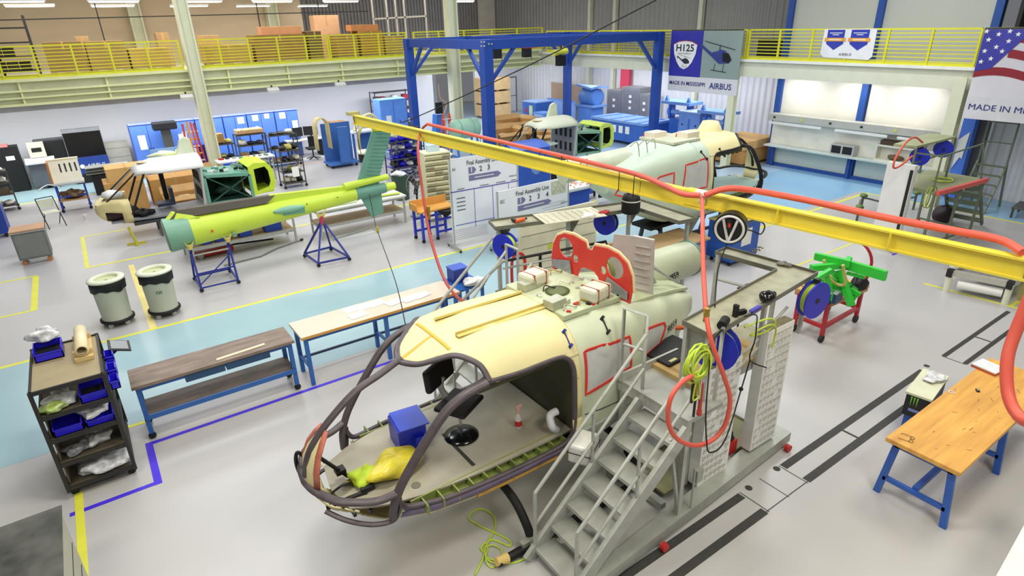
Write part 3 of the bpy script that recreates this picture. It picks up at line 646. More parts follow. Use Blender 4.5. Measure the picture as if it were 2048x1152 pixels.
tag(M().blob((0, 0, .07), (.3, .26, .15), 5, .15, 20, 10).build('cleaning_cloth', mat('#C6E23C', .7, 0, .15, 9), loc=(1.52, 5.02, .953)), 'lime green cloth bunched beside the yellow plastic cover', 'cloth')
p = g(1037, 855, .953); t = thing('spray_bottle', 'clear spray bottle with red band on the cabin floor', 'bottle', p)
M().lathe([(.04, 0), (.045, .01), (.045, .14), (.018, .2)], seg=16).build('bottle_body', mat('#D8CFC8', .2, 0, .05), t); M().lathe([(.0455, .04), (.0455, .11)], seg=16, caps=False).build('label_band', RED, t)
M().lathe([(.02, .2), (.02, .24)], seg=12).box((.0, 0, .26), (.035, .025, .05)).box((.02, 0, .29), (.06, .02, .025)).build('spray_head', mat('#E8B0A8', .4), t)
# ================================================================ STAIRS, WORK PLATFORM, TOOL SHELVES
SG = mat('#B9BBB4', .5, .2, .12, 12, .15)
def checker(hexc='#B4B6AF'):
    m = mat(hexc, .45, .3, .1, 3, 0, spec=.01, var2='#A6A8A0'); nt = m.node_tree; b = nt.nodes['Principled BSDF']
    tc = nt.nodes.new('ShaderNodeTexCoord'); br = nt.nodes.new('ShaderNodeTexBrick'); br.inputs['Scale'].default_value = 28; br.inputs['Mortar Size'].default_value = .03
    nt.links.new(tc.outputs['Object'], br.inputs[0]); bp = nt.nodes.new('ShaderNodeBump'); bp.inputs['Strength'].default_value = .35; bp.inputs['Distance'].default_value = .01
    nt.links.new(br.outputs['Fac'], bp.inputs['Height']); nt.links.new(bp.outputs[0], b.inputs['Normal']); return m
TREAD = checker()
ST = thing('access_stairs', 'grey steel stairs with tubular handrails climbing to the work platform beside the foreground helicopter', 'stairs', (3.5, 3.55, 0))
y0, y1 = 3.86, 3.24
for k in range(7):
    z = 1.29-.19*k; x = 4.15-.215*k
    tr = M().bb(x, x+.26, y1, y0, z-.03, z).build('tread', TREAD, ST, world=True, bevel=.006)
    M().bb(x-.004, x, y1, y0, z-.045, z+.002).build('nosing', SG, tr, world=True)
for y in (y0+.02, y1-.02):
    M().bar((4.36, y, 1.4), (2.78, y, .02), .05, .16).build('stringer', SG, ST, world=True)
def rail(y, xs, nm='handrail'):
    pass
for y, top in ((y0+.02, 1), (y1-.02, 0)):
    a = Vector((2.88, y, .88)); b = Vector((4.38, y, 2.22)); dz = Vector((0, 0, -.42)); n = Vector((0, 0, -.78))
    M().tube([a, b]+([] if top else [(4.75, y, 2.45), (4.75, y, 1.6)]), .021, 8).build('handrail', SG, ST, world=True)
    M().tube([a+dz, b+dz], .019, 8).build('mid_rail', SG, ST, world=True)
    M().tube([a, (a.x-.01, y, .1)], .021, 8).build('rail_post', SG, ST, world=True)
    q = a.lerp(b, .52); M().tube([q, q+n], .019, 8).build('rail_post', SG, ST, world=True)
PL = thing('work_platform', 'grey raised work platform with base frame and two slotted white panels beside the helicopter', 'platform', (5.4, 3.7, 0))
M().bb(4.36, 4.92, 3.22, 4.2, 1.45, 1.5).build('deck', TREAD, PL, world=True)
M().bb(4.92, 6.7, 3.6, 4.2, 1.45, 1.5).build('deck', mat('#A9A585', .5, .1, .2, 6), PL, world=True)
M().bb(4.92, 6.7, 3.57, 3.6, 1.36, 1.5).build('edge_beam', SG, PL, world=True)
M().bb(4.36, 4.42, 3.22, 4.24, 1.36, 1.45).build('edge_beam', SG, PL, world=True)
M().prism([(3.1, 3.13, .05), (6.75, 3.35, .05), (6.75, 3.6, .05), (3.1, 3.28, .05)], (0, 0, .14)).build('base_beam', GALV, PL, world=True)
M().bb(4.3, 6.7, 4.2, 4.3, .05, .17).build('base_beam', GALV, PL, world=True)
for x in (4.45, 5.7, 6.6): M().bb(x-.04, x+.04, 3.5, 4.2, .07, .15).build('cross_beam', GALV, PL, world=True)
M().bb(4.6, 6.6, 3.62, 4.2, .09, .12).build('base_plate', mat('#8D8B60', .5, .1, .2, 5), PL, world=True)
for x, y in ((4.42, 3.28), (4.42, 4.2), (4.92, 3.6), (6.62, 3.64), (6.62, 4.2)):
    M().bb(x-.03, x+.03, y-.03, y+.03, .12, 1.45).build('leg', SG, PL, world=True)
for x, y in ((4.05, 3.12), (6.6, 3.28)):
    M().cyl((x, y-.03, .05), (x, y+.03, .05), .05, 16).build('caster', RED, PL, world=True)
M().bar((4.42, 3.28, .25), (4.2, 3.3, 1.3), .035).build('brace', SG, PL, world=True)
# guard frame at stair head
gf = M().tube([(4.36, 4.2, 1.5), (4.36, 4.2, 2.41), (4.43, 3.93, 2.41), (4.43, 3.93, 1.5)], .022, 8).tube([(4.36, 4.2, 1.98), (4.43, 3.93, 1.98)], .018, 8).tube([(4.43, 3.93, 2.41), (4.5, 4.15, 2.35)], .014, 6)
gf.build('guard_frame', SG, PL, world=True)
M().bb(4.36, 5.3, 4.17, 4.2, 1.5, 1.6).build('toe_board', SG, PL, world=True)
# slotted light panels
PANM = mat('#F2F2EF', .5, 0, .06, 8)
for k, (xa, xb, za, zb) in enumerate(((4.93, 5.48, .19, 1.79), (5.94, 6.46, .22, 1.93))):
    pn = M().bb(xa, xb, 3.42, 3.56, za, zb).build('slotted_panel', PANM, PL, world=True)
    for r in range(15):
        mm = M(); dm = M(); z = za+.05+r*(zb-za-.06)/15
        for c in range(6):
            if (r*7+c*3+k) % 11 == 0: continue
            x = xa+.035+c*(xb-xa-.05)/6; w = (xb-xa)/6-.03
            dm.bb(x, x+w, 3.414, 3.42, z, z+.062); mm.prism([(x, 3.414, z), (x+w, 3.414, z), (x+w, 3.395, z+.03), (x, 3.395, z+.03)], (0, .003, .004))
        dm.build('slot_shade_row', mat('#CFCCC3', .6), pn, world=True); mm.build('lip_row', WHITE, pn, world=True)  # beige patches paint the shadows of the raised white pockets
    M().bb(xa+.02, xb-.02, 3.43, 3.55, zb, zb+.012).build('panel_top', mat('#8B8468', .6, .1, .3, 12), pn, world=True)
M().cyl((4.6, 3.24, .2), (4.6, 3.24, .75), .012, 6).build('conduit', GALV, PL, world=True); M().box((4.68, 3.25, .62), (.1, .06, .16)).build('junction_box', GALV, PL, world=True)
# right tool shelf (L shaped tray on uprights)
TRAYM = mat('#A5A38A', .5, .15, .22, 6); TEDGE = mat('#7C7C70', .45, .4, .15)
def tray(pts, z, root, wall=.06):
    M().prism([(x, y, z) for x, y in pts], (0, 0, .012)).build('tray', TRAYM, root, world=True)
    n = len(pts)
    for i in range(n):
        a, b = pts[i], pts[(i+1) % n]; M().bar((a[0], a[1], z+.015), (b[0], b[1], z+.015), .012, wall).build('tray_lip', TEDGE, root, world=True)
TS = thing('tool_shelf', 'grey L shaped steel tool tray on uprights above the right work platform', 'shelf', (6, 3.6, 1.5))
tray([(4.72, 3.32), (7.1, 3.58), (7.0, 4.85), (6.72, 4.83), (6.8, 3.95), (4.75, 3.72)], 2.3, TS)
for x, y in ((4.76, 3.38), (4.78, 3.68), (5.9, 3.5), (6.72, 4.78), (6.98, 3.62), (6.75, 3.9)): M().bar((x, y, 1.5), (x, y, 2.3), .045, up=(1, 0, 0)).build('upright', SG, TS, world=True)
M().bar((6.72, 4.78, 1.5), (6.9, 4.72, 1.5), .04).build('foot_bar', SG, TS, world=True)
M().tube([(5.5, 3.45, 1.75), (6.6, 3.62, 1.98)], .02, 6).tube([(5.4, 3.42, 1.62), (6.5, 3.6, 1.82)], .02, 6).build('bar', SG, TS, world=True)
M().box((4.82, 3.5, 2.12), (.03, .34, .3)).build('side_plate', mat('#9FA39C', .5, .2), TS, world=True)
M().tube([(6.73, 4.75, 1.95), (6.78, 3.9, 2.0)], .02, 6).build('bar', SG, TS, world=True)
# left tool shelf tower behind the helicopter
LS = thing('tool_shelf', 'grey steel tool shelf tower with a stair rail on the far side of the helicopter', 'shelf', (5.9, 6.9, 0))
tray([(4.78, 7.35), (7.15, 6.68), (7.1, 5.8), (7.45, 5.75), (7.55, 7.0), (4.9, 7.72)], 2.42, LS)
for x, y in ((4.86, 7.4), (6.0, 7.1), (7.15, 6.9), (7.42, 5.9)):
    M().bar((x, y, 0.1), (x, y, 2.42), .05, up=(1, 0, 0)).build('upright', SG, LS, world=True)
    M().prism([(x, y, 2.4), (x+.22, y-.05, 2.4), (x, y, 2.05)], (.0, .02, 0)).build('gusset', TEDGE, LS, world=True)
M().bb(4.7, 7.5, 6.3, 7.3, 1.4, 1.45).build('deck', mat('#7F7C6A', .6, 0, .3, 12), LS, world=True)
for z, r in ((1.9, .022), (1.78, .018)): M().tube([(4.86, 7.3, z), (6.6, 6.85, z+.06), (6.75, 6.8, 1.5)], r, 6).build('rail', (DARK, SG)[z < 1.85], LS, world=True)
def lp(px, py, z): return g(px, py, z)
M().tube([lp(985, 475, 2.25), lp(905, 575, 1.5), lp(843, 655, 1.0)], .024, 8).build('stair_rail', SG, LS, world=True)
M().tube([lp(1008, 520, 2.15), lp(920, 605, 1.4), lp(880, 650, 1.0)], .024, 8).build('stair_rail', SG, LS, world=True)
for px, pt, pb in ((1015, 490, 585), (1037, 495, 582)):
    a = lp(px, pb, 1.45); M().tube([a, (a.x, a.y, 2.25)], .022, 8).build('rail_post', SG, LS, world=True)
M().tube([lp(1015, 490, 2.25), lp(1037, 500, 2.25)], .02, 8).build('rail_cap', SG, LS, world=True)
for k in range(5): M().bb(4.42-.24*k, 4.66-.24*k, 6.35, 6.95, 1.2-.22*k, 1.23-.22*k).build('stair_tread', TREAD, LS, world=True)
for y in (6.33, 6.97): M().bar((4.7, y, 1.42), (3.35, y, .1), .04, .12).build('stair_stringer', SG, LS, world=True); M().tube([(3.35, y, .95), (3.35, y, .1)], .02, 6).tube([(3.35, y, .9), (4.7, y, 2.2)], .02, 6).tube([(3.7, y, 1.1), (3.7, y, .4)], .02, 6).build('stair_rail', SG, LS, world=True)
# small things on the shelves
def cable(pts, r, m, label, cat='cable', name='cable', n=8, group=None, closed=False):
    return tag(M().tube(spl(pts, n, closed), r, 7, closed=closed).build(name, m), label, cat, group)
def drill(p, rz, c, label):
    t = thing('power_drill', label, 'drill', p, rz); M().cyl((0, 0, .035), (.17, 0, .035), .03, 12).build('motor_housing', c, t); M().cyl((.17, 0, .035), (.22, 0, .035), .016, 10).build('chuck', DARK, t); M().box((.03, .07, .03), (.05, .13, .04), -.2).build('handle', DARK, t)
drill(g(1032, 447, 2.435), .1, ORANGE, 'orange pneumatic drill in the tray of the far tool shelf')
drill(g(1385, 665, 1.503)+Vector((0, .1, 0)), 2.6, ORANGE, 'orange drill lying on the work platform by the black mat')
t = thing('perforated_panel', 'pale perforated metal sheet resting across the far tool shelf', 'panel', g(1140, 432, 2.455), -.27)
M().bb(-.52, .52, -.26, .3, 0, .012).build('sheet', mat('#C7C4AE', .6, 0, .12, 20), t)
mm = M()
for k in range(9): mm.bb(-.46+k*.115, -.45+k*.115, -.2, .22, .012, .016)
mm.build('slots', mat('#A39F86', .6), t)
p = g(1243, 425, 2.435)+Vector((.1, -.1, 0)); t = thing('vacuum_cleaner', 'black shop vacuum with hose inlet standing on the corner of the far tool shelf', 'vacuum', p)
M().lathe([(.13, 0), (.15, .03), (.15, .22), (.12, .3), (.05, .33)], seg=20).build('tank', BLACK, t); M().tube(spl([(-.08, 0, .32), (0, 0, .42), (.08, 0, .32)], 5), .015, 6).build('carry_handle', DARK, t); M().lathe([(.151, .2), (.151, .22)], seg=20, caps=False).build('trim_band', WHITE, t)
p = g(1195, 432, 2.435); tag(M().blob((0, 0, .03), (.22, .12, .07), 5).build('red_cloth', mat('#A8242C', .7), loc=p+Vector((.15, 0, 0))), 'dark red rag on the far tool shelf', 'rag'); tag(M().blob((0, 0, .04), (.26, .16, .09), 8, .2).build('white_cloth', WHITE, loc=p-Vector((.2, 0, 0))), 'white rag on the far tool shelf', 'rag')
def reel(c, ax, r, w, label, hosem=NEON):
    t = thing('hose_reel', label, 'hose reel', c); c0 = Vector((0, 0, 0)); a = Vector(ax).normalized()
    M().cyl(c0-a*w/2, c0-a*w*.35, r, 28).build('flange', ROYAL, t); M().cyl(c0+a*w*.35, c0+a*w/2, r, 28).build('flange', ROYAL, t)
    M().cyl(c0-a*w*.35, c0+a*w*.35, r*.82, 28).build('wound_hose', hosem, t); M().cyl(c0-a*w*.55, c0+a*w*.55, r*.15, 12).build('hub', DARK, t); M().bar(c0+Vector((0, 0, r*.9)), c0+Vector((0, 0, r*1.15)), .06).build('bracket', DARK, t)
    return t
reel(g(995, 490, 2.15)+Vector((.08, -.1, 0)), (1, .35, 0), .2, .14, 'blue reel of yellow green hose hanging on the left post of the far tool shelf')
reel(g(1212, 445, 2.2), (1, .35, 0), .2, .13, 'blue reel of yellow green hose hanging under the middle of the far tool shelf')
reel((6.92, 3.48, 2.05), (.1, 1, 0), .24, .12, 'royal blue reel hanging under the far end of the right tool shelf')
reel((5.08, 3.5, 1.99), (1, .4, 0), .25, .14, 'royal blue reel hanging under the near end of the right tool shelf')
reel((5.35, 3.7, 1.95), (1, .3, 0), .18, .12, 'royal blue reel tucked behind the coiled hose')
# coil of neon hose
pts = []
c = g(1395, 727, 2.0); c = gy(1396, 727, 3.2)
for k in range(96):
    a = k/12*2*PI; rr = .15+.035*math.sin(k*.7)+.02*math.sin(k*.23); pts.append(c+Vector((math.cos(a)*rr, -.04*math.sin(k*.11)+.02*math.cos(k*.5), math.sin(a)*rr+.012*math.sin(k*.31))))
tag(M().tube(pts, .012, 6).build('coiled_hose', NEON), 'yellow green air hose coiled in a bundle hanging by the stair head', 'hose')
cable([c+Vector((0, -.02, -.12)), c+Vector((.03, -.02, -.25)), c+Vector((.05, -.02, -.38)), c+Vector((-.04, -.02, -.4)), c+Vector((-.03, -.02, -.22)), c+Vector((0, -.01, -.12))], .009, NEON, 'small loop of yellow green hose below the coiled bundle', 'hose', 'hose')
cable([(5.4, 3.4, 2.18), (5.7, 3.32, 2.22), (5.9, 3.34, 2.1), (5.75, 3.36, 2.02), (5.5, 3.38, 2.05), (5.7, 3.3, 2.15), (5.95, 3.35, 2.0), (5.95, 3.36, 1.75)], .011, NEON, 'yellow green hose looped under the right tool shelf', 'hose', 'hose')
t = thing('hose_manifold', 'brass and black air fittings hanging below the coiled yellow green hose', 'fitting', c+Vector((.02, .0, -.18)))
M().cyl((-.1, 0, 0), (.1, 0, 0), .022, 10).build('manifold', mat('#B8482F', .4, .3), t)
for x in (-.06, .0, .06): M().cyl((x, 0, 0), (x, 0, -.2-.1*abs(x)*10), .016, 8).build('coupling', (DARK, BRASS, CHROME)[int((x+.06)/.06+.1)], t)
M().cyl((.08, .0, -.08), (.09, 0, -.42), .022, 8).cyl((.09, 0, -.42), (.09, 0, -.47), .03, 8).build('drop_pipe', mat('#C8483E', .5), t); M().cyl((.03, .02, -.2), (.03, .02, -.48), .014, 8).build('valve', DARK, t)
# items on the right tool shelf
z = 2.315
def item(name, label, cat, p, mm, m, rz=0, **k): return tag(mm.build(name, m, loc=p, rz=rz, **k), label, cat)
item('speaker_can', 'black cylinder can on the near end of the right tool shelf', 'can', g(1446, 654, z), M().cyl((-.08, 0, .05), (.08, 0, .05), .05, 16), BLACK, .4)
p = g(1533, 605, z); t = thing('face_mask', 'black safety helmet and visor lying on the right tool shelf', 'helmet', p)
M().blob((0, 0, .07), (.2, .18, .14), 2, .05).build('shell', mat('#141416', .15), t); M().blob((.14, .05, .04), (.18, .1, .08), 4, .05).build('visor', mat('#1B1B1E', .1), t)
p = g(1470, 633, z); t = thing('power_adapter', 'black plug adapter with cable on the right tool shelf', 'plug', p)
M().box((0, 0, .07), (.04, .05, .14)).build('plug_body', BLACK, t); M().box((.09, 0, .025), (.13, .05, .05), -.3).build('connector', BLACK, t)
item('marker_holder', 'violet blue plastic holder on the right tool shelf', 'holder', g(1510, 622, z), M().box((0, 0, .02), (.2, .05, .04)), mat('#3A35A8', .4), .1, bevel=.01)
p = g(1562, 530, z); t = thing('work_glove', 'grey work glove lying on the far arm of the right tool shelf', 'glove', p, -1.2)
M().blob((0, 0, .02), (.12, .1, .04), 1, .05).build('palm', mat('#8A8880', .8), t)
for k in range(4): M().tube([(.05, -.036+.024*k, .02), (.1, -.042+.028*k, .022), (.135-.01*abs(k-1.5), -.046+.031*k, .012)], .011, 6).build('finger', mat('#7C7A72', .8), t)
M().tube([(-.02, .04, .02), (.02, .085, .02), (.05, .1, .012)], .012, 6).build('thumb', mat('#7C7A72', .8), t)
cable([g(1488, 633, z+.03), g(1512, 630, z+.05), g(1513, 650, z-.02), g(1510, 680, 2.05), g(1500, 720, 1.7), (5.9, 3.36, 1.5)], .008, BLACK, 'black cable hanging from the plug adapter on the right tool shelf')
p = g(1515, 500, z); mm = M()
for k in range(16): mm.box((random.uniform(-.12, .12), random.uniform(-.06, .06), .006), (.03, .02, .01), random.random()*3)
item('grit', 'scattered dark debris on the far arm of the right tool shelf', 'debris', p, mm, mat('#6B614C', .8))['kind'] = 'stuff'
t = thing('t_handle_tool', 'dark T shaped tool standing upright beside the right tool shelf', 'tool', (7.25, 4.9, 0.0))
M().bar((0, 0, 0), (0, 0, 1.85), .02).build('shaft', DARK, t); M().bar((-.12, 0, 1.85), (.12, 0, 1.85), .025).build('cross_handle', DARK, t)
q = g(1487, 570, 1.87); t.location = (q.x, q.y, 0)
p = Vector((5.5, 3.85, 1.503)); t = thing('foam_mat', 'black foam tray with a yellow label lying on the platform beside the helicopter', 'mat', g(1345, 702, 1.56), .05)
M().bb(-.34, .3, -.22, .24, 0, .03).build('tray_body', BLACK, t, bevel=.01); M().bb(-.27, -.15, -.19, -.15, .03, .033).build('label_tag', mat('#D8CF8C', .5), t)
t = thing('plywood_block', 'plywood sheet on the platform under the black foam tray', 'board', (5.45, 3.83, 1.5)); M().bb(-.6, .75, -.3, .36, 0, .055).build('board', mat('#C2A468', .6, 0, .2, 4), t)
for x in (-.5, .6): M().bb(x-.03, x+.03, -.28, .34, .055, .058).build('edge_strip', mat('#A8874C', .6), t)
t = thing('relief_basket', 'white plastic waste box hanging from wire behind the stair handrail', 'box', g(1182, 900, .95)+Vector((0, .12, -.16)), .5)
M().bb(-.17, .17, -.13, .13, 0, .24).build('box_body', mat('#EDEDEA', .5), t, bevel=.03); M().tube([(-.175, -.135, .14), (.175, -.135, .14), (.175, .135, .14), (-.175, .135, .14)], .006, 5, closed=True).build('wire', DARK, t)
t = thing('parts_bin', 'red bin with black liner on the base of the platform between the slotted panels', 'bin', (5.72, 3.75, .125)); M().bb(-.2, .2, -.16, .16, 0, .2).build('bin_body', RED, t, bevel=.01); M().blob((0, 0, .24), (.42, .36, .2), 6, .12).build('liner', BLACK, t)
# ================================================================ JIB BEAM AND AIR HOSES
bm_a, bm_b = g(706, 229, 3.2), g(1412, 386, 3.2); bm_c = g(2075, 520, 3.2); 
JB = thing('jib_beam', 'long yellow steel jib beam crossing the hall above the foreground helicopter', 'crane beam', (bm_b.x, bm_b.y, 2.9))
def ibeam(a, b, h, w, nm):
    up = Vector((0, 0, 1)); mm = M(); mm.bar(a-up*.012, b-up*.012, w, .022, up=up); mm.bar(a-up*h, b-up*h, w, .022, up=up); mm.bar(a-up*h/2, b-up*h/2, .02, h, up=up); return mm.build(nm, BEAMY, JB, world=True)
ibeam(bm_a, bm_b, .22, .12, 'beam_segment'); bb2 = bm_b+Vector((0, .3, .01)); ibeam(bb2, bm_c, .2, .12, 'beam_segment')
for q in (.35, .68): c = bb2.lerp(bm_c, q); M().box(c-Vector((.02, 0, .1)), (.1, .015, .18)).build('web_stiffener', BEAMY, JB, world=True)
M().box(bm_a+Vector((0, 0, .03)), (.3, .2, .08)).build('end_bracket', mat('#B6B27A', .5), JB, world=True)
M().tube([bm_c+Vector((0, -.0, .3)), bm_c+Vector((0, -.0, -.4))], .06, 8).build('pivot_sleeve', mat('#8C8452', .5), JB, world=True)
def above(px, py, z=3.29): return g(px, py, z)
RH = mat('#D8513F', .45, 0, .08)
cable([above(855, 248, 3.27), above(1000, 283, 3.26), above(1150, 318, 3.26), above(1270, 348, 3.27), above(1330, 372, 3.25), above(1365, 388, 3.24), above(1400, 391, 3.25)], .036, HOSE, 'thick red air hose strapped along the far part of the yellow jib beam', 'hose', 'air_hose')
cable([above(1410, 391, 3.25), above(1450, 378, 3.32), above(1500, 380, 3.32), above(1620, 402, 3.28), above(1770, 435, 3.28), above(1900, 460, 3.28), above(2000, 480, 3.28), above(2045, 505, 3.25)], .04, HOSE, 'thick red air hose strapped along the near part of the yellow jib beam', 'hose', 'air_hose')
h0 = above(855, 248, 3.27)
def dropz(px, py, y): return gy(px, py, y)
cable([h0, g(842, 262, 3.1), dropz(836, 300, 10.9), dropz(845, 380, 10.3), dropz(860, 470, 9.6), dropz(885, 550, 8.6), dropz(915, 595, 7.6), dropz(950, 608, 6.6)], .026, mat('#B83A2C', .45), 'dark red air hose dropping from the far jib beam down to the helicopter roof', 'hose', 'air_hose')
yh = 3.3
cable([above(1404, 397, 3.2), dropz(1405, 440, 4.0), dropz(1406, 520, 3.65), dropz(1410, 600, 3.32), dropz(1416, 655, 3.16), dropz(1428, 700, 3.06), dropz(1447, 750, 2.98), dropz(1460, 800, 2.96), dropz(1450, 850, 2.96), dropz(1425, 880, 2.98), dropz(1390, 891, 3.0), dropz(1355, 878, 3.02), dropz(1337, 845, 3.05), dropz(1340, 800, 3.06), dropz(1360, 768, 3.08), dropz(1384, 752, 3.1)], .024, HOSE, 'red air hose hanging from the beam joint and looping beside the stairs', 'hose', 'air_hose')
t = thing('hose_tee', 'white tee fitting joining the red hoses at the beam joint', 'fitting', above(1405, 395, 3.2)); M().cyl((0, -.09, .05), (0, .09, .05), .045, 12).cyl((0, 0, .05), (0, 0, -.08), .04, 12).build('tee_body', WHITE, t)
q = dropz(1413, 630, 3.22); t = thing('brass_coupling', 'brass coupling on the red hose above the right tool shelf', 'fitting', q); M().lathe([(.026, -.07), (.031, -.06), (.026, -.03), (.031, 0), (.026, .03), (.031, .06), (.026, .07)], seg=14).build('coupling_body', BRASS, t)
q = dropz(857, 425, 9.95); t = thing('brass_coupling', 'brass coupling on the dark red hose in front of the blue stand', 'fitting', q); M().lathe([(.03, -.12), (.04, -.1), (.03, 0), (.04, .1), (.03, .12)], seg=14).build('coupling_body', BRASS, t)
cable([gx(2075, 560, 5.6), gx(2032, 660, 5.5), gx(2014, 720, 5.4), gx(2016, 790, 5.3), gx(2040, 835, 5.2), gx(2080, 850, 5.1)], .045, HOSE, 'thick red hose hanging at the right edge above the wooden bench', 'hose', 'air_hose')
for k, (px, py) in enumerate(((966, 272), (1006, 284), (1085, 302), (1129, 311), (1168, 318), (1245, 340), (1275, 350))):
    p = g(px, py+6, 3.22); tag(M().tube([p+Vector((-.065, 0, .04)), p+Vector((-.07, 0, -.26)), p+Vector((.07, 0, -.26)), p+Vector((.065, 0, .04))], .007, 5, closed=True).build('cable_tie', BLACK), 'black cable tie round the far part of the yellow jib beam', 'cable tie', 'cable ties on the jib beam')
# cord reel hanging from the beam
p = gy(1461, 455, 4.35); t = thing('cord_reel', 'round black and white spring cord reel hanging under the yellow beam', 'cord reel', p)
dv = (Vector((0, 0, CAMZ))-p); dv.z = 0; dv.normalize(); ax = (dv+Vector((-.25, .0, .0))).normalized(); sd = Vector((0, 0, 1)).cross(ax)
M().cyl(-ax*.1, ax*.06, .2, 32).build('drum', mat('#1C1C1F', .3), t)
M().tube([ax*.085+sd*(.165*math.cos(a))+Vector((0, 0, .165*math.sin(a))) for a in [2*PI*k/32 for k in range(32)]], .016, 8, closed=True).build('rim_ring', mat('#D9DADB', .3), t)
for s in (-1, 1): M().bar(ax*.085+sd*s*.085+Vector((0, 0, .125)), ax*.085+Vector((0, 0, -.165)), .026, .02).build('emblem_bar', mat('#D9DADB', .3), t)
M().box(ax*.075+Vector((0, 0, .07)), (.06, .06, .13)).build('grille', BLACK, t); M().box(ax*.105+Vector((0, 0, .06)), (.03, .03, .05)).build('label_badge', RED, t)
M().bar((0, 0, .15), (0, 0, max(.2, 2.98-p.z)), .05).build('hanger', DARK, t)
cable([p+sd*.12+Vector((0, 0, .05)), gy(1510, 440, 4.3), gy(1529, 450, 4.3), gy(1522, 468, 4.3), gy(1505, 462, 4.32), p+sd*.15], .009, BLACK, 'black cord looping out of the cord reel on the right')
cable([p+Vector((0, 0, -.15)), gy(1436, 540, 4.2), gy(1428, 640, 3.6), gy(1424, 660, 3.45), gy(1418, 740, 3.1), gy(1412, 820, 2.95), gy(1413, 880, 2.95), gy(1420, 905, 2.95), gy(1450, 880, 2.98), gy(1482, 780, 3.25), gy(1500, 720, 3.3)], .008, BLACK, 'thin black cable hanging from the cord reel down past the slotted panel')
q = gy(1482, 778, 3.25); item('cable_ball', 'small black ball on the thin cable beside the slotted panel', 'ball', q, M().blob((0, 0, 0), (.05, .05, .05), 1, 0), BLACK)
# long thin black guy cable across the hall and the pendant cable
cable([gy(1312, 0, 8.0), gy(1045, 137, 12.5), gy(824, 238, 16.0), gy(800, 240, 16.5)], .014, BLACK, 'long black cable stretched diagonally across the top of the hall', n=4)
cable([bm_a, gy(745, 420, 14.0), gy(755, 462, 12.0), gy(790, 560, 9.0), gy(812, 655, 6.4)], .008, BLACK, 'thin black pendant cable hanging from the far end of the jib beam', n=5)
q = gy(755, 458, 12.0); item('cable_weight', 'small yellow and black weight on the thin pendant cable', 'weight', q, M().cyl((0, 0, -.09), (0, 0, .05), .03, 10), mat('#C8B54A', .4))
# neon hose on floor by the skid
cable([g(950, 1150, .01), g(968, 1110, .01), g(962, 1095, .012), g(985, 1080, .012), g(1018, 1092, .014), g(1015, 1078, .012), g(960, 1052, .012), g(937, 1035, .012), g(958, 1018, .012), g(985, 1030, .012), g(990, 1055, .012), g(970, 1100, .03), g(985, 1125, .012), g(1040, 1122, .012), g(1090, 1085, .012), g(1110, 1070, .012)], .011, NEON, 'yellow green air hose looping on the floor beside the helicopter skid', 'hose', 'air_hose')
cable([g(1000, 1124, .012), g(975, 1115, .012), g(968, 1098, .012), g(985, 1090, .03), g(1003, 1100, .012), g(1002, 1118, .012), g(985, 1135, .012), g(972, 1120, .03), g(975, 1095, .012)], .009, NEON, 'second turn of yellow green hose round the yellow skid cap', 'hose', 'air_hose')
# ================================================================ BENCHES, BINS AND CARTS IN THE FOREGROUND
def caster(mm, x, y, r=.05, w=.03): mm.cyl((x, y-w/2, r), (x, y+w/2, r), r, 12).bb(x-.02, x+.02, y-.025, y+.025, r, r*2.1); return mm
def casters(root, xs, ys, r=.05, m=RUB):
    for x in xs:
        for y in ys: caster(M(), x, y, r).build('caster', m, root)
def legs(root, xs, ys, z0, z1, w, m, nm='leg'):
    for x in xs:
        for y in ys: M().bb(x-w/2, x+w/2, y-w/2, y+w/2, z0, z1).build(nm, m, root)
# tall tan shelf cart, front left
X0, X1, Y0, Y1 = -1.22, -.5, 8.03, 9.3
RK = thing('shelf_cart', 'tall black framed cart with five tan shelves and wheels at the front left', 'cart', ((X0+X1)/2, (Y0+Y1)/2, 0))
w, d = (X1-X0)/2, (Y1-Y0)/2; BF = mat('#2A2927', .5); TANS = mat('#A59672', .6, 0, .12, 3)
for x in (-w, w):
    for y in (-d, d): M().bb(x-.02, x+.02, y-.02, y+.02, .1, 1.55).build('post', BF, RK)
zs = [1.53, 1.18, .85, .5, .15]
for i, z in enumerate(zs):
    s = M().bb(-w, w, -d, d, z-.02, z).build('shelf', TANS if i == 0 else mat('#5E5648', .6, 0, .15, 3), RK)
    for (a, b) in (((-w, -d), (w, -d)), ((w, -d), (w, d)), ((w, d), (-w, d)), ((-w, d), (-w, -d))): M().bar((*a, z-.005), (*b, z-.005), .025, .05).build('shelf_rim', BF, s)
for x in (-w+.05, w-.05):
    for y in (-d+.08, d-.08): caster(M(), x, y, .05).build('caster', RUB, RK)
M().bb(-w+.02, -w+.03, -d+.1, d-.1, .16, 1.1).build('side_panel', mat('#8D7F66', .6), RK)
M().bb(w-.03, w-.02, -d+.1, d-.1, .5, .84).build('side_panel', mat('#9C8D70', .6), RK)
def bin_(name, label, p, sx, sy, h, m, rz=0, group=None, fill=None):
    t = thing(name, label, 'bin', p, rz, group); th = .012
    M().bb(-sx/2, sx/2, -sy/2, sy/2, 0, th).bb(-sx/2, -sx/2+th, -sy/2, sy/2, 0, h).bb(sx/2-th, sx/2, -sy/2, sy/2, 0, h).bb(-sx/2, sx/2, -sy/2, -sy/2+th, 0, h*.75).bb(-sx/2, sx/2, sy/2-th, sy/2, 0, h).build('bin_shell', m, t)
    M().bb(-sx/2, sx/2, -sy/2-.01, -sy/2+.004, h*.68, h*.78).build('rim', m, t)
    if fill: M().bb(-sx/2+th, sx/2-th, -sy/2+th, sy/2-th, h*.3, h*.45).build('contents', fill, t)
    return t
cxr, cyr = (X0+X1)/2, (Y0+Y1)/2
BB = mat('#2A22D8', .35, 0, .12)
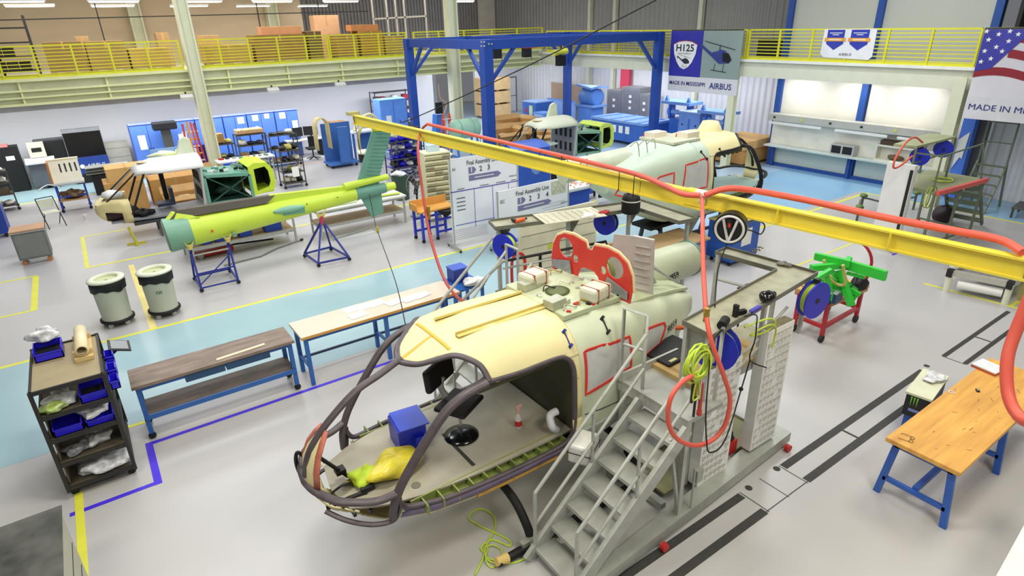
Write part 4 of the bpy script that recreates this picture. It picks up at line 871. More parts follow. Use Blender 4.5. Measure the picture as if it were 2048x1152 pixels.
bin_('parts_bin', 'bright blue parts bin with black dividers on top of the tan shelf cart', (X0+.2, 9.02, 1.535), .3, .34, .14, BB, 0, fill=BLACK)
def bag(p, d, label, seed, m=PLASTIC, rz=0, cat='plastic bag', name='plastic_bag', amp=.22): return tag(M().blob((0, 0, d[2]/2), d, seed, amp, 22, 12, .8).build(name, m, loc=p, rz=rz), label, cat)
BAGM = mat('#E6E8EA', .12, 0, .45, 12, .8, var2='#B4B6BA')
bag((X0+.2, 9.14, 1.69), (.3, .2, .16), 'clear plastic bag bulging out of the blue bin on the shelf cart', 3, BAGM)
t = thing('foam_roller', 'long cream roller lying in a wooden cradle on top of the tan shelf cart', 'roller', (X1-.16, 8.92, 1.535), .0)
M().bb(-.1, .1, -.38, .3, 0, .05).build('cradle_base', mat('#D6BC82', .6), t)
M().prism([(-.1, -.3, .05), (.1, -.3, .05), (.1, -.3, .12), (.04, -.3, .08), (-.04, -.3, .08), (-.1, -.3, .12)], (0, .04, 0)).build('cradle_support', mat('#D6BC82', .6), t); M().prism([(-.1, .22, .05), (.1, .22, .05), (.1, .22, .12), (.04, .22, .08), (-.04, .22, .08), (-.1, .22, .12)], (0, .04, 0)).build('cradle_support', mat('#D6BC82', .6), t)
mm = M().lathe([(.055, -.36), (.072, -.36), (.072, .36), (.055, .36), (.055, -.34)], (0, 0, .135), 'Y', 20, caps=False); mm.build('roller_tube', mat('#EBDDB4', .5), t)
for k in range(4): bin_('parts_bin', 'small blue bin hung on the right side of the shelf cart', (X1+.075, 8.3+k*.21, 1.2+.06*(k % 2)), .1, .18, .14, BB, 0, 'blue bins hung on the cart side')
t = thing('tablet_arm', 'dark framed tablet on an arm behind the shelf cart', 'tablet', (X1+.16, 9.15, 1.2)); M().bar((-.16, 0, 0), (0, 0, .1), .03).build('arm', DARK, t); M().box((.05, 0, .16), (.26, .34, .02), 0, 0, .35).build('frame', DARK, t); M().box((.053, 0, .173), (.2, .28, .006), 0, 0, .35).build('screen', mat('#8D9298', .3), t)
bin_('parts_bin', 'blue bin on the second shelf of the shelf cart, right corner', (X1-.16, 8.25, 1.182), .28, .3, .15, BB, fill=BLACK)
bin_('parts_bin', 'blue bin with plastic strips on the third shelf of the shelf cart, left', (X0+.21, 8.25, .852), .3, .32, .14, BB)
bin_('parts_bin', 'blue bin on the third shelf of the shelf cart, right', (X1-.18, 8.25, .852), .3, .32, .12, BB)
bag((X0+.22, 8.32, 1.182), (.3, .3, .14), 'clear bag with white papers on the second shelf of the shelf cart', 4, BAGM, .2)
bag((X0+.15, 8.16, 1.182), (.26, .2, .1), 'clear bag with lime green part on the second shelf of the shelf cart', 9, mat('#C4D3A0', .15, 0, .4, 12, .6, var2='#A8C83C'), .1)
bag((X1-.22, 8.2, .96), (.3, .24, .12), 'clear bag resting on the right blue bin of the shelf cart', 12, BAGM, .1)
bag((X0+.22, 8.24, .502), (.32, .22, .09), 'dark and silver plastic bag on the fourth shelf of the shelf cart', 6, mat('#55585E', .12, 0, .6, 14, .8, var2='#C5C8CE'), .3)
bag((X1-.28, 8.3, .502), (.26, .24, .13), 'clear bag with a papers packet on the fourth shelf of the shelf cart', 15, BAGM, .3)
bag((X1-.3, 8.24, .152), (.52, .36, .16), 'large crumpled clear plastic bag on the bottom shelf of the shelf cart', 21, BAGM, .1)
bag((X0+.24, 8.3, .152), (.2, .2, .1), 'small clear bag on the bottom shelf of the shelf cart', 23, BAGM, .1)
# workbenches
def bench(name, label, x0, x1, y0, y1, z, topm, fm, legx, shelf=None, th=.045, edge=None, cast=False, w=.06):
    t = thing(name, label, 'bench', ((x0+x1)/2, (y0+y1)/2, 0)); a, b = (x1-x0)/2, (y1-y0)/2
    tp = M().bb(-a, a, -b, b, z-th, z).build('tabletop', topm, t)
    if edge:
        M().bb(-a, a, -b-.003, -b, z-th, z-.002).build('edge_band', edge, tp)
    for y in (-b+.06, b-.06):
        M().bar((-a+.05, y, z-th-.03), (a-.05, y, z-th-.03), .04, .06).build('apron', fm, t)
        for x in legx: M().bb(x-w/2, x+w/2, y-w/2, y+w/2, .1 if cast else 0, z-th-.0).build('leg', fm, t)
    for x in legx: M().bb(x-.02, x+.02, -b+.09, b-.09, .3, .34).bb(x-.02, x+.02, -b+.09, b-.09, z-th-.08, z-th-.04).build('end_rail', fm, t)
    if shelf: M().bb(-a+.06, a-.06, -b+.05, b-.05, shelf[0], shelf[0]+.03).build('shelf', shelf[1], t); M().bar((-a+.05, -b+.03, shelf[0]), (a-.05, -b+.03, shelf[0]), .03, .07).build('shelf_rail', fm, t)
    if cast:
        for x in legx:
            for y in (-b+.06, b-.06): caster(M(), x, y, .05).build('caster', RUB, t)
    return t
FB2 = mat('#2F66B4', .45, 0, .12)
BRN = mat('#8E7C6E', .6, 0, .25, 3, var2='#6F6258', stretch=(1, 4, 1)); BRN2 = mat('#6A5A50', .6, 0, .3, 3, var2='#4A4038', stretch=(1, 4, 1))
B1 = bench('workbench', 'low blue framed bench with worn brown top and lower shelf, left of the white bench', -.3, 1.9, 8.72, 9.3, .89, BRN, FB2, (-1.03, 1.03), (.36, BRN2), cast=True)
M().bb(.1, .72, -.27, -.05, .72, .83).build('drawer', mat('#264A70', .5), B1); M().bb(-.45, .08, -.27, -.05, .72, .83).build('drawer', mat('#264A70', .5), B1)
tag(M().bb(-.35, .35, -.03, .03, 0, .008).build('paper_strip', mat('#E2D6B8', .7), loc=(1.15, 8.85, .892), rz=.08), 'pale paper strip along the front edge of the brown bench', 'paper strip')
B2 = bench('workbench', 'long blue framed bench with a pale top and wooden edge behind the helicopter', 2.0, 4.85, 8.7, 9.35, .9, mat('#E0D0BC', .45, 0, .06, 1.5), FB2, (-1.35, 0, 1.36), None, edge=mat('#D6A04A', .5))
M().bar((-1.35, .27, .25), (1.36, .27, .25), .035).build('back_rail', mat('#22375E', .5), B2)
for k, (px, py, r) in enumerate(((703, 618, .1), (728, 613, .1), (752, 607, .2), (715, 630, .05), (788, 604, .15), (820, 597, .1), (842, 590, .2))):
    q = g(px, py, .902+.001*k); t = thing('paper_sheet', ('white sheet of paper on the pale bench, leftmost at the back', 'white sheet of paper on the pale bench beside the leftmost', 'white sheet of paper tilted on the pale bench, middle', 'white sheet of paper at the front edge of the pale bench', 'white stack of papers on the pale bench, centre right', 'white sheet of paper overlapping the stack on the pale bench', 'white sheet of paper on the pale bench, rightmost')[k], 'paper', q, r+.05)
    M().bb(-.15, .15, -.105, .105, 0, .003).build('sheet', PAPER, t)
t = thing('storage_bin', 'dark blue lidded box standing at the far right end of the pale bench', 'box', g(925, 598, .02)*0+Vector((5.02, 9.35, .0)), 0)
t.location = (5.1, 9.2, .882)
M().bb(-.15, .15, -.13, .13, 0, .26).build('bin_body', mat('#20349A', .4), t); M().bb(-.16, .16, -.14, .14, .26, .285).build('lid', mat('#3A5CC8', .4), t)
t = thing('side_cart', 'small blue cart with a white crumpled sheet beside the dark blue box', 'cart', (5.15, 9.1, 0)); M().bb(-.28, .28, -.32, .32, .84, .88).build('cart_top', FB2, t); legs(t, (-.24, .24), (-.28, .28), 0, .84, .05, FB2)
bag((5.25, 8.88, .885), (.4, .3, .1), 'white crumpled sheet on the small blue cart', 31, WHITE)
# trash drums
def drum(p, label, num=None, lin_=True):
    t = thing('trash_drum', label, 'trash can', p)
    M().lathe([(.27, .14), (.255, .16), (.285, .9), (.29, .92)], seg=32).build('drum_body', mat('#B6BAA8', .5, 0, .06), t)
    mm = M(); vs = []; fs = []; n = 40
    for i, (r, z) in enumerate(((.30, .95), (.305, .86), (.30, .75))):
        for k in range(n): a = 2*PI*k/n; vs.append((r*(1+.02*math.sin(7*a+i)), r*(1+.02*math.sin(7*a+i)), 0)); vs[-1] = ((r+.008*math.sin(9*a+i*2))*math.cos(a), (r+.008*math.sin(9*a+i*2))*math.sin(a), z+(.025*math.sin(3*a+1)+.012*math.sin(8*a) if i == 2 else 0))
    for i in range(2):
        for k in range(n): fs.append((i*n+k, i*n+(k+1) % n, (i+1)*n+(k+1) % n, (i+1)*n+k))
    mm.add(vs, fs, True).build('bag_liner', BLACK, t, solid=.004)
    M().lathe([(.2, .9), (.2, .965), (.22, .985), (.315, .97), (.325, .94), (.3, .94)], seg=36, caps=False).build('rim_lid', mat('#DCDFC6', .5), t, solid=.006)
    M().lathe([(.2, .93), (.02, .93)], seg=24, caps=False).build('bag_bottom', mat('#C9CC9C', .5), t)
    dl = M().lathe([(.29, .09), (.3, .1), (.3, .14), (.27, .15)], seg=30).build('dolly', BLACK, t)
    for k in range(5): a = 2*PI*k/5+.3; caster(M(), .24*math.cos(a), .24*math.sin(a), .045).build('caster', GALV, dl)
    return t
d1 = drum(g(239, 645, 0), 'pale grey trash drum with black liner on a dolly, left of the yellow line')
d2 = drum(g(332, 627, 0), 'pale grey trash drum numbered in black, right of the yellow line')
dv = -Vector((d2.location.x, d2.location.y, 0)).normalized(); uu = Vector((0, 0, 1)).cross(dv)
text('720', .055, dv*.285+uu*-.02+Vector((0, 0, .55)), uu, (0, 0, 1), INK, d2, world=False, depth=.006, align='CENTER', bold=.01)
# cabinet at front left corner and pale cabinet at the front right corner
t = thing('metal_cabinet', 'dark grey metal cabinet top at the bottom left corner of the picture', 'cabinet', (-2.0, 5.6, 0)); M().bb(-1.1, .9, -.9, .85, .03, .98).build('cabinet_body', mat('#B3B29C', .5, .05, .1, 2), t, bevel=.01); M().bb(-1.12, .92, -.92, .87, .98, 1.0).build('cabinet_top', mat('#5C5D56', .5, .1, .5, 3, var2='#33342F'), t); M().bb(-1.1, .9, -.88, .83, 0, .03).build('plinth', DARK, t)
for z in (.3, .6): M().bb(.9, .905, -.8, .75, z, z+.01).build('drawer_seam', DARK, t)
t = thing('white_cabinet', 'white cabinet corner at the bottom right corner of the picture', 'cabinet', (0, 0, 0)); a, b = g(2070, 1010, 1.0), g(1985, 1165, 1.0); t.location = (a.x, a.y, 0)
dd = (a-b).normalized(); nn = Vector((dd.y, -dd.x, 0)); P = [b-dd*.2, a+dd*.6, a+dd*.6+nn*.8, b-dd*.2+nn*.8]
M().prism([Vector((p.x, p.y, .0)) for p in P], (0, 0, .97)).build('cabinet_body', WHITE, t, world=True); M().prism([Vector((p.x, p.y, .97)) for p in P], (0, 0, .03)).build('cabinet_top', mat('#E6E8E2', .5), t, world=True)
# wooden bench on the right
t = thing('wooden_workbench', 'large worn butcher block bench on splayed blue legs at the right', 'workbench', (8.1, 1.86, 0))
M().bb(-1.42, 1.5, -.38, .38, .77, .83).build('tabletop', mat('#E2AE58', .45, 0, .3, 2.2, var2='#C8904A', stretch=(.5, 5, 1)), t, bevel=.008)
BL2 = mat('#2F5FB8', .45, 0, .12)
for x in (-1.32, .15, 1.4):
    for s in (-1, 1): M().bar((x, s*.28, .76), (x, s*.36, 0), .07, .05, up=(1, 0, 0)).build('leg', BL2, t)
    M().bar((x, -.33, .24), (x, .33, .24), .05).build('leg_rail', BL2, t); M().bar((x, -.3, .73), (x, .3, .73), .05).build('top_rail', BL2, t)
M().bb(-1.3, 1.4, -.03, .03, .24, .3).build('stretcher', BL2, t); M().bb(-1.3, 1.45, -.29, -.25, .7, .77).build('apron', BL2, t)
mm = M()
for k in range(26): mm.box((random.uniform(-1.2, 1.3), random.gauss(-.12, .12), .8305), (random.uniform(.01, .09), .008, .001), random.uniform(-1, 1))
tag(mm.build('scratches', mat('#8A6434', .7), t), kind='stuff')
t = thing('safety_glasses', 'dark wire safety glasses on the near corner of the wooden bench', 'glasses', g(1823, 881, .832), .2)
for s in (-1, 1): M().tube([(s*.035+.028*math.cos(a), .0+.02*math.sin(a), .012) for a in [2*PI*k/14 for k in range(14)]], .003, 5, closed=True).build('lens_rim', DARK, t); M().tube([(s*.06, 0, .012), (s*.062, .1, .012), (s*.055, .12, .004)], .003, 5).build('temple_arm', DARK, t)
t = thing('magnet_block', 'small black block on the wooden bench', 'block', g(1955, 782, .832), .6); M().bb(-.03, .03, -.018, .018, 0, .02).build('block_body', DARK, t, bevel=.004); M().bb(-.02, .02, -.01, .01, .02, .022).build('block_face', GALV, t)
t = thing('tape_roll', 'small white ring and wire on the wooden bench', 'tape', g(1903, 785, .832)); M().tube([(.03*math.cos(a), .03*math.sin(a), .006) for a in [2*PI*k/16 for k in range(16)]], .006, 6, closed=True).build('ring', WHITE, t); M().tube([(.03, 0, .005), (.09, -.01, .005), (.14, .01, .005)], .003, 5).build('wire', GALV, t)
t = thing('document_tray', 'white perforated tray of small parts at the far end of the wooden bench', 'tray', g(1976, 738, .83), -.15); M().bb(-.13, .13, -.15, .15, 0, .035).build('tray_base', mat('#B25A3C', .6), t); M().bb(-.13, .13, -.15, .15, .035, .05).build('tray_cover', mat('#E9ECEF', .3, 0, .15, 30), t)
q = g(1880, 800, 0.0); t = thing('drink_carton', 'black cardboard tray with green claw marks and a pale lid behind the wooden bench', 'carton', (8.55, 2.55, 0), .15)
M().bb(-.38, .38, -.14, .14, .3, .62).build('carton_body', mat('#16171B', .5), t); M().bb(-.39, .42, -.15, .16, .62, .65).build('lid_sheet', mat('#D8DABF', .6), t); M().bb(-.3, .3, -.12, .12, 0, .3).build('support_crate', BL2, t)
for k in (-1, 0, 1): M().prism([(-.383, .03+.035*k, .6), (-.383, .045+.035*k, .6), (-.383, .038+.035*k, .47-.02*abs(k))], (.002, 0, 0)).build('claw_mark', mat('#8FE03A', .5), t)
M().bb(-.384, -.38, -.08, .08, .38, .42).build('logo_band', mat('#7A86C8', .5), t)
bag((8.75, 2.55, .652), (.3, .2, .06), 'clear plastic bag on the pale lid behind the wooden bench', 41, BAGM)
# red cart with green lifting jig
JC = thing('jig_cart', 'red tubular cart with wooden pallet deck on black wheels', 'cart', (10.6, 4.9, 0))
RC = mat('#B0202C', .45, 0, .12); ja = [(9.75, 4.6), (10.95, 4.55), (11.0, 5.3), (9.8, 5.45)]
ja = [tuple(g(px, py, .3)[:2]) for px, py in ((1592, 632), (1647, 654), (1716, 615), (1660, 595))]
for i in range(4):
    a, b = ja[i], ja[(i+1) % 4]; M().bar((*a, .3), (*b, .3), .06).build('frame_tube', RC, JC, world=True)
    M().bar((*a, .14), (*a, .75), .06, up=(1, 0, 0)).build('upright', RC, JC, world=True); M().cyl((a[0], a[1]-.025, .07), (a[0], a[1]+.025, .07), .07, 14).build('wheel', RUB, JC, world=True)
M().tube(spl([(*ja[2], .7), (ja[2][0]+.02, ja[2][1]-.05, 1.2), (ja[2][0]-.05, ja[2][1]+.1, 1.5), (ja[3][0], ja[3][1]-.1, 1.5)], 4), .025, 8).build('push_handle', RC, JC, world=True)
jc = Vector((sum(p[0] for p in ja)/4, sum(p[1] for p in ja)/4, 0)); e1 = (Vector((*ja[1], 0))-Vector((*ja[0], 0))).normalized(); e2 = Vector((-e1.y, e1.x, 0)); jr = math.atan2(e1.y, e1.x)
def J(u, v, z): return jc+e1*u+e2*v+Vector((0, 0, z))
mm = M()
for k in range(6): mm.box(J(0, -.5+k*.2, .78), (.72, .13, .035), jr)
mm.build('pallet_deck', mat('#D8A866', .6, 0, .15), JC, world=True); M().box(J(.3, 0, .72), (.08, 1.15, .08), jr).box(J(-.3, 0, .72), (.08, 1.15, .08), jr).build('pallet_bearer', mat('#C4935A', .6), JC, world=True)
GJ = thing('lifting_jig', 'bright green steel lifting jig of crossed beams standing on the red cart', 'jig', J(0, 0, .8), 0); GG = mat('#35C73F', .4, 0, .12)
def G3(px, py, z): return g(px, py, z)
for a, b, w_, h_ in (((1630, 512, 1.5), (1700, 528, 1.5), .08, .12), ((1622, 536, 1.42), (1690, 530, 1.42), .09, .1), ((1690, 528, 1.45), (1772, 552, 1.45), .08, .16), ((1665, 545, 1.3), (1710, 580, .95), .09, .09), ((1680, 540, 1.35), (1703, 612, .84), .09, .09), ((1650, 545, 1.35), (1664, 600, .84), .08, .08), ((1628, 560, 1.3), (1631, 605, .84), .07, .07), ((1628, 560, 1.3), (1662, 540, 1.42), .07, .07), ((1640, 560, 1.1), (1712, 598, .9), .07, .07), ((1650, 552, 1.15), (1720, 590, .98), .07, .07), ((1694, 546, 1.3), (1730, 555, 1.3), .05, .05), ((1700, 515, 1.5), (1690, 530, 1.4), .07, .07)):
    M().bar(G3(*a), G3(*b), w_, h_).build('beam', GG, GJ, world=True)
cable([G3(1648, 520, 1.52), G3(1655, 545, 1.3), G3(1668, 565, 1.15), G3(1690, 568, 1.2), G3(1686, 530, 1.55)], .025, mat('#C9B96E', .6), 'tan lifting strap draped over the green jig', 'strap', 'lifting_strap')
cable([G3(1712, 530, 1.45), G3(1714, 560, 1.2), G3(1700, 575, 1.1)], .01, BLACK, 'thin black sling hanging from the green jig', 'strap', 'sling')
item('black_bag', 'black fabric bag hanging under the green jig', 'bag', G3(1715, 580, .83), M().blob((0, 0, .12), (.36, .26, .26), 3, .1), BLACK)
for k, (px, py) in enumerate(((1645, 603), (1664, 600))):
    t = thing('blue_case', ('dark blue case on the red cart, larger of the two', 'dark blue case on the red cart beside the larger one')[k], 'case', G3(px, py, .8), jr+.1); M().bb(-.11, .11, -.13, .13, 0, .17).build('case_body', mat('#233E72', .45), t); M().bb(-.115, .115, -.135, .135, .17, .195).build('case_lid', mat('#C8CCD2', .5), t)
# aluminium jig on the floor at the right
AJ = thing('roller_fixture', 'low aluminium framed fixture with cream feet on the floor at the far right', 'fixture', (14.4, 4.0, 0)); AL = mat('#C6C4B8', .4, .4, .12)
ap = [g(1972-44, 548, .42), g(2008, 568, .42), g(2040, 548, .42), g(1960, 528, .42)]
ap = [Vector((13.7, 4.25, .42)), Vector((13.9, 3.3, .42)), Vector((15.3, 3.2, .42)), Vector((15.2, 4.2, .42))]
for i in range(4): M().bar(ap[i], ap[(i+1) % 4], .07, .12).build('frame_bar', AL, AJ, world=True); M().cyl((ap[i].x, ap[i].y, 0), (ap[i].x, ap[i].y, .42), .06, 10).build('foot', CREAMW, AJ, world=True); M().box(ap[i]+Vector((-.02, 0, 0)), (.12, .1, .16)).build('corner_block', DARK if i < 2 else AL, AJ, world=True)
M().prism([ap[0]-Vector((0, 0, .03)), ap[1]-Vector((0, 0, .03)), ap[2]-Vector((0, 0, .03)), ap[3]-Vector((0, 0, .03))], (0, 0, .02)).build('slat_panel', mat('#9A9890', .4, .4, .3, 3, stretch=(1, 8, 1)), AJ, world=True)
M().cyl((13.75, 4.1, .2), (13.95, 3.4, .2), .09, 16).build('roller', WHITE, AJ, world=True)
for k, (px, py) in enumerate(((1908, 545), (1925, 530), (2040, 585))):
    q = g(px, py, 0); t = thing('machine_foot', ('cream machine foot left of the aluminium fixture', 'cream machine foot behind the left end of the aluminium fixture', 'cream machine foot at the right edge beside the aluminium fixture')[k], 'fixture', q); M().cyl((0, 0, 0), (0, 0, .3), .12, 14, .09).build('foot_body', CREAMW, t); M().box((0, 0, .34), (.26, .2, .08)).build('clamp', AL, t)
# ================================================================ TAIL BOOM ON STANDS
TB = thing('tail_boom', 'lime yellow helicopter tail boom with teal fin resting on two blue stands', 'tail boom', (3.5, 14.5, 1.2))
def T(px, py, y=14.5): return gy(px, py, y)
cA, cB = Vector((.97, 14.5, 1.26)), Vector((6.35, 14.5, 1.47))
LM = mat('#CFE648', .42, 0, .06)
def boom(a, b, r0, r1, nm, m, seg=26): M().cyl(a, b, r0, seg, r1).build(nm, m, TB, world=True)
P_ = lambda t: cA.lerp(cB, t); Rr = lambda t: .37+(.12-.37)*t**.9
boom(P_(0), P_(.09), Rr(0), Rr(.09)+.005, 'end_ring', mat('#7FAF93', .5)); boom(P_(.09), P_(.62), Rr(.09), Rr(.62), 'boom_shell', LM); boom(P_(.62), P_(1), Rr(.62), Rr(1)*.8, 'boom_cone', LM)
M().lathe([(.33, 0), (.33, .01)], (.965, 14.5, 1.26), 'X', 24).build('end_cover', mat('#5E8A72', .5), TB, world=True)
# dark spine fairing and drive shaft cover
spn = [(.14, .2), (.52, .17)]
M().prism([P_(.02)+Vector((0, -.1, .33)), P_(.12)+Vector((0, -.16, .34)), P_(.4)+Vector((0, -.12, .27)), P_(.44)+Vector((0, -.06, .40)), P_(.06)+Vector((0, -.03, .50))], (0, .16, 0)).build('spine_fairing', mat('#4E463A', .5, 0, .15), TB, world=True)
M().prism([P_(.0)+Vector((0, -.08, .3)), P_(.13)+Vector((0, -.2, .3)), P_(.04)+Vector((0, -.02, .48))], (0, .1, 0)).build('front_fillet', LM, TB, world=True)
M().prism([P_(.40)+Vector((0, -.05, .26)), P_(.82)+Vector((0, -.04, .13)), P_(.82)+Vector((0, -.04, .22)), P_(.42)+Vector((0, -.05, .42))], (0, .12, 0)).build('shaft_cover', LM, TB, world=True)
M().cyl(P_(.75)+Vector((0, -.02, .24)), P_(.97)+Vector((0, -.02, .27)), .1, 14, .07).build('gearbox_fairing', LM, TB, world=True)
M().cyl(P_(.8), P_(.95)+Vector((0, 0, 0)), .16, 14, .13).build('tail_collar', TEAL, TB, world=True)
fn = [T(745, 262), T(785, 259), T(757, 360), T(760, 375), T(716, 376), T(716, 362)]
f_ = M().prism(fn, (0, .07, 0)).build('upper_fin', TEAL, TB, world=True, bevel=.015); M().prism([T(716, 385), T(762, 378), T(768, 425), T(745, 436)], (0, .06, 0)).build('lower_fin', TEAL, TB, world=True, bevel=.015)
mm = M()
for k in range(14): t_ = .06+k*.065; mm.bar(fn[0].lerp(fn[4], t_)+Vector((.12, -.006, 0)), fn[1].lerp(fn[3], t_)+Vector((-.03, -.006, -.01)), .012)
mm.build('fin_rib', mat('#5E9281', .5), f_, world=True); M().prism([T(744, 264), T(747, 257), T(786, 254), T(785, 262)], (0, .075, 0)).build('fin_cap', LM, f_, world=True)
M().box(P_(.47)+Vector((.15, -.26, -.02)), (.5, .04, .1), 0, 0, .04).build('stabiliser_slot', mat('#6C9F88', .5), TB, world=True)
M().box(P_(.16)+Vector((0, -.345, -.02)), (.05, .01, .05)).build('orange_mark', ORANGE, TB, world=True); M().cyl(P_(.24)+Vector((0, -.2, -.2)), P_(.24)+Vector((0, -.36, -.22)), .05, 10).build('port_boss', mat('#7FA07A', .5), TB, world=True)
SB = mat('#1F2E8E', .45)
S1 = thing('boom_stand', 'blue wheeled stand with yellow padded cradles under the thick end of the tail boom', 'stand', (1.7, 14.3, 0))
for x in (1.33, 2.1):
    for y in (14.0, 14.85): M().bar((x, y, .08), (x, 14.2+.15*(y > 14.3), .85), .04, up=(1, 0, 0)).build('leg', SB, S1, world=True); M().cyl((x, y-.015, .05), (x, y+.015, .05), .045, 10).build('caster', RUB, S1, world=True)
    M().bar((x, 14.27, .8), (x, 14.2, .98), .05, up=(1, 0, 0)).build('post', SB, S1, world=True); M().prism([(x-.03, 14.16, .95), (x-.1, 14.14, 1.14), (x-.03, 14.12, 1.06), (x+.03, 14.12, 1.06), (x+.1, 14.14, 1.14), (x+.03, 14.16, .95)], (0, .06, 0)).build('cradle_pad', mat('#E0CF6A', .6), S1, world=True)
    M().bar((x, 14.0, .1), (x, 14.85, .1), .035).build('side_rail', SB, S1, world=True)
for y, z in ((14.0, .1), (14.85, .1), (14.1, .4), (14.2, .8)): M().bar((1.33, y, z), (2.1, y, z), .03).build('cross_rail', SB if z < .5 else GALV, S1, world=True)
M().bar((1.33, 14.05, .15), (2.1, 14.15, .7), .02).build('brace', SB, S1, world=True)
S2 = thing('boom_stand', 'blue triangular wheeled stand under the middle of the tail boom', 'stand', (4.2, 14.4, 0))
B_ = [(3.85, 14.75), (3.9, 13.85), (4.65, 13.8), (4.55, 14.8)]
for i, b in enumerate(B_): M().bar((*b, .1), (4.25+.06*(i > 1), 14.3, .95), .04, up=(1, 0, 0)).build('leg', SB, S2, world=True); M().bar((*b, .1), (*B_[(i+1) % 4], .1), .04).build('base_rail', SB, S2, world=True); M().cyl((b[0], b[1]-.015, .045), (b[0], b[1]+.015, .045), .045, 10).build('caster', RUB, S2, world=True)
M().bar((4.27, 14.3, .9), (4.27, 14.3, 1.1), .08, up=(1, 0, 0)).build('post', mat('#C23A4A', .5), S2, world=True); M().prism([(4.2, 14.28, 1.05), (4.15, 14.25, 1.25), (4.25, 14.25, 1.14), (4.32, 14.25, 1.14), (4.4, 14.25, 1.25), (4.34, 14.28, 1.05)], (0, .06, 0)).build('cradle_pad', mat('#E0CF6A', .6), S2, world=True)
M().blob((3.55, 14.24, 1.42), (.75, .16, .16), 1, .0).build('side_fairing', mat('#86B89C', .5), TB, world=True)
for q in (.5, .56, .7): M().cyl(P_(q)+Vector((0, -.21, .08)), P_(q)+Vector((0, -.235, .08)), .012, 8).build('rivet', DARK, TB, world=True)
# long tables behind the boom
LT = bench('long_table', 'grey steel table with plywood shelf behind the thick end of the tail boom', 1.4, 4.1, 16.0, 17.0, .86, mat('#CFCFCB', .5), SG, (-1.3, 1.3), (.36, mat('#B59A6C', .6, 0, .2)), w=.05)
LT2 = bench('long_table', 'grey steel table with white top under the tail boom fin', 4.6, 7.2, 15.7, 16.6, .82, mat('#E6E6DE', .5), SG, (-1.24, 1.24), (.36, mat('#A88F68', .6, 0, .2)), w=.05)
for k, (x, s_, h_, lab) in enumerate(((3.55, .42, .34, 'largest blue box on the plywood shelf behind the tail boom'), (2.85, .3, .22, 'blue box on the plywood shelf left of the largest one'), (2.3, .36, .2, 'low blue box on the plywood shelf in the middle'), (1.9, .24, .18, 'small blue box on the plywood shelf, leftmost'))):
    t = thing('blue_box', lab, 'box', (x, 16.35, .392)); M().bb(-s_/2, s_/2, -.2, .2, 0, h_).build('box_body', mat('#1D45A8', .45), t); M().bb(-s_/2-.01, s_/2+.01, -.21, .21, h_, h_+.02).build('lid', mat('#2450B8', .45), t)
t = thing('aircraft_skin', 'lime and pale green skin panel lying on the white table', 'panel', (5.35, 16.15, .822), .05); M().prism([(-.8, -.25, 0), (.4, -.3, 0), (.75, .1, 0), (-.5, .3, 0)], (0, 0, .03)).build('panel_sheet', mat('#C9D8B0', .5), t); M().bb(-.6, .3, -.1, .06, .03, .05).build('panel_rib', mat('#9DBDA8', .5), t)
t = thing('aircraft_skin', 'lime framed pale panel at the right end of the white table', 'panel', (6.75, 16.2, .822), -.05); M().prism([(-.6, -.2, 0), (.35, -.3, 0), (.4, .1, 0), (-.5, .3, 0)], (0, 0, .03)).build('panel_sheet', mat('#DADFD0', .5), t); M().prism([(-.6, -.25, .03), (.36, -.34, .03), (.36, -.28, .03), (-.6, -.19, .03)], (0, 0, .03)).build('edge_trim', LM, t)
t = thing('clear_film', 'thin clear film and loose tube lying under the white table', 'film', g(705, 470, 0)); M().bb(-.5, .6, -.2, .2, 0, .01).build('film_sheet', mat('#DCDEDC', .3), t); M().tube([(-.6, -.1, .04), (.6, .15, .04)], .02, 6).build('film_tube', GALV, t)
t = thing('floor_jack', 'red hydraulic floor jack lying behind the blue boom stand', 'jack', g(430, 508, .0), .12); M().box((0, 0, .09), (.9, .26, .14)).build('jack_frame', RED, t, bevel=.02); M().tube([(.45, 0, .14), (1.5, -.1, .06)], .025, 8).build('jack_handle', DARK, t)
for s in (-1, 1): M().cyl((-.38, s*.16, .07), (-.38, s*.12, .07), .07, 12).build('jack_wheel', GALV, t)
t = thing('pipe_length', 'grey bent pipe lying on the floor right of the red jack', 'pipe', g(520, 512, 0)); M().tube([(-.9, -.2, .03), (0, -.1, .03), (.5, .25, .03), (1.2, .5, .03)], .02, 6).build('pipe_body', mat('#8B8A82', .5), t); M().cyl((1.18, .49, .03), (1.26, .53, .03), .03, 8).build('pipe_end', DARK, t)
t = thing('screw_jack', 'yellow screw jack stand under the nose of the left helicopter', 'jack', (.52, 18.75, 0)); M().bar((-.22, .05, .02), (.22, -.05, .02), .06).bar((0, -.22, .02), (.0, .22, .02), .06).build('foot_bar', mat('#C9C232', .45), t); M().tube([(0, 0, .02), (-.08, 0, .5)], .035, 8).build('jack_tube', mat('#C9C232', .45), t)
item('floor_cup', 'small white foam cup standing on the floor left of the helicopter nose', 'cup', g(172, 438, 0), M().lathe([(.03, 0), (.05, .14)], seg=12), WHITE)
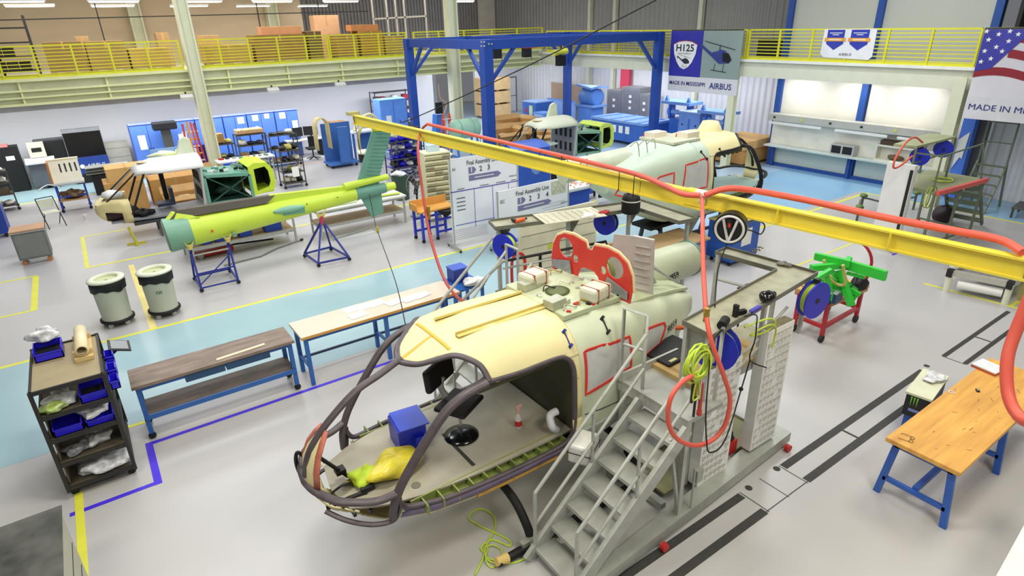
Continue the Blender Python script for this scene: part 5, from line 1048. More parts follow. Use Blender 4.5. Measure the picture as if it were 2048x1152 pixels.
# ================================================================ GREY CART, CHAIR, CUT CART
t = thing('tool_cart', 'grey tool cart with a cork brown top and small wheels at the left', 'cart', (-1.68, 18.95, 0)); GC = mat('#6F7370', .5, .1, .12)
M().bb(-.34, .34, -.28, .28, .14, .86).build('cart_body', GC, t, bevel=.01); M().bb(-.36, .36, -.3, .3, .86, .89).build('cart_top', mat('#C99E7C', .6), t); M().bar((-.36, -.31, .84), (.36, -.31, .84), .025).build('push_bar', GALV, t); casters(t, (-.26, .26), (-.22, .22), .06, mat('#B87A4A', .5))
M().bb(-.3, .3, -.284, -.28, .2, .8).build('door_panel', mat('#7C807C', .5), t)
t = thing('folding_chair', 'pale folding chair with dark tubular legs behind the grey tool cart', 'chair', (-1.3, 22.3, 0), .3)
M().bb(-.2, .2, -.18, .2, .43, .46).build('seat', mat('#E2E4CE', .5), t); M().bb(-.2, .2, .2, .22, .55, .8).build('backrest', mat('#D8DAC4', .5), t)
for s in (-1, 1): M().tube([(s*.22, .22, .85), (s*.22, -.24, 0)], .014, 6).tube([(s*.2, -.16, .44), (s*.2, .28, 0)], .014, 6).build('leg_frame', DARK, t)
M().tube([(-.22, .22, .85), (.22, .22, .85)], .014, 6).build('top_tube', DARK, t)
t = thing('blue_cabinet', 'blue rolling cabinet cut by the left edge of the picture', 'cabinet', (-2.85, 22.2, 0)); M().bb(-.6, .5, -.3, .3, .12, .95).build('cabinet_body', mat('#1F3F9C', .45), t); M().bb(-.62, .52, -.32, .32, .95, .98).build('cabinet_top', mat('#B9B8A0', .5), t); casters(t, (-.5, .4), (-.22, .22), .055)
def wirecart(name, label, p, sx, sy, h, n, rz=0, m=None, sm=None):
    m = m or mat('#4A4640', .5); t = thing(name, label, 'cart', p, rz)
    for x in (-sx/2, sx/2):
        for y in (-sy/2, sy/2): M().bb(x-.018, x+.018, y-.018, y+.018, .1, h).build('post', m, t); caster(M(), x, y, .05).build('caster', RUB, t)
    for k in range(n):
        z = .16+(h-.2)*k/(n-1); M().bb(-sx/2, sx/2, -sy/2, sy/2, z, z+.02).build('shelf', sm or m, t); M().bar((-sx/2, -sy/2, z+.02), (sx/2, -sy/2, z+.02), .02, .05).build('shelf_lip', m, t)
    return t, [.18+(h-.2)*k/(n-1) for k in range(n)]
_j = [0]
GOODS = [('metal_part', 'dark metal part', '#2C2B2A'), ('metal_part', 'pale metal part', '#B9BAA8'), ('small_box', 'brown small box', '#A47E4C'), ('wrapped_part', 'cream wrapped part', '#D9D4BC'), ('metal_part', 'black part', '#15151A'), ('metal_part', 'brass yellow part', '#B8AE58')]
def goods(p, rz, sx, sy, zs, n, where, seed=1, pal=None):
    rnd = random.Random(seed); c, s = math.cos(rz), math.sin(rz); pal = pal or GOODS
    for z in zs:
        for k in range(n):
            nm, lab, col = pal[rnd.randrange(len(pal))]; w_ = sx/n*.82; x = -sx/2+sx*(k+.5)/n; y = rnd.uniform(-.15, .05)*sy; h_ = rnd.uniform(.1, .24)
            mm = M().box((0, 0, h_/2), (w_, sy*.5, h_), 0) if 'box' in nm else M().blob((0, 0, h_/2), (w_*1.15, sy*.7, h_), rnd.randrange(99), .14, 12, 7, .8)
            tag(mm.build(nm, mat(col, .5, 0, .2), loc=(p[0]+c*x-s*y, p[1]+s*x+c*y, p[2]+z+.003), rz=rz), lab+' on the '+where, 'box' if 'box' in nm else 'part', lab+'s on the '+where)
# ================================================================ BLUE GANTRY
GBm = mat('#1D47A0', .4, 0, .1)
GT = thing('gantry_frame', 'large dark blue steel gantry frame with knee braces in the middle distance', 'gantry', (15.5, 20.5, 0))
GA, GB_, GC_, GD = (11.5, 23.5), (11.5, 17.85), (19.45, 17.65), (19.45, 23.2); HZ = 4.78
for (x, y), w in ((GA, .3), (GB_, .34), (GC_, .3), (GD, .3)):
    M().bb(x-w/2, x+w/2, y-w/2, y+w/2, 0, HZ).build('post', GBm, GT, world=True, bevel=.012); M().bb(x-w*.8, x+w*.8, y-w*.8, y+w*.8, 0, .03).build('base_plate', GBm, GT, world=True)
for a, b in ((GA, GB_), (GB_, GC_), (GC_, GD), (GD, GA)):
    A, B = Vector((*a, HZ-.16)), Vector((*b, HZ-.16)); M().bar(A, B, .16, .3).build('top_beam', GBm, GT, world=True); d = (B-A).normalized()
    for P, s in ((A, 1), (B, -1)): M().bar(P+d*s*1.1-Vector((0, 0, .12)), P+d*s*.05-Vector((0, 0, 1.25)), .12, .1).build('knee_brace', GBm, GT, world=True)
for q in (.33, .62): A, B = Vector((*GA, HZ-.05)).lerp(Vector((*GD, HZ-.05)), q), Vector((*GB_, HZ-.05)).lerp(Vector((*GC_, HZ-.05)), q); M().bar(A, B, .12, .1).build('cross_beam', GBm, GT, world=True)
for (px, py) in ((962, 84), (968, 84), (962, 92), (968, 92), (977, 88), (983, 88)): q = gy(px, py, 17.67); M().cyl(q, q+Vector((0, -.03, 0)), .03, 6).build('bolt', GALV, GT, world=True)
for k, (px, py, lab) in enumerate(((998, 98, 'red and black electric hoist under the gantry, left one'), (1058, 96, 'red and black electric hoist under the gantry, right one'))):
    q = gy(px, py, 21.5); t = thing('hoist', lab, 'hoist', q); M().bb(-.35, .35, -.12, .12, 0, .2).build('motor', mat('#C23A2E', .4), t); M().bb(-.28, .02, -.14, .14, -.35, 0).build('chain_bag', BLACK, t); M().cyl((.12, 0, 0), (.12, 0, -.45), .012, 6).build('chain', DARK, t); M().bar((0, 0, .2), (0, 0, 4.5-q.z), .06).build('trolley', TEAL, t)
q = gy(1122, 108, 20.5); t = thing('hoist', 'yellow electric hoist with black chain bag under the gantry', 'hoist', q); M().cyl((-.4, 0, .05), (.3, 0, .1), .12, 14).build('motor', mat('#D6D64A', .4), t); M().bb(-.18, .14, -.14, .14, -.45, -.05).build('chain_bag', BLACK, t); M().bar((0, 0, .1), (0, 0, 4.5-q.z), .05).build('trolley', DARK, t)
# ================================================================ BANNERS
def banner(name, label, x, ya, yb, z0, z1, m):
    t = thing(name, label, 'banner', (x, (ya+yb)/2, z0)); return t
U_, V_ = Vector((0, -1, 0)), Vector((0, 0, 1))
def bq(t, x, y0, y1, z0, z1, m, nm, off=0, part=None):    # a flat patch on the banner, readable from -x
    return M().bb(x-off-.004, x-off, y1, y0, z0, z1).build(nm, m, part or t, world=True)
bx = 19.72; yA, yB, zT, zB, zM = 17.28, 14.06, 4.8, 2.62, 3.17
t = thing('poster_banner', 'large helicopter poster with a shield emblem hanging from the right walkway', 'banner', (bx, 15.7, zB)); BN = t
bq(t, bx, yA, yB, zM, zT, mat('#8FA09A', .5, 0, .12, .8), 'photo_panel'); bq(t, bx, yA, 15.75, zM, zT, mat('#2B2BA0', .5, 0, .15, .8), 'blue_field', .006)
bq(t, bx, yA, yB, zB, zM, mat('#D8D8DA', .5, 0, .04), 'caption_strip')
def at(u, v, off=.012): return Vector((bx-off, yA+(yB-yA)*u, zT+(zM-zT)*v))
sh = [(.05, .29), (.13, .23), (.225, .21), (.32, .23), (.4, .29), (.385, .5), (.34, .68), (.28, .8), (.225, .84), (.165, .8), (.11, .68), (.065, .5)]
M().prism([at(u, v, .010) for u, v in sh], (-.004, 0, 0)).build('shield', mat('#EDEDEA', .5), t, world=True)
M().tube([at(u, v, .012) for u, v in sh[:5]], .018, 4).build('shield_edge', mat('#A33A4A', .5), t, world=True)
text('H125', .24, at(.225, .44, .015), U_, V_, mat('#2A2A3A', .5), t, align='CENTER', width=.86, bold=.025); text('MADE IN AMERICA', .06, at(.225, .51, .015), U_, V_, mat('#2A2A3A', .5), t, align='CENTER', width=.66)
def heli_flat(c, s, m, nm, m2=None):
    pts = [(-1, .42), (-.9, .42), (-.35, .08), (.0, .16), (.1, .22), (.35, .18), (.6, .0), (.72, -.2), (.6, -.32), (.1, -.36), (-.15, -.2), (-.85, .26), (-.95, .15)]
    k = M().prism([c+U_*(p[0]*s)+V_*(p[1]*s) for p in pts], (-.003, 0, 0)).build(nm, m, t, world=True)
    M().bar(c+U_*(-.75*s)+V_*(.55*s), c+U_*(.85*s)+V_*(.22*s), .004, .03*s).bar(c+U_*(.08*s)+V_*(.2*s), c+U_*(.08*s)+V_*(.4*s), .004, .05*s).bar(c+U_*(-.3*s)+V_*(-.62*s), c+U_*(.5*s)+V_*(-.7*s), .004, .03*s).bar(c+U_*(-.1*s)+V_*(-.36*s), c+U_*(-.15*s)+V_*(-.64*s), .004, .025*s).bar(c+U_*(.35*s)+V_*(-.34*s), c+U_*(.32*s)+V_*(-.68*s), .004, .025*s).build('rotor_and_skids', mat('#2B2C36', .5), t, world=True)
heli_flat(at(.225, .64, .016), .36, mat('#26263A', .5), 'emblem_helicopter'); heli_flat(at(.7, .5, .016), .84, mat('#343C86', .4), 'helicopter_picture')
M().prism([at(.76, .45, .02), at(.84, .46, .02), at(.885, .58, .02), at(.86, .66, .02), at(.77, .63, .02)], (-.003, 0, 0)).build('canopy_glass', mat('#14141C', .2), t, world=True)
CAPT = mat('#23297A', .5)
text('MADE IN MISSISSIPPI', .14, (bx-.012, 17.2, 2.85), U_, V_, CAPT, t, width=1.72, bold=.01); text('AIRBUS', .21, (bx-.012, 15.28, 2.8), U_, V_, CAPT, t, width=.98, bold=.012)
M().tube([(bx, yA, zT+.02), (bx, yB, zT+.02)], .02, 6).build('top_pole', DARK, t, world=True)
t = thing('badge_banner', 'white banner with two blue ribbon badges tied to the right walkway rail', 'banner', (19.83, 10.45, 4.0)); bx2 = 19.915; a_, b_ = 11.28, 9.66
M().prism([(bx2, a_-.02, 4.82), (bx2, a_+.0, 4.1), (bx2, a_-.12, 4.0), (bx2, b_+.1, 3.96), (bx2, b_, 4.05), (bx2, b_, 4.82)], (-.006, 0, 0)).build('banner_cloth', mat('#E9E9EC', .5), t, world=True)
for k, yc in enumerate((10.87, 10.13)):
    M().prism([(bx2-.01, yc+.27, 4.8), (bx2-.01, yc-.27, 4.8), (bx2-.01, yc-.27, 4.4), (bx2-.01, yc, 4.22), (bx2-.01, yc+.27, 4.4)], (-.004, 0, 0)).build('badge', mat('#2C3BA8', .5), t, world=True)
    M().bb(bx2-.022, bx2-.016, yc-.33, yc+.33, 4.47, 4.57).build('ribbon', mat('#E8A23C', .5), t, world=True)
    M().bb(bx2-.018, bx2-.015, yc-.2, yc+.2, 4.7, 4.72).build('text_line', WHITE, t, world=True); M().bb(bx2-.018, bx2-.015, yc-.1, yc+.1, 4.65, 4.67).build('text_line', WHITE, t, world=True); M().bb(bx2-.026, bx2-.023, yc-.2, yc+.2, 4.5, 4.54).build('text_line', mat('#F4DDB8', .5), t, world=True)
text('AIRBUS', .075, (bx2-.01, 10.48, 4.06), U_, V_, INK, t, align='CENTER', width=.4)
t = thing('flag_banner', 'large waving stars and stripes banner hanging from the walkway at the right edge', 'banner', (19.7, 5.5, 2.3)); fx = 19.7; F0, F1 = 6.86, 3.6
bq(t, fx, F0, F1, 2.58, 3.15, mat('#D6D6DA', .5), 'caption_strip'); bq(t, fx, F0, F1, 3.15, 4.8, mat('#D9D6DC', .5, 0, .15, .8), 'flag_field')
def wave(y, z0, a=.0): return z0+.12*math.sin((F0-y)*2.3+.4)-.10*(F0-y)*0+a*(F0-y)
for k, (zz, th) in enumerate(((3.58, .2), (4.02, .2), (4.4, .2))):
    pts = [(fx-.008, F0-i*.16, wave(F0-i*.16, zz)+.0) for i in range(20)]; up = [(p[0], p[1], p[2]+th) for p in reversed(pts)]
    if k: pts = pts[3+k*1:]; up = up[:-(3+k*1)]
    mm = M(); n = len(pts); mm.add(pts+up[::-1], [(i, i+1, n+i+1, n+i) for i in range(n-1)]); mm.build('red_stripe', mat('#8E1F2E', .5), t, world=True, solid=.004)
M().prism([(fx-.012, F0, 3.78), (fx-.012, F0-.35, 3.86), (fx-.012, F0-.75, 4.4), (fx-.012, F0-1.05, 4.8), (fx-.012, F0, 4.8)], (-.004, 0, 0)).build('blue_canton', mat('#3B3AA0', .5, 0, .15, 2), t, world=True)
def star(c, r): return [Vector((c[0], c[1]+math.sin(2*PI*i/10)*(r if i % 2 == 0 else r*.42), c[2]+math.cos(2*PI*i/10)*(r if i % 2 == 0 else r*.42))) for i in range(10)]
for (a, b) in ((.1, 4.02), (.12, 4.28), (.14, 4.55), (.3, 4.1), (.35, 4.38), (.33, 4.68), (.5, 4.28), (.58, 4.52), (.55, 4.75), (.05, 4.75), (.74, 4.68)):
    M().prism(star((fx-.02, F0-a, b), .065), (-.003, 0, 0)).build('star', WHITE, t, world=True)
text('MADE IN MISSISSIPPI', .15, (fx-.012, F0-.09, 2.82), U_, V_, CAPT, t, width=2.1); text('AIRBUS', .2, (fx-.012, F0-2.3, 2.8), U_, V_, CAPT, t, width=.9)
M().tube([(fx, F0, 4.82), (fx, F1, 4.82)], .02, 6).build('top_pole', DARK, t, world=True)
# ================================================================ WALL COUNTER OF THE RIGHT WALL
t = thing('wall_counter', 'long pale wall counter with a shelf canopy along the white wall', 'counter', (21.1, 10.4, 0)); WC = mat('#D9D8C8', .5, 0, .06)
M().bb(20.95, 21.36, 7.5, 13.45, 1.72, 1.95).build('canopy', mat('#BDBDB4', .5, .1, .08), t, world=True); M().bb(20.9, 21.36, 7.5, 13.45, .78, .84).build('counter_top', mat('#C9D2CC', .4), t, world=True)
for a, b in ((11.4, 13.4), (9.2, 10.9), (7.6, 8.9)): M().bb(20.93, 20.97, a, b, 1.6, 1.68).build('light_strip', WHITE, t, world=True)
M().bb(21.3, 21.36, 7.5, 13.45, .84, 1.72).build('back_panel', mat('#EFEDE0', .5), t, world=True); M().bb(21.0, 21.3, 7.6, 9.5, .84, .9).bb(21.0, 21.3, 7.6, 9.5, 1.3, 1.36).bb(21.0, 21.3, 9.45, 9.5, .9, 1.3).build('open_shelf', WC, t, world=True)
for k in range(6): M().box((20.94, 13.2-k*1.05, 1.84), (.02, .08, .06)).build('switch', (DARK, YEL)[k % 3 == 1], t, world=True)
for s in (7.6, 13.3, 10.4): M().bb(21.3, 21.38, s-.04, s+.04, 0, .8).build('support', FB, t, world=True)
t = thing('pigeonhole_box', 'grey box with two dark openings on the wall counter', 'box', (21.1, 10.55, .845)); M().bb(-.16, .16, -.4, .4, 0, .34).build('box_body', mat('#B9B8B4', .5), t); M().bb(-.165, -.16, -.35, -.03, .05, .3).build('opening', BLACK, t); M().bb(-.165, -.16, .03, .35, .05, .3).build('opening', BLACK, t)
item('brown_goods', 'brown pile on the open shelf of the wall counter', 'goods', (21.14, 8.9, .905), M().blob((0, 0, .08), (.22, .5, .16), 3), mat('#6E5A3C', .7)); item('brown_goods', 'dark brown box under the canopy of the wall counter', 'goods', (21.14, 8.9, 1.365), M().bb(-.12, .12, -.5, .5, 0, .14), mat('#4A3828', .7))
t = thing('cardboard_crate', 'large brown cardboard crate with lid beside the white walkway post', 'crate', (21.2, 14.5, 0)); M().bb(-1.0, .9, -.7, .75, .1, .66).build('crate_body', CARD, t, bevel=.02); M().bb(-1.04, .94, -.74, .79, .62, .95).build('lid', CARD2, t, bevel=.03); M().bb(-.9, .8, -.6, .65, 0, .1).build('pallet_base', mat('#6B5236', .7), t); M().box((.2, -.745, .62), (.12, .01, .1)).build('label_tag', ORANGE, t)
# ================================================================ RIGHT FAR WORK STAND
W = thing('rolling_workstand', 'green grey rolling work stand with upper tray and red edged deck at the far right', 'work stand', (16.6, 6.0, 0)); WM = mat('#6E7A66', .5, .15, .12)
dk = [g(1815, 352, 1.5), g(1880, 378, 1.5), g(1972, 352, 1.5), g(1865, 342, 1.5)]; dk = [Vector((15.75, 6.7, 1.5)), Vector((15.55, 5.55, 1.5)), Vector((17.7, 5.35, 1.5)), Vector((17.8, 6.6, 1.5))]
M().prism([v for v in dk], (0, 0, -.08)).build('deck', mat('#9BA078', .5, .1, .15, 2), W, world=True); M().bar(dk[1]+Vector((0, -.05, -.02)), dk[2]+Vector((0, -.05, -.02)), .08, .1).build('red_bumper', mat('#E2605A', .5), W, world=True)
for v in dk+[(dk[0]+dk[3])/2, (dk[1]+dk[2])/2]: M().bar(v-Vector((0, 0, .05)), (v.x, v.y, .12), .05, up=(1, 0, 0)).build('leg', WM, W, world=True)
for v in dk: M().cyl((v.x, v.y-.03, .09), (v.x, v.y+.03, .09), .1, 12).build('wheel', RED, W, world=True)
for a, b in ((0, 1), (1, 2), (2, 3)): M().bar(dk[a]-Vector((0, 0, 1.3)), dk[b]-Vector((0, 0, 1.3)), .04).build('base_rail', WM, W, world=True)
ut = [Vector((15.2, 6.5, 2.45)), Vector((15.3, 6.05, 2.45)), Vector((17.2, 6.0, 2.45)), Vector((17.2, 6.6, 2.45))]
M().prism(ut, (0, 0, .05)).build('upper_tray', mat('#A9AE86', .5, .1, .15, 2), W, world=True)
for v in ut[1:]: M().bar(v, (v.x, v.y, 1.5), .04, up=(1, 0, 0)).build('upright', WM, W, world=True)
M().bar(ut[1]-Vector((0, 0, .35)), ut[2]-Vector((0, 0, .3)), .03).bar(ut[1]-Vector((0, 0, .1)), (15.55, 5.6, 2.3), .03).bar((15.55, 5.6, 2.3), (15.55, 5.6, 1.5), .03, up=(1, 0, 0)).bar((15.55, 5.6, 2.3), (17.5, 5.5, 2.35), .03).bar((17.5, 5.5, 2.35), (17.6, 5.4, 1.5), .03, up=(1, 0, 0)).build('hand_rail', WM, W, world=True)
for k in range(6): M().bar((18.0+.16*k, 5.5, 1.38-.24*k), (18.0+.16*k, 6.3, 1.38-.24*k), .03, .12).build('ladder_tread', WM, W, world=True)
for y in (5.5, 6.3): M().bar((17.85, y, 1.5), (18.95, y, .05), .05, .08).build('ladder_rail', WM, W, world=True)
M().bb(15.1, 15.25, 5.9, 6.5, .2, 2.1).build('white_panel', WHITE, W, world=True); M().bb(15.08, 15.1, 5.92, 5.98, .2, 2.0).build('panel_edge', DARK, W, world=True)
reel((15.7, 6.1, 2.2), (.9, .5, 0), .2, .13, 'royal blue hose reel under the tray of the far work stand, left one'); reel((16.9, 6.1, 2.22), (.9, .5, 0), .2, .13, 'royal blue hose reel under the tray of the far work stand, right one')
q0 = [gy(px, py, 6.0) for px, py in ((1845, 285), (1830, 275), (1812, 285), (1792, 315), (1787, 335), (1800, 332), (1825, 312))]; cable(q0, .022, HOSE, 'red hose looping at the left of the far work stand', 'hose', 'air_hose')
pts = [Vector((16.8, 5.9, 1.52))+Vector((math.cos(a)*(.22+.03*math.sin(a*2.3)), math.sin(a)*.2, .01*(a % 1))) for a in [k*.35 for k in range(50)]]; tag(M().tube(pts, .014, 5).build('coiled_hose', NEON), 'yellow green hose coiled on the deck of the far work stand', 'hose')
pts = [gy(1865, 395, 5.6)+Vector((math.cos(a)*.2, .01*a, math.sin(a)*.26)) for a in [k*.4 for k in range(34)]]; tag(M().tube(pts, .013, 5).build('coiled_hose', mat('#A9B84A', .5)), 'dull green hose coil hanging below the far work stand deck', 'hose')
item('dark_bag', 'dark round cable bag on the floor under the far work stand', 'bag', g(1881, 446, 0), M().blob((0, 0, .24), (.55, .5, .48), 3, .06), mat('#2B1A20', .6))
t = thing('platform_ladder', 'dark green safety ladder with handrail beside the corrugated wall', 'ladder', (20.6, 6.2, 0))
for y in (5.9, 6.6): M().bar((20.2, y, 0), (20.9, y, 1.3), .05, .06).bar((20.9, y, 1.3), (20.9, y, 2.4), .04, up=(1, 0, 0)).bar((20.9, y, 1.3), (21.3, y, 0), .05).build('side_frame', WM, t, world=True)
for k in range(5): M().bar((20.32+.13*k, 5.9, .25+.24*k), (20.32+.13*k, 6.6, .25+.24*k), .12, .03).build('step', WM, t, world=True)
M().bar((20.9, 5.9, 2.4), (20.9, 6.6, 2.4), .04).bar((20.9, 5.9, 1.85), (20.9, 6.6, 1.85), .03).build('top_rail', WM, t, world=True)
t = thing('low_platform', 'low dark slatted platform step on the blue floor at the far right', 'platform', (20.8, 4.9, 0), .1)
for k in range(5): M().bb(-.45+k*.19, -.29+k*.19, -.5, .5, .26, .29).build('slat', mat('#5A5C58', .5, .2), t)
legs(t, (-.4, .42), (-.45, .45), 0, .26, .05, mat('#4A4C48', .5, .2))
t = thing('blue_cart', 'blue cart with yellow box cut by the right edge of the picture', 'cart', (18.9, 3.25, 0)); M().bb(-.3, .3, -.3, .3, .1, .5).build('cart_body', mat('#24358E', .45), t); M().bb(-.2, .1, -.1, .3, .5, .62).build('yellow_box', YEL, t); casters(t, (-.22, .22), (-.22, .22), .05)
t = thing('barrier_post', 'grey barrier posts with drooping rope on the floor before the far work stand', 'barrier', (17.8, 8.1, 0))
for x, y in ((16.6, 7.6), (17.8, 8.1), (19.2, 7.3)): M().cyl((x, y, 0), (x, y, .45), .03, 8).build('post', mat('#5E625C', .5), t, world=True); M().blob((x, y, .5), (.2, .2, .12), 3).build('post_top', mat('#6E8A4A', .6), t, world=True)
M().tube(spl([(16.6, 7.6, .4), (17.8, 8.1, .42), (18.4, 7.75, .28), (19.2, 7.3, .38)], 5), .03, 6).build('rope', mat('#6B6E6C', .5), t, world=True)
# ================================================================ BLUE MACHINES ALONG THE FAR RIGHT WALL
MB_ = mat('#6598EA', .45, 0, .12); MBD = mat('#3A6CC4', .45, 0, .12)
t = thing('parts_chest', 'long low blue chest with papers taped on its front behind the gantry post', 'chest', (21.1, 20.5, 0))
M().bb(-.9, .75, -1.6, 1.75, .15, .95).build('chest_body', MBD, t); M().bb(-.93, .78, -1.63, 1.78, .95, 1.05).build('lid', mat('#7FA6E0', .45), t)
for k in range(4): M().bb(-.92, .77, -1.3+k*.85, -1.24+k*.85, 1.05, 1.08).build('lid_rib', MB_, t)
for k in range(6): M().bb(-.905, -.9, 1.35-k*.42, 1.6-k*.42, .5, .82).build('paper_note', PAPER, t)
casters(t, (-.7, .6), (-1.3, 1.3), .07)
def mech(p, label, s=1.0, rz=0):
    t = thing('engine_stand', label, 'machine', p, rz)
    M().bb(-.5*s, .5*s, -.45*s, .45*s, .12, .2).build('base_frame', MBD, t); M().bb(-.3*s, .3*s, -.3*s, .3*s, .2, 1.0*s).build('body', MBD, t); M().prism([(-.32*s, -.5*s, .35), (-.32*s, -.18*s, .35), (-.32*s, -.18*s, .85), (-.32*s, -.34*s, 1.05), (-.32*s, -.5*s, .85)], (-.03, 0, 0)).build('side_guard', mat('#6C97DE', .45), t)
    for y in (-.42, .42): M().lathe([(.1, -.04), (.22, -.04), (.22, .04), (.1, .04)], (-.1, y*s, 1.2*s), 'X', 16, caps=False).build('bearing_ring', MB_, t); M().bb(-.2*s, .1*s, y*s-.05, y*s+.05, .95*s, 1.5*s).build('arm', MBD, t)
    M().bb(-.4*s, .35*s, -.65*s, .65*s, 1.5*s, 1.6*s).build('top_plate', mat('#7AA3E4', .45), t); M().cyl((-.1, -.4*s, 1.2*s), (-.1, .4*s, 1.2*s), .1, 10).build('shaft', mat('#90B0E8', .4), t)
    for y in (-.5, .5): M().prism([(-.3*s, y*s-.1, 1.6*s), (-.3*s, y*s+.1, 1.6*s), (-.3*s, y*s, 1.78*s)], (.1, 0, 0)).build('lug', MB_, t)
    casters(t, (-.4*s, .4*s), (-.35*s, .35*s), .06); return t
mech((21.9, 18.3, 0), 'blue engine build stand left of the square blue cabinet', 1.2); mech((21.3, 15.9, 0), 'blue engine build stand right of the square blue cabinet beside the white post', 1.12)
t = thing('blue_locker', 'square pale blue cabinet between the two blue engine stands', 'cabinet', (21.6, 17.2, 0)); M().bb(-.5, .5, -.55, .55, .1, 1.6).build('locker_body', mat('#6F96DC', .45), t); M().bb(-.52, .52, -.57, .57, 1.6, 1.64).build('locker_top', mat('#B9CBEC', .45), t); M().bb(-.515, -.5, -.03, .03, .6, 1.35).bb(-.53, -.5, -.25, .25, .5, .56).build('crank_bar', MBD, t); M().bb(-.45, .45, -.5, .5, 0, .1).build('plinth', BLACK, t)
for y in (-.35, .35): M().bb(-.51, -.5, y-.03, y+.03, 1.05, 1.13).build('latch', DARK, t)
t = thing('blue_press', 'tall blue machine press with curved jaws in front of the red column', 'machine', (21.6, 23.9, 0)); M().bb(-.4, .4, -.5, .5, .15, 1.25).build('press_body', MB_, t); M().bb(-.5, .45, -.7, .7, 1.25, 1.35).build('table', mat('#7AA3E4', .45), t); M().lathe([(.3, -.5), (.42, -.5), (.42, .5), (.3, .5)], (0, 0, 1.7), 'Y', 20, caps=True).build('jaw', mat('#5E90DE', .45), t); M().prism([(-.55, -.6, 2.1), (-.2, -.8, 2.2), (.5, -.7, 2.1), (.5, .7, 2.1), (-.3, .8, 2.2)], (0, 0, .1)).build('top_plate', mat('#7AA3E4', .45), t); M().bb(-.9, 1.0, -1.3, 1.4, 0, .16).build('base_skid', MBD, t)
t = thing('blue_toolbox', 'dark blue cabinet with a pale notice panel behind the crates', 'cabinet', (20.9, 27.4, 0)); M().bb(-.6, .6, -.6, .6, 0, 1.25).build('cabinet_body', MBD, t); M().bb(-.62, .62, -.62, .62, 1.25, 1.3).build('cabinet_top', mat('#8FB0E6', .45), t); M().bb(-.61, -.6, -.3, 0, .5, 1.1).build('notice', mat('#C9D8B8', .6), t); M().bb(-.61, -.6, .2, .35, .7, .95).build('red_notice', RED, t)
t = thing('drawer_chest', 'light blue chest of drawers left of the far gantry post', 'drawers', (19.9, 25.6, 0)); M().bb(-.35, .35, -.45, .45, 0, .95).build('chest_body', MB_, t)
for k in range(5): M().bb(-.37, -.35, -.4, .3, .2+k*.14, .3+k*.14).build('drawer', mat('#A8C2EC', .4), t)
t = thing('leaning_board', 'plain light blue panel leaning behind the chest of drawers', 'panel', (22.6, 27.5, 0)); M().bb(-.05, .05, -1.2, 1.2, 0, 1.15).build('panel_sheet', mat('#8DB4EE', .5), t); M().bb(-.07, .07, -1.2, 1.2, 1.15, 1.2).build('panel_cap', MB_, t)
t = thing('brown_partition', 'brown pinboard partition standing along the far wall', 'partition', (23.3, 27.6, 0)); M().bb(-.05, .05, -1.8, 1.6, .9, 1.95).build('board', mat('#A88F7A', .7), t); M().bb(-.06, .06, -1.85, 1.65, 1.95, 2.0).build('top_trim', GALV, t)
for y in (-1.7, 1.5): M().bb(-.04, .04, y-.03, y+.03, 0, .9).build('leg', GALV, t)
EG = mat('#8E8F94', .45, .2, .1)
for k, (y, w, h) in enumerate(((23.6, .5, 1.95), (22.45, .62, 2.15), (21.5, .3, 1.9))):
    t = thing('electrical_cabinet', ('grey electrical cabinet behind the blue chest, left', 'grey electrical cabinet behind the blue chest, tallest in the middle', 'grey electrical cabinet behind the blue chest, narrow right one')[k], 'cabinet', (23.3, y, 0)); M().bb(-.4, .4, -w, w, 0, h).build('cabinet_body', EG, t); M().bb(-.41, -.4, -w+.08, w-.08, .15, h-.1).build('door_panel', mat('#84858C', .45, .2), t)
    for z in (1.1, 1.4, 1.65)[:2+k % 2]: M().bb(-.42, -.41, -.1, .06, z, z+.12).build('notice', PAPER, t)
t = thing('safety_bollard', 'yellow L shaped guard rail before the electrical cabinets', 'barrier', (22.55, 22.3, 0)); M().cyl((0, .7, 0), (0, .7, .85), .05, 8).build('post', mat('#E6DC8A', .5), t); M().bar((0, .7, .1), (0, -.6, .1), .08).build('foot_rail', mat('#E6DC8A', .5), t)
# wooden crates and cartons, far centre
for k in range(3): 
    t = thing('wooden_crate', ('pale wooden crate beside the far door, lowest of the stack', 'pale wooden crate beside the far door, middle of the stack', 'pale wooden crate beside the far door, topmost of the stack')[k], 'crate', (20.9, 31.9, .75*k)); M().bb(-.9, .9, -.6, .6, .1, .75).build('crate_body', mat('#DDBB88', .6, 0, .12, 3), t)
    for s in (-.7, 0, .7): M().bb(s-.08, s+.08, -.6, .6, 0, .1).build('runner', mat('#8A6A40', .7), t)
def open_box(x, y, w, d, h, label, m=CARD, rz=0):
    t = thing('open_carton', label, 'box', (x, y, 0), rz); th = .02
    M().bb(-w/2, w/2, -d/2, -d/2+th, 0, h).bb(-w/2, w/2, d/2-th, d/2, 0, h).bb(-w/2, -w/2+th, -d/2, d/2, 0, h).bb(w/2-th, w/2, -d/2, d/2, 0, h).bb(-w/2, w/2, -d/2, d/2, 0, .03).build('carton', m, t)
    M().prism([(-w/2, -d/2, h), (w/2, -d/2, h), (w/2, -d/2-.2, h-.1), (-w/2, -d/2-.2, h-.1)], (0, 0, .015)).build('flap', CARD2, t); M().prism([(w/2, -d/2, h), (w/2, d/2, h), (w/2+.2, d/2, h+.12), (w/2+.2, -d/2, h+.12)], (0, 0, .015)).build('flap', CARD2, t); M().prism([(-w/2, d/2, h), (w/2, d/2, h), (w/2, d/2+.15, h+.2), (-w/2, d/2+.15, h+.2)], (0, 0, .015)).build('flap', CARD2, t)
    M().blob((0, 0, h*.6), (w*.85, d*.85, h*.5), 3, .1).build('packing', mat('#CDBB98', .8), t); return t
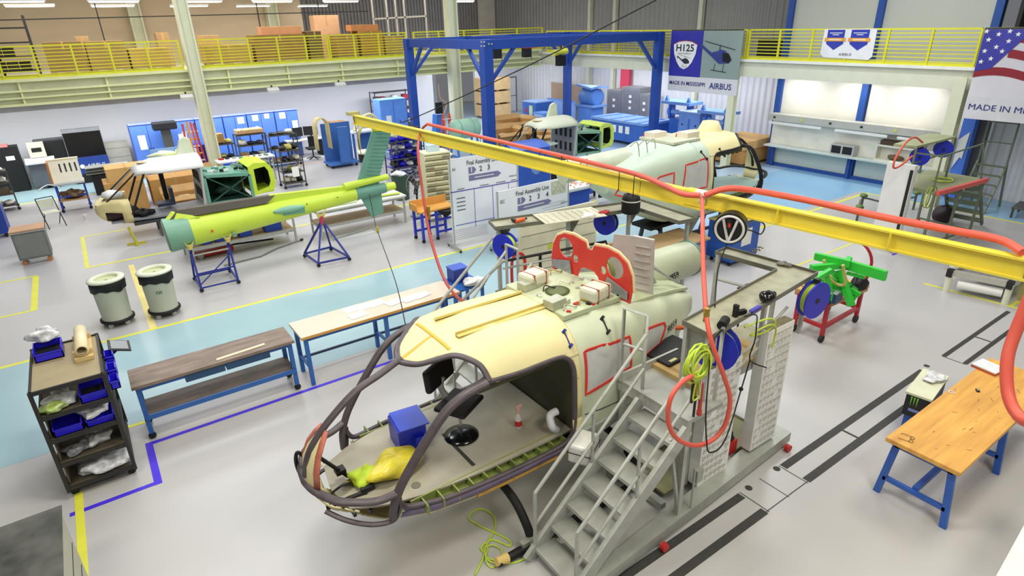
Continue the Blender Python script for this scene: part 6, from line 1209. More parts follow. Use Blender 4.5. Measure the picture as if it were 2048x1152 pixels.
open_box(15.6, 22.9, 1.5, 1.2, .8, 'large open carton right of the near gantry post, front one'); open_box(17.5, 24.9, 1.6, 1.2, .85, 'large open carton behind the front open carton'); open_box(17.2, 22.4, 1.0, .9, .55, 'small open carton beside the small green helicopter nose'); open_box(19.1, 27.2, 1.6, 1.1, .5, 'low open carton near the dark blue cabinet')
t = thing('green_tank', 'pale green cylinder tank on a blue frame left of the near gantry post', 'tank', (13.3, 22.6, 0)); M().lathe([(.05, -.62), (.3, -.6), (.4, -.5), (.4, .6), (.3, .68)], (0, 0, 1.2), 'X', 24).build('tank_body', mat('#9CC7AE', .45), t)
for x in (-.3, .3): M().lathe([(.405, -.03), (.42, 0), (.405, .03)], (x, 0, 1.2), 'X', 24, caps=False).build('band', mat('#7FB096', .45), t)
for x in (-.5, .5): M().bar((x, -.35, 0), (x, -.2, .9), .07, up=(1, 0, 0)).bar((x, .35, 0), (x, .2, .9), .07, up=(1, 0, 0)).bar((x, -.35, .1), (x, .35, .1), .06).build('stand_frame', mat('#3E78C8', .45), t)
t = thing('test_console', 'blue stand with black screen and curved pipe beside the green tank', 'stand', (13.6, 25.4, 0)); M().prism([(-.4, -.3, 0), (.4, -.3, 0), (.15, -.2, 1.5), (-.15, -.2, 1.5)], (0, .4, 0)).build('stand_body', mat('#3E78C8', .45), t); M().bb(-.2, .12, -.3, -.2, 1.55, 2.05).build('screen', BLACK, t); M().tube(spl([(.3, 0, 1.4), (.5, 0, 1.9), (.2, 0, 2.2), (.15, 0, 2.8)], 5), .03, 6).build('pipe', mat('#C9A88A', .5), t)
t = thing('step_ladder', 'orange and red folding ladder leaning beside the cream middle column', 'ladder', (13.6, 24.2, 0))
for x in (-.22, .22): M().bar((x, 0, 0), (x*.7, .4, 1.6), .06, up=(1, 0, 0)).bar((x, .8, 0), (x*.7, .4, 1.6), .05, up=(1, 0, 0)).build('side_rail', mat('#E0542C', .45), t)
for k in range(5): M().bar((-.2, .07*k+.06, .28*k+.25), (.2, .07*k+.06, .28*k+.25), .08, .03).build('rung', mat('#D8D4C8', .4), t)
t = thing('step_ladder', 'tall orange and yellow ladders leaning on the left cream column', 'ladder', g(405, 362, 0))
for x, m_ in ((-.3, mat('#D8402C', .45)), (-.05, mat('#F0A03A', .45)), (.15, mat('#E8632C', .45)), (.32, mat('#C93A28', .45))): M().bar((x, 0, 0), (x*.6, .35, 2.2-.3*abs(x)), .1, .06, up=(1, 0, 0)).build('side_rail', m_, t)
for k in range(7): M().bar((-.28, .05*k, .25+.26*k), (.28, .05*k, .25+.26*k), .06, .05).build('rung', mat('#F2B04A', .45) if k % 2 else mat('#E8E4D8', .4), t)
# black goods rack and tall blue locker, centre back
t, zz = wirecart('storage_rack', 'dark rack of red and blue goods beside the tall blue locker at the back', (12.9, 28.8, 0), 1.9, .6, 2.35, 6, 0, mat('#2A2226', .5)); goods((12.9, 28.8, 0), 0, 1.8, .6, zz[:5], 6, 'dark rack at the back', 3, [('small_box', 'red small box', '#A83240'), ('small_box', 'blue small box', '#2A3FA8'), ('small_box', 'white small box', '#D8D4D0'), ('small_box', 'brown small box', '#5A4636')])
t = thing('blue_locker', 'tall blue locker with a white notice left of the gantry', 'cabinet', (12.0, 27.0, 0)); M().bb(-.65, .65, -.4, .4, 0, 2.2).build('locker_body', MB_, t); M().bb(-.4, -.15, -.41, -.4, 1.0, 1.5).build('notice', PAPER, t); M().bb(-.01, .01, -.41, -.4, .1, 2.1).build('door_seam', MBD, t)
# ================================================================ WHITEBOARDS, BIN TOWER, STANDS
WBM = mat('#E7E7EC', .35, 0, .03)
def zc_(p, q): return None
LVL = mat('#77769C', .5); GRT = mat('#44434C', .5); VIO = mat('#3F3AA8', .5)
def wboard(label, o, e, z0, z1, title, nums, extra):
    o = Vector((*o, 0)); e = Vector((*e, 0)); L = (e-o).length; u = (e-o).normalized(); v = V_; n = u.cross(v)
    t = thing('whiteboard', label, 'whiteboard', (o+e)/2); P = lambda a, z, k=.004: o+u*a+Vector((0, 0, z))+n*(.02+k)
    def patch(a0, a1, za, zb, m, nm, k=.006): return M().prism([P(a0, za, k), P(a1, za, k), P(a1, zb, k), P(a0, zb, k)], n*.002).build(nm, m, t, world=True)
    M().prism([P(0, z0, -.03), P(L, z0, -.03), P(L, z1, -.03), P(0, z1, -.03)], n*.03).build('board', WBM, t, world=True)
    for a in (.03, L-.03):
        c = o+u*a; M().bar(c+Vector((0, 0, .06)), c+Vector((0, 0, z1)), .045, up=(1, 0, 0)).build('upright', GALV, t, world=True); M().bar(c-n*.35+Vector((0, 0, .08)), c+n*.35+Vector((0, 0, .08)), .05).build('foot', GALV, t, world=True)
        for s in (-1, 1): q = c+n*.33*s; M().cyl((q.x-.015, q.y, .04), (q.x+.015, q.y, .04), .04, 10).build('caster', DARK, t, world=True)
    text(title, .11, P(L*.25, z1-.2), u, v, GRT, t, width=L*.45, bold=.012)
    a = L*.27
    for k, s_ in enumerate(nums):
        w = L*.10; x = a+k*L*.118
        if k == 0: M().prism([P(x, z1-.42), P(x+w*.75, z1-.42), P(x+w*1.1, z1-.34), P(x+w*.75, z1-.26), P(x, z1-.26)], n*.002).build('arrow_mark', LVL, t, world=True)
        text(s_, .125, P(x+w*.35, z1-.39, .008), u, v, WHITE if k == 0 else GRT, t, name='number', bold=.012)
    M().prism([P(a, z1-.6), P(a+L*.42, z1-.6), P(a+L*.47, z1-.53), P(a+L*.42, z1-.46), P(a, z1-.46)], n*.002).build('arrow_mark', LVL, t, world=True)
    patch(a+L*.08, a+L*.36, z1-.54, z1-.52, WHITE, 'text_line', .009)
    text('AIRBUS', .05, P(L*.97, z1-.68), u, v, GRT, t, align='RIGHT'); text(extra, .08, P(L*.05, z1-.3), u, v, GRT, t, bold=.01)
    return t, P, patch, L, u, v
t, P, patch, L, u, v = wboard('tall whiteboard on wheels with a blue lined chart and the numbers 1 2 3', (7.06, 12.85), (9.05, 12.75), .15, 2.3, 'Final Assembly Line', '123', 'H')
t.rotation_euler.z = 0
for a in (.33, .6, .84): patch(L*a, L*a+.012, .5 if a < .8 else .95, 1.5, VIO, 'blue_line')
patch(0, L, 1.48, 1.5, VIO, 'blue_line'); patch(L*.05, L*.62, .62, .635, VIO, 'blue_line'); patch(L*.84, L, 1.05, 1.065, VIO, 'blue_line')
for k in range(6): patch(L*.03, L*.5, .25+k*.05, .256+k*.05, mat('#B08A9A', .5), 'ruled_line')
for k in range(3): patch(L*(.89+.03*k), L*(.895+.03*k), 1.25, 1.35, GRT, 'tally_mark')
for k in range(4): patch(L*.08, L*.2, 1.3-k*.1, 1.32-k*.1, GRT, 'ruled_line')
for a_, b_ in ((.1, .2), (.42, .55), (.66, .8), (.88, .96)): patch(L*a_, L*b_, 1.53, 1.545, GRT, 'text_line')
t, P, patch, L, u, v = wboard('lower whiteboard on wheels with a small photograph and the numbers 1 2 3 4', (7.75, 11.85), (10.1, 11.95), .3, 1.58, 'Final Assembly Line', '1234', 'EC')
patch(L*.74, L*.95, 1.2, 1.53, mat('#8C9284', .5, 0, .5, 12, var2='#D8D4B8'), 'photograph')
for k in range(7): patch(L*.6, L*.93, .5+k*.08, .506+k*.08, mat('#9A9AA8', .5), 'ruled_line')
patch(L*.55, L*.95, .42, .44, VIO, 'blue_line')
t = thing('chart_board', 'cream wall chart board with black strips and a red hose standing behind the helicopter roof', 'board', (8.0, 8.1, 0)); c0, c1 = g(1003, 545, 1.2), g(1125, 520, 1.2); c0, c1 = Vector((6.3, 8.9, 0)), Vector((8.15, 8.78, 0)); uu = (c1-c0).normalized(); nn = uu.cross(V_)
M().prism([c0+Vector((0, 0, .2)), c1+Vector((0, 0, .2)), c1+Vector((0, 0, 1.95)), c0+Vector((0, 0, 1.95))], nn*.03).build('board_panel', mat('#E3E2C8', .5), t, world=True)
for a in (.25, .62): q = c0.lerp(c1, a); M().bar(q+nn*.04+Vector((0, 0, .5)), q+nn*.04+Vector((0, 0, 1.1)), .06, .012, up=nn).build('black_strip', BLACK, t, world=True)
M().prism([c0.lerp(c1, .35)+nn*.035+Vector((0, 0, 1.18)), c0.lerp(c1, .5)+nn*.035+Vector((0, 0, 1.18)), c0.lerp(c1, .5)+nn*.035+Vector((0, 0, 1.3)), c0.lerp(c1, .35)+nn*.035+Vector((0, 0, 1.3))], nn*.002).build('green_note', mat('#C9DA3A', .5), t, world=True)
for a in (.02, .98): q = c0.lerp(c1, a); M().bar(q, q+Vector((0, 0, 1.97)), .04, up=(1, 0, 0)).build('post', mat('#D8DA5A', .5), t, world=True)
M().tube(spl([c0+nn*.05+Vector((-.2, 0, .4)), c0+nn*.05+Vector((-.2, 0, 1.1)), c0+nn*.05+Vector((-.05, 0, 1.25)), c0+nn*.05+Vector((.1, 0, 1.1)), c0+nn*.05+Vector((.1, 0, .5))], 5), .03, 8).build('red_handle', RED, t, world=True)
for z in (.6, .8, 1.0, 1.3, 1.55, 1.75): M().bar(c0+nn*.036+Vector((.05, 0, z)), c1+nn*.036+Vector((-.05, 0, z)), .012, .004, up=nn).build('ruled_line', mat('#8E8C7E', .5), t, world=True)
# bin tower
t = thing('bin_tower', 'cream tower of small open parts bins left of the tall whiteboard', 'rack', (7.4, 13.9, 0)); t.location = (8.0, 15.35, 0); t.rotation_euler.z = -.15; BT = mat('#E4E0B8', .5, 0, .05)
M().bb(-.38, .38, -.3, .3, .35, 2.02).build('tower_core', BT, t)
for r in range(11):
    for c in range(3): M().prism([(-.37+c*.25, -.3, .4+r*.145), (-.14+c*.25, -.3, .4+r*.145), (-.14+c*.25, -.38, .47+r*.145), (-.37+c*.25, -.38, .47+r*.145)], (0, 0, .03)).build('small_bin', BT if (r+c) % 4 else mat('#A8A284', .5), t)
    M().prism([(.38, -.28, .4+r*.145), (.38, .28, .4+r*.145), (.46, .28, .47+r*.145), (.46, -.28, .47+r*.145)], (0, 0, .03)).build('side_bin', BT, t); M().bb(-.37, .37, -.302, -.3, .5+r*.145, .53+r*.145).build('bin_gap', mat('#6E6A50', .6), t)
M().cyl((0, 0, 0), (0, 0, .35), .1, 12).bar((-.3, 0, .03), (.3, 0, .03), .06).build('pedestal', GALV, t)
M().bb(-.2, .15, -.1, .1, 2.02, 2.2).build('top_box', mat('#C6DCE4', .4), t); M().bar((.1, 0, 2.02), (.1, 0, 2.5), .03).build('mast', GALV, t)
# orange topped stand + blue frame
t = thing('blue_stand', 'royal blue wheeled stand with an orange wooden top and back board', 'stand', (7.12, 14.0, 0)); RB_ = mat('#2336C0', .4)
M().bb(-.5, .58, -.28, .3, .82, .86).build('stand_top', mat('#D89A42', .55, 0, .15), t); M().bb(-.5, .58, .27, .3, .86, 1.05).build('back_board', mat('#DDA04A', .55), t); M().bb(-.5, -.47, -.1, .3, .86, 1.0).build('side_board', mat('#DDA04A', .55), t); legs(t, (-.42, 0, .5), (-.22, .24), .1, .82, .06, RB_)
for z in (.22, .55): M().bar((0, -.22, z), (.5, -.22, z), .05).bar((-.42, .24, z), (.5, .24, z), .05).build('rail', RB_, t)
casters(t, (-.42, 0, .5), (-.22, .24), .05); item('dark_bowl', 'dark bowl under the orange wooden top', 'bowl', (7.42, 13.78, .6), M().lathe([(.05, 0), (.22, .14), (.24, .2)], seg=18), BLACK)
# fan, green can, tall cabinet, red tag bench
t = thing('pedestal_fan', 'large dark pedestal fan with wire guard behind the tail fin', 'fan', (7.75, 16.15, 0)); M().cyl((0, 0, 0), (0, 0, .05), .26, 16).build('base', GALV, t); M().cyl((0, 0, .05), (0, 0, .95), .03, 8).build('pole', DARK, t)
fc = Vector((0, -.1, .98)); mm = M()
for r in (.12, .24, .36): mm.tube([fc+Vector((r*math.cos(a), 0, r*math.sin(a))) for a in [2*PI*k/24 for k in range(24)]], .006, 4, closed=True)
for k in range(16): a = 2*PI*k/16; mm.tube([fc, fc+Vector((.36*math.cos(a), 0, .36*math.sin(a)))], .004, 4)
mm.build('wire_guard', mat('#A9ABA8', .4), t)
for k in range(3): a = 2*PI*k/3+.3; M().box(fc+Vector((.17*math.cos(a), .03, .17*math.sin(a))), (.28, .02, .13), 0, 0, -a).build('blade', DARK, t)
M().cyl(fc, fc+Vector((0, .2, 0)), .08, 10).build('motor', DARK, t)
t = thing('green_can', 'dark green trash can with clear bag behind the tail fin', 'trash can', (8.2, 18.2, 0)); M().lathe([(.24, 0), (.3, .8)], seg=20).build('can_body', mat('#2F4A3C', .5), t); M().blob((-.05, 0, .85), (.5, .5, .16), 3, .12).build('clear_bag', BAGM, t)
t = thing('grey_can', 'grey trash can with a cream rim and black liner left of the tail fin', 'trash can', (8.7, 22.2, 0)); M().lathe([(.26, 0), (.28, .6)], seg=20).build('can_body', mat('#9A9C8E', .5), t); M().lathe([(.285, .55), (.3, .88)], seg=20).build('liner', BLACK, t); M().lathe([(.31, .86), (.34, .9), (.3, .96), (.2, .94)], seg=22).build('rim_lid', mat('#DFE0C8', .5), t)
t = thing('blue_locker', 'big blue cabinet with stickers right of the tall whiteboard', 'cabinet', (11.1, 15.2, 0)); M().bb(-.65, .65, -.4, .4, .0, 1.75).build('locker_body', mat('#2C58B4', .45), t); M().prism([(-.67, -.42, 1.75), (.67, -.42, 1.75), (.67, 0, 1.88), (-.67, 0, 1.88)], (0, .4, 0)).build('sloped_top', mat('#2C58B4', .45), t); M().blob((.1, -.41, 1.2), (.4, .01, .5), 4, .2).build('sticker_patch', mat('#6E8CC8', .5), t)
t = thing('black_rack', 'black rack with bright tags between the blue cabinet and the blue chest', 'rack', (12.6, 15.1, 0)); M().bb(-.35, .35, -.3, .3, 0, 1.2).build('rack_body', BLACK, t)
for k in range(6): M().bb(-.36, -.3, -.31, -.3, .2+k*.16, .28+k*.16).build('tag_card', mat('#D6D8A0', .5), t)
t = thing('drawer_chest', 'royal blue drawer chest with pale drawer edges behind the red tag table', 'drawers', (13.6, 14.7, 0)); M().bb(-.6, .6, -.35, .35, 0, 1.05).build('chest_body', mat('#2A55B8', .45), t)
for k in range(5): M().bb(-.1, .55, -.37, -.35, .25+k*.15, .36+k*.15).build('drawer', mat('#8FA9D8', .4), t)
t = bench('tag_table', 'white table covered with small red and white tags before the green helicopter', 10.6, 13.2, 12.75, 13.5, .95, mat('#EEECEC', .5), WHITE, (-1.2, 0, 1.2), (.4, WHITE), w=.06)
TG = ('#D8323A', '#E8E4DC', '#E86A5A', '#C9B84A', '#F0A8A0'); TN = {'#D8323A': 'red', '#E8E4DC': 'white', '#E86A5A': 'coral', '#C9B84A': 'olive yellow', '#F0A8A0': 'pink'}
for k in range(90):
    c = TG[k % 5]; x, y = random.uniform(10.65, 13.1), random.uniform(12.8, 13.45)
    tag(M().box((0, 0, .012), (random.uniform(.05, .13), .04, .022), 0).build('small_tag', mat(c, .5), loc=(x, y, .951+.0012*(k % 30)), rz=random.uniform(0, 3)), 'small %s tag lying on the white table' % TN[c], 'tag', '%s tags on the white table' % TN[c])
item('pink_pouch', 'bright pink pouch at the front of the white tag table', 'pouch', (12.55, 12.9, .99), M().blob((0, 0, .04), (.6, .16, .08), 2, .08), mat('#F07AB0', .5))
item('blue_crate', 'royal blue crate under the white tag table', 'crate', (11.2, 13.1, .44), M().bb(-.45, .45, -.25, .25, 0, .42), mat('#1F45A8', .45)); item('black_drum', 'black drum under the right end of the white tag table', 'drum', (12.3, 13.1, .44), M().lathe([(.2, 0), (.22, .3), (.2, .36)], seg=18), BLACK)
# tables and carts between helicopter and far lane
t = bench('low_table', 'plywood topped low table behind the grey baffle', 8.9, 10.9, 8.0, 8.9, .78, mat('#C2A378', .55, 0, .2), FB2, (-.9, .9), (.3, mat('#2A5FB0', .5)), w=.06)
t = thing('blue_toolcart', 'blue tool cart with white notice and dark bins on top beside the red hose', 'cart', (11.9, 8.1, 0)); M().bb(-.5, .45, -.35, .35, .12, 1.0).build('cart_body', mat('#2A5CB8', .45), t); M().bb(-.52, .47, -.37, .37, 1.0, 1.03).build('cart_top', mat('#B9B27A', .5), t); M().bb(-.2, .15, -.36, -.35, .45, .85).build('notice', PAPER, t); casters(t, (-.4, .35), (-.25, .25), .06)
bin_('parts_bin', 'navy parts bin on top of the blue tool cart', (11.8, 8.1, 1.032), .6, .4, .16, mat('#1C2A7A', .4), fill=DARK)
t = thing('wooden_trestle', 'wooden beam frame on the blue lane behind the chart board', 'frame', (9.2, 10.1, 0)); M().bar((-1.4, .3, .4), (.9, -.5, .4), .1, .12).bar((-1.3, .35, .4), (-1.2, .6, .4), .1).build('beam', mat('#D9C088', .6), t)
for x, y in ((-1.3, .3), (.8, -.4)): M().bb(x-.04, x+.04, y-.04, y+.04, 0, .4).build('leg', mat('#C2A670', .6), t)
# ================================================================ SECOND LARGE FUSELAGE (nose to the right)
hx_keep = hx; hx = 0; SG_ = 1
H4 = thing('helicopter_fuselage', 'large pale green and cream helicopter shell with its nose pointing right behind the yellow beam', 'helicopter', (13.95, 9.2, .5), PI)
open_body(H4, CREAM, mat('#D9DEC8', .5, 0, .06), mat('#C3D3BF', .5, 0, .07), BLACK, mat('#8FA9A0', .5), CREAM, False)
tape_loop([(2.95, 1.35), (2.95, 1.98), (3.65, 1.92), (3.72, 1.35)], H4, 0); tape_loop([(3.95, 1.35), (3.95, 1.8), (4.3, 1.74), (4.5, 1.5)], H4, 0); tape_loop([(4.75, 1.62), (4.9, 1.98-.3), (5.15, 1.62), (5.2, 1.45), (4.7, 1.3)], H4, 0)
M().lathe([(.0, .28), (.18, .26), (.26, .1), (.3, 0)], (1.9, 0, 2.3), 'Z', 20).build('roof_dome', CREAM, H4)
M().cyl((4.4, -.2, 2.0), (6.1, -.3, 1.95), .25, 24, .23).build('tail_boom_section', mat('#C9CFB8', .45), H4)
for (a, b) in ((2.9, .2), (3.4, -.3)): M().box((a, b, 2.4), (.4, .3, .12)).build('deck_fitting', mat('#E6DCC8', .5), H4); M().bb(a-.22, a+.22, b-.16, b-.15, 2.34, 2.42).build('red_tape', TAPE, H4)
M().bb(2.85, 3.7, -.5, .5, 2.3, 2.35).build('engine_deck', mat('#CDCFB6', .5, 0, .15, 8), H4)
for q in ((2.5, 2.1), (3.1, 2.12)): A, B = onsh(q[0], q[1], .015), onsh(q[0]-.12, q[1]-.16, .015); M().cyl(A, B, .01, 6).box(A, (.05, .02, .05)).box(B, (.05, .02, .05)).build('hinge_arm', DARK, H4)
for k in range(3): M().tube(spl([(3.9+k*.25, .2, 2.1), (4.1+k*.25, .3, 2.45), (4.35+k*.25, .35, 2.4)], 4), .012, 5).build('loose_pipe', GALV, H4)
hx = hx_keep; SG_ = -1
M().bb(1.0, 4.0, -.3, .3, .4, .47).build('keel_beam', BLACK, H4)
t = thing('fuselage_trestle', 'dark steel trestle carrying the raised green helicopter shell behind the yellow beam', 'trestle', (11.6, 9.2, 0))
for x in (10.3, 12.6):
    for y in (8.95, 9.45): M().bar((x, y+(y-9.2)*.8, 0), (x, y, .9), .07, up=(1, 0, 0)).build('leg', mat('#4A4C4A', .5, .3), t, world=True)
    M().bar((x, 8.9, .86), (x, 9.5, .86), .07).build('top_rail', mat('#4A4C4A', .5, .3), t, world=True)
M().bar((10.3, 9.2, .4), (12.6, 9.2, .4), .06).build('spreader', mat('#4A4C4A', .5, .3), t, world=True)
# ================================================================ OPEN FRAMED HELICOPTER BODIES
def light_body(root, nosec, roofc, greenc, limec, full=True):
    nosem, roofm, gm, lm = mat(nosec, .5, 0, .05), mat(roofc, .5, 0, .04), mat(greenc, .5, 0, .12, 6), mat(limec, .5, 0, .06)
    secs = [(-.18, .12, .82, 1.0), (-.1, .3, .7, 1.08), (.02, .42, .6, 1.15), (.2, .54, .53, 1.2), (.4, .64, .48, 1.2), (.62, .7, .46, 1.18)]
    n = 28; vs = []
    for x, hw, zb, zt in secs:
        for k in range(n+1):
            a = PI+PI*k/n; c, s = math.cos(a), math.sin(a); q = lambda u: math.copysign(abs(u)**.7, u)
            vs.append((x, hw*q(c), zt+(zt-zb)*q(s)))
    mm = M(); fs = []
    for i in range(len(secs)-1):
        for k in range(n):
            if i >= 2 and 3 <= k <= 9 and i < 4: continue
            fs.append((i*(n+1)+k, i*(n+1)+k+1, (i+1)*(n+1)+k+1, (i+1)*(n+1)+k))
    mm.add(vs, fs, True).build('nose_shell', nosem, root, solid=.02); mm = M(); mm.add([(secs[0][0], 0, 1.02)]+vs[:n+1], [(0, k+1, k+2) for k in range(n)]).build('nose_tip', nosem, root, solid=.015)
    M().blob((.25, 0, .82), (.78, .9, .5), 1, .0).build('nose_dark_fill', mat('#2A1518', .6), root)  # dark lump added so the nose window opening looks shaded inside
    M().prism([(-.1, -.26, 1.06), (.2, -.5, 1.18), (.62, -.68, 1.17), (.62, -.5, 1.17), (.25, -.35, 1.18), (.0, 0, 1.1), (.25, .35, 1.18), (.62, .5, 1.17), (.62, .68, 1.17), (.2, .5, 1.18), (-.1, .26, 1.06), (-.16, 0, 1.02)], (0, 0, .02)).build('coaming', nosem, root)
    M().prism([(.1, -.4, .56), (2.5, -.66, .56), (2.5, .66, .56), (.1, .4, .56)], (0, 0, .05)).build('cabin_floor', mat('#8F929A', .5), root)
    M().prism([(.6, -.6, .46), (2.45, -.6, .5), (2.45, .6, .5), (.6, .6, .46)], (0, 0, .06)).build('belly_frame', mat('#3A3C3E', .5), root)
    # roof: crowned shell
    mm = M(); vs = []; nx, ny = 10, 12
    for i in range(nx+1):
        x = .9+1.7*i/nx; w = .42+.30*min(1, i/3.5)**.7
        for j in range(ny+1):
            u = -1+2*j/ny; vs.append((x, u*w, 1.80+.26*(1-abs(u)**2.4)*min(1, .45+i/5)-(.04 if i == 0 else 0)))
    mm.add(vs, [(i*(ny+1)+j, i*(ny+1)+j+1, (i+1)*(ny+1)+j+1, (i+1)*(ny+1)+j) for i in range(nx) for j in range(ny)], True).build('roof_shell', roofm, root, solid=.05)
    M().lathe([(.2, 0), (.2, .015)], (1.25, -.05, 2.03), seg=20).build('roof_hatch', mat('#DCC9A0', .6), root)
    fin = [(2.1, .5, 1.95), (2.28, .5, 2.42), (2.42, .5, 2.5), (2.56, .5, 2.42), (2.62, .5, 1.9)]
    M().prism(fin, (0, .12, 0)).build('mast_fairing', mat('#D5DCC0', .5), root, bevel=.03)
    for s in (-1, 1):
        M().bar((.62, s*.66, .8), (1.12, s*.68, 1.82), .05).build('door_post', BLACK, root); M().bar((.12, s*.42, 1.17), (.93, s*.4, 1.82), .035).build('windscreen_post', BLACK, root); M().bar((2.4, s*.68, .56), (2.52, s*.69, 1.82), .06).build('rear_post', mat('#B9C0B8', .5), root)
    M().bar((-.02, 0, 1.08), (.9, 0, 1.86), .03).build('centre_post', mat('#9A9A98', .5), root); M().bar((1.62, .66, .6), (1.62, .68, 1.8), .12).build('far_post', BLACK, root)
    rw = M().bb(2.44, 2.5, -.66, .66, .6, 1.82).build('rear_wall', mat('#9A9DA6', .5, 0, .15, 8), root)
    for k in range(8): M().bb(2.42, 2.44, -.5+.28*(k % 4), -.4+.28*(k % 4), .85+.5*(k//4), 1.15+.5*(k//4)).build('black_bracket', BLACK, rw)
    M().blob((.5, .1, .75), (.6, .5, .3), 5, .25).blob((.9, -.2, .68), (.5, .4, .2), 9, .25).build('wiring_bundle', BLACK, root); M().blob((.3, -.1, 1.28), (.5, .4, .24), 11, .12).build('white_cover', WHITE, root)
    M().bb(1.3, 1.75, 0, .45, .72, .8).bb(1.68, 1.76, 0, .45, .8, 1.2).build('seat_frame', mat('#24304E', .5), root)
    # rear truss bay
    for s in (-1, 1):
        y = s*.62; P = [(2.55, y, .72), (3.75, y, .68), (3.75, y, 1.4), (2.55, y, 1.52)]
        for a, b in ((0, 1), (1, 2), (2, 3), (3, 0)): M().bar(P[a], P[b], .08, .08).build('bay_frame', gm, root)
        M().bar(P[0], P[2], .07, .03).bar(P[3], P[1], .07, .03).build('cross_brace', mat('#2F5548', .5), root)
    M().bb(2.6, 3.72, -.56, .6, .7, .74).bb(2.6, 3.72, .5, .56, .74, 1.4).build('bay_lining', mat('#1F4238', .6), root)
    M().prism([(2.55, -.66, 1.5), (3.8, -.62, 1.4), (3.8, .62, 1.4), (2.55, .66, 1.5)], (0, 0, .06)).build('engine_deck', gm, root)
    rnd = random.Random(4)
    for k in range(16): M().box((rnd.uniform(2.65, 3.75), rnd.uniform(-.5, .5), 1.56), (rnd.uniform(.05, .25), .05, .07), rnd.uniform(0, 3)).build('deck_fitting', (GALV, mat(greenc), DARK, WHITE)[k % 4], root)
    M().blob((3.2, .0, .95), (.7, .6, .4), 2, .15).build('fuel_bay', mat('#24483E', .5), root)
    # lime frame
    for s in (-1, 1):
        O = [(3.75, .74), (3.75, 1.6), (3.95, 1.7), (4.3, 1.66), (4.44, 1.45), (4.46, 1.05), (4.38, .84)]; I = [(3.9, .86), (3.9, 1.52), (4.22, 1.56), (4.3, 1.42), (4.32, 1.1), (4.25, .95)]
        bm_ = plate_hole([(a, b) for a, b in O], [[(a, b) for a, b in I]], 0, M())
        for i in range(len(bm_.v)): v = bm_.v[i]; bm_.v[i] = Vector((v.y, s*.6, v.z))
        bm_.build('end_frame_cheek', lm, root, solid=.05)
    M().prism([(3.75, -.6, 1.6), (3.95, -.6, 1.7), (4.3, -.6, 1.66), (4.44, -.6, 1.45), (4.4, -.6, 1.42), (4.28, -.6, 1.62), (3.96, -.6, 1.66), (3.78, -.6, 1.56)], (0, 1.2, 0)).build('end_frame_top', lm, root)
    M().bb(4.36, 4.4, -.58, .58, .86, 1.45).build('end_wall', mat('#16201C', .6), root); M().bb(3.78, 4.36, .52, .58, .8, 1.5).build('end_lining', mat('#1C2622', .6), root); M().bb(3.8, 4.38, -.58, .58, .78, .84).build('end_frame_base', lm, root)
    for x in (1.2, 3.3):
        for y in (-.4, .4): M().bar((x, y, 0), (x, y, .5 if x < 2 else .7), .06, up=(1, 0, 0)).build('trestle_leg', mat('#5C605C', .5), root)
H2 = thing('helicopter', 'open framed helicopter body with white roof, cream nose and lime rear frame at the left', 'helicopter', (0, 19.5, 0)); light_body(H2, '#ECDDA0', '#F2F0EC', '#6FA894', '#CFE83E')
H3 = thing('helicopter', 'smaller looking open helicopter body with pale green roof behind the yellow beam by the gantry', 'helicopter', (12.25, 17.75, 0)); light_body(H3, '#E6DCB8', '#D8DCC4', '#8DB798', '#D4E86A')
M().prism([(.2, -.72, 1.15), (1.6, -.75, 1.25), (1.5, -.3, 1.28), (.3, -.3, 1.15)], (0, 0, .04)).build('loose_panel', mat('#C5D2CC', .5), H3)
# ================================================================ BACK LEFT WALL: CABINETS
CBm = mat('#5F8AE6', .45, 0, .08); CBd = mat('#3B5CB8', .45)
cabs = [(1.58, 2.78, 'first tall blue cabinet from the left with a large white notice'), (2.92, 3.9, 'second tall blue cabinet with a white diamond sticker'), (3.92, 4.95, 'tall blue cabinet behind the cream column'), (4.97, 5.9, 'tall blue cabinet just right of the cream column'), (5.92, 7.05, 'tall blue cabinet second from the right end of the row'), (7.07, 8.05, 'tall blue cabinet at the right end of the row with two notices')]
for k, (a, b, lab) in enumerate(cabs):
    t = thing('tall_cabinet', lab, 'cabinet', ((a+b)/2, 28.3, 0), group=None); w = (b-a)/2
    M().bb(-w, w, -.28, .3, 0, 2.0).build('cabinet_body', CBd, t)
    for s in (-1, 1): d = M().bb(min(s*.01, s*(w-.02)), max(s*.01, s*(w-.02)), -.3, -.28, .08, 1.95).build('door', CBm, t); M().bb(s*.06-.015, s*.06+.015, -.32, -.3, .95, 1.1).build('handle', DARK, d)
    M().bb(-w, w, -.3, .3, 2.0, 2.03).build('cabinet_top', mat('#A9B6DC', .5), t)
    nts = {0: [(-.38, 1.05, .26, .55)], 1: [(-.2, 1.3, .3, .2)], 3: [(.1, 1.65, .26, .26)], 4: [(-.35, 1.7, .24, .24), (.15, 1.75, .2, .2)], 5: [(-.3, 1.68, .26, .26), (.2, 1.05, .24, .5)]}.get(k, [])
    for (x, z, ww, hh) in nts: M().bb(x, x+ww, -.306, -.3, z, z+hh).build('notice', PAPER, t)
t = thing('bench_drill', 'dark column machine with a wide black head before the first blue cabinets', 'machine', (2.75, 27.5, 0)); M().bb(-.16, .16, -.15, .15, 0, 1.8).build('column', mat('#5B5F58', .5), t); M().bb(-.42, .42, -.25, .2, 1.8, 2.1).build('head', mat('#23262C', .5), t, bevel=.05); M().bb(-.3, .3, -.3, .2, 0, .08).build('base', DARK, t)
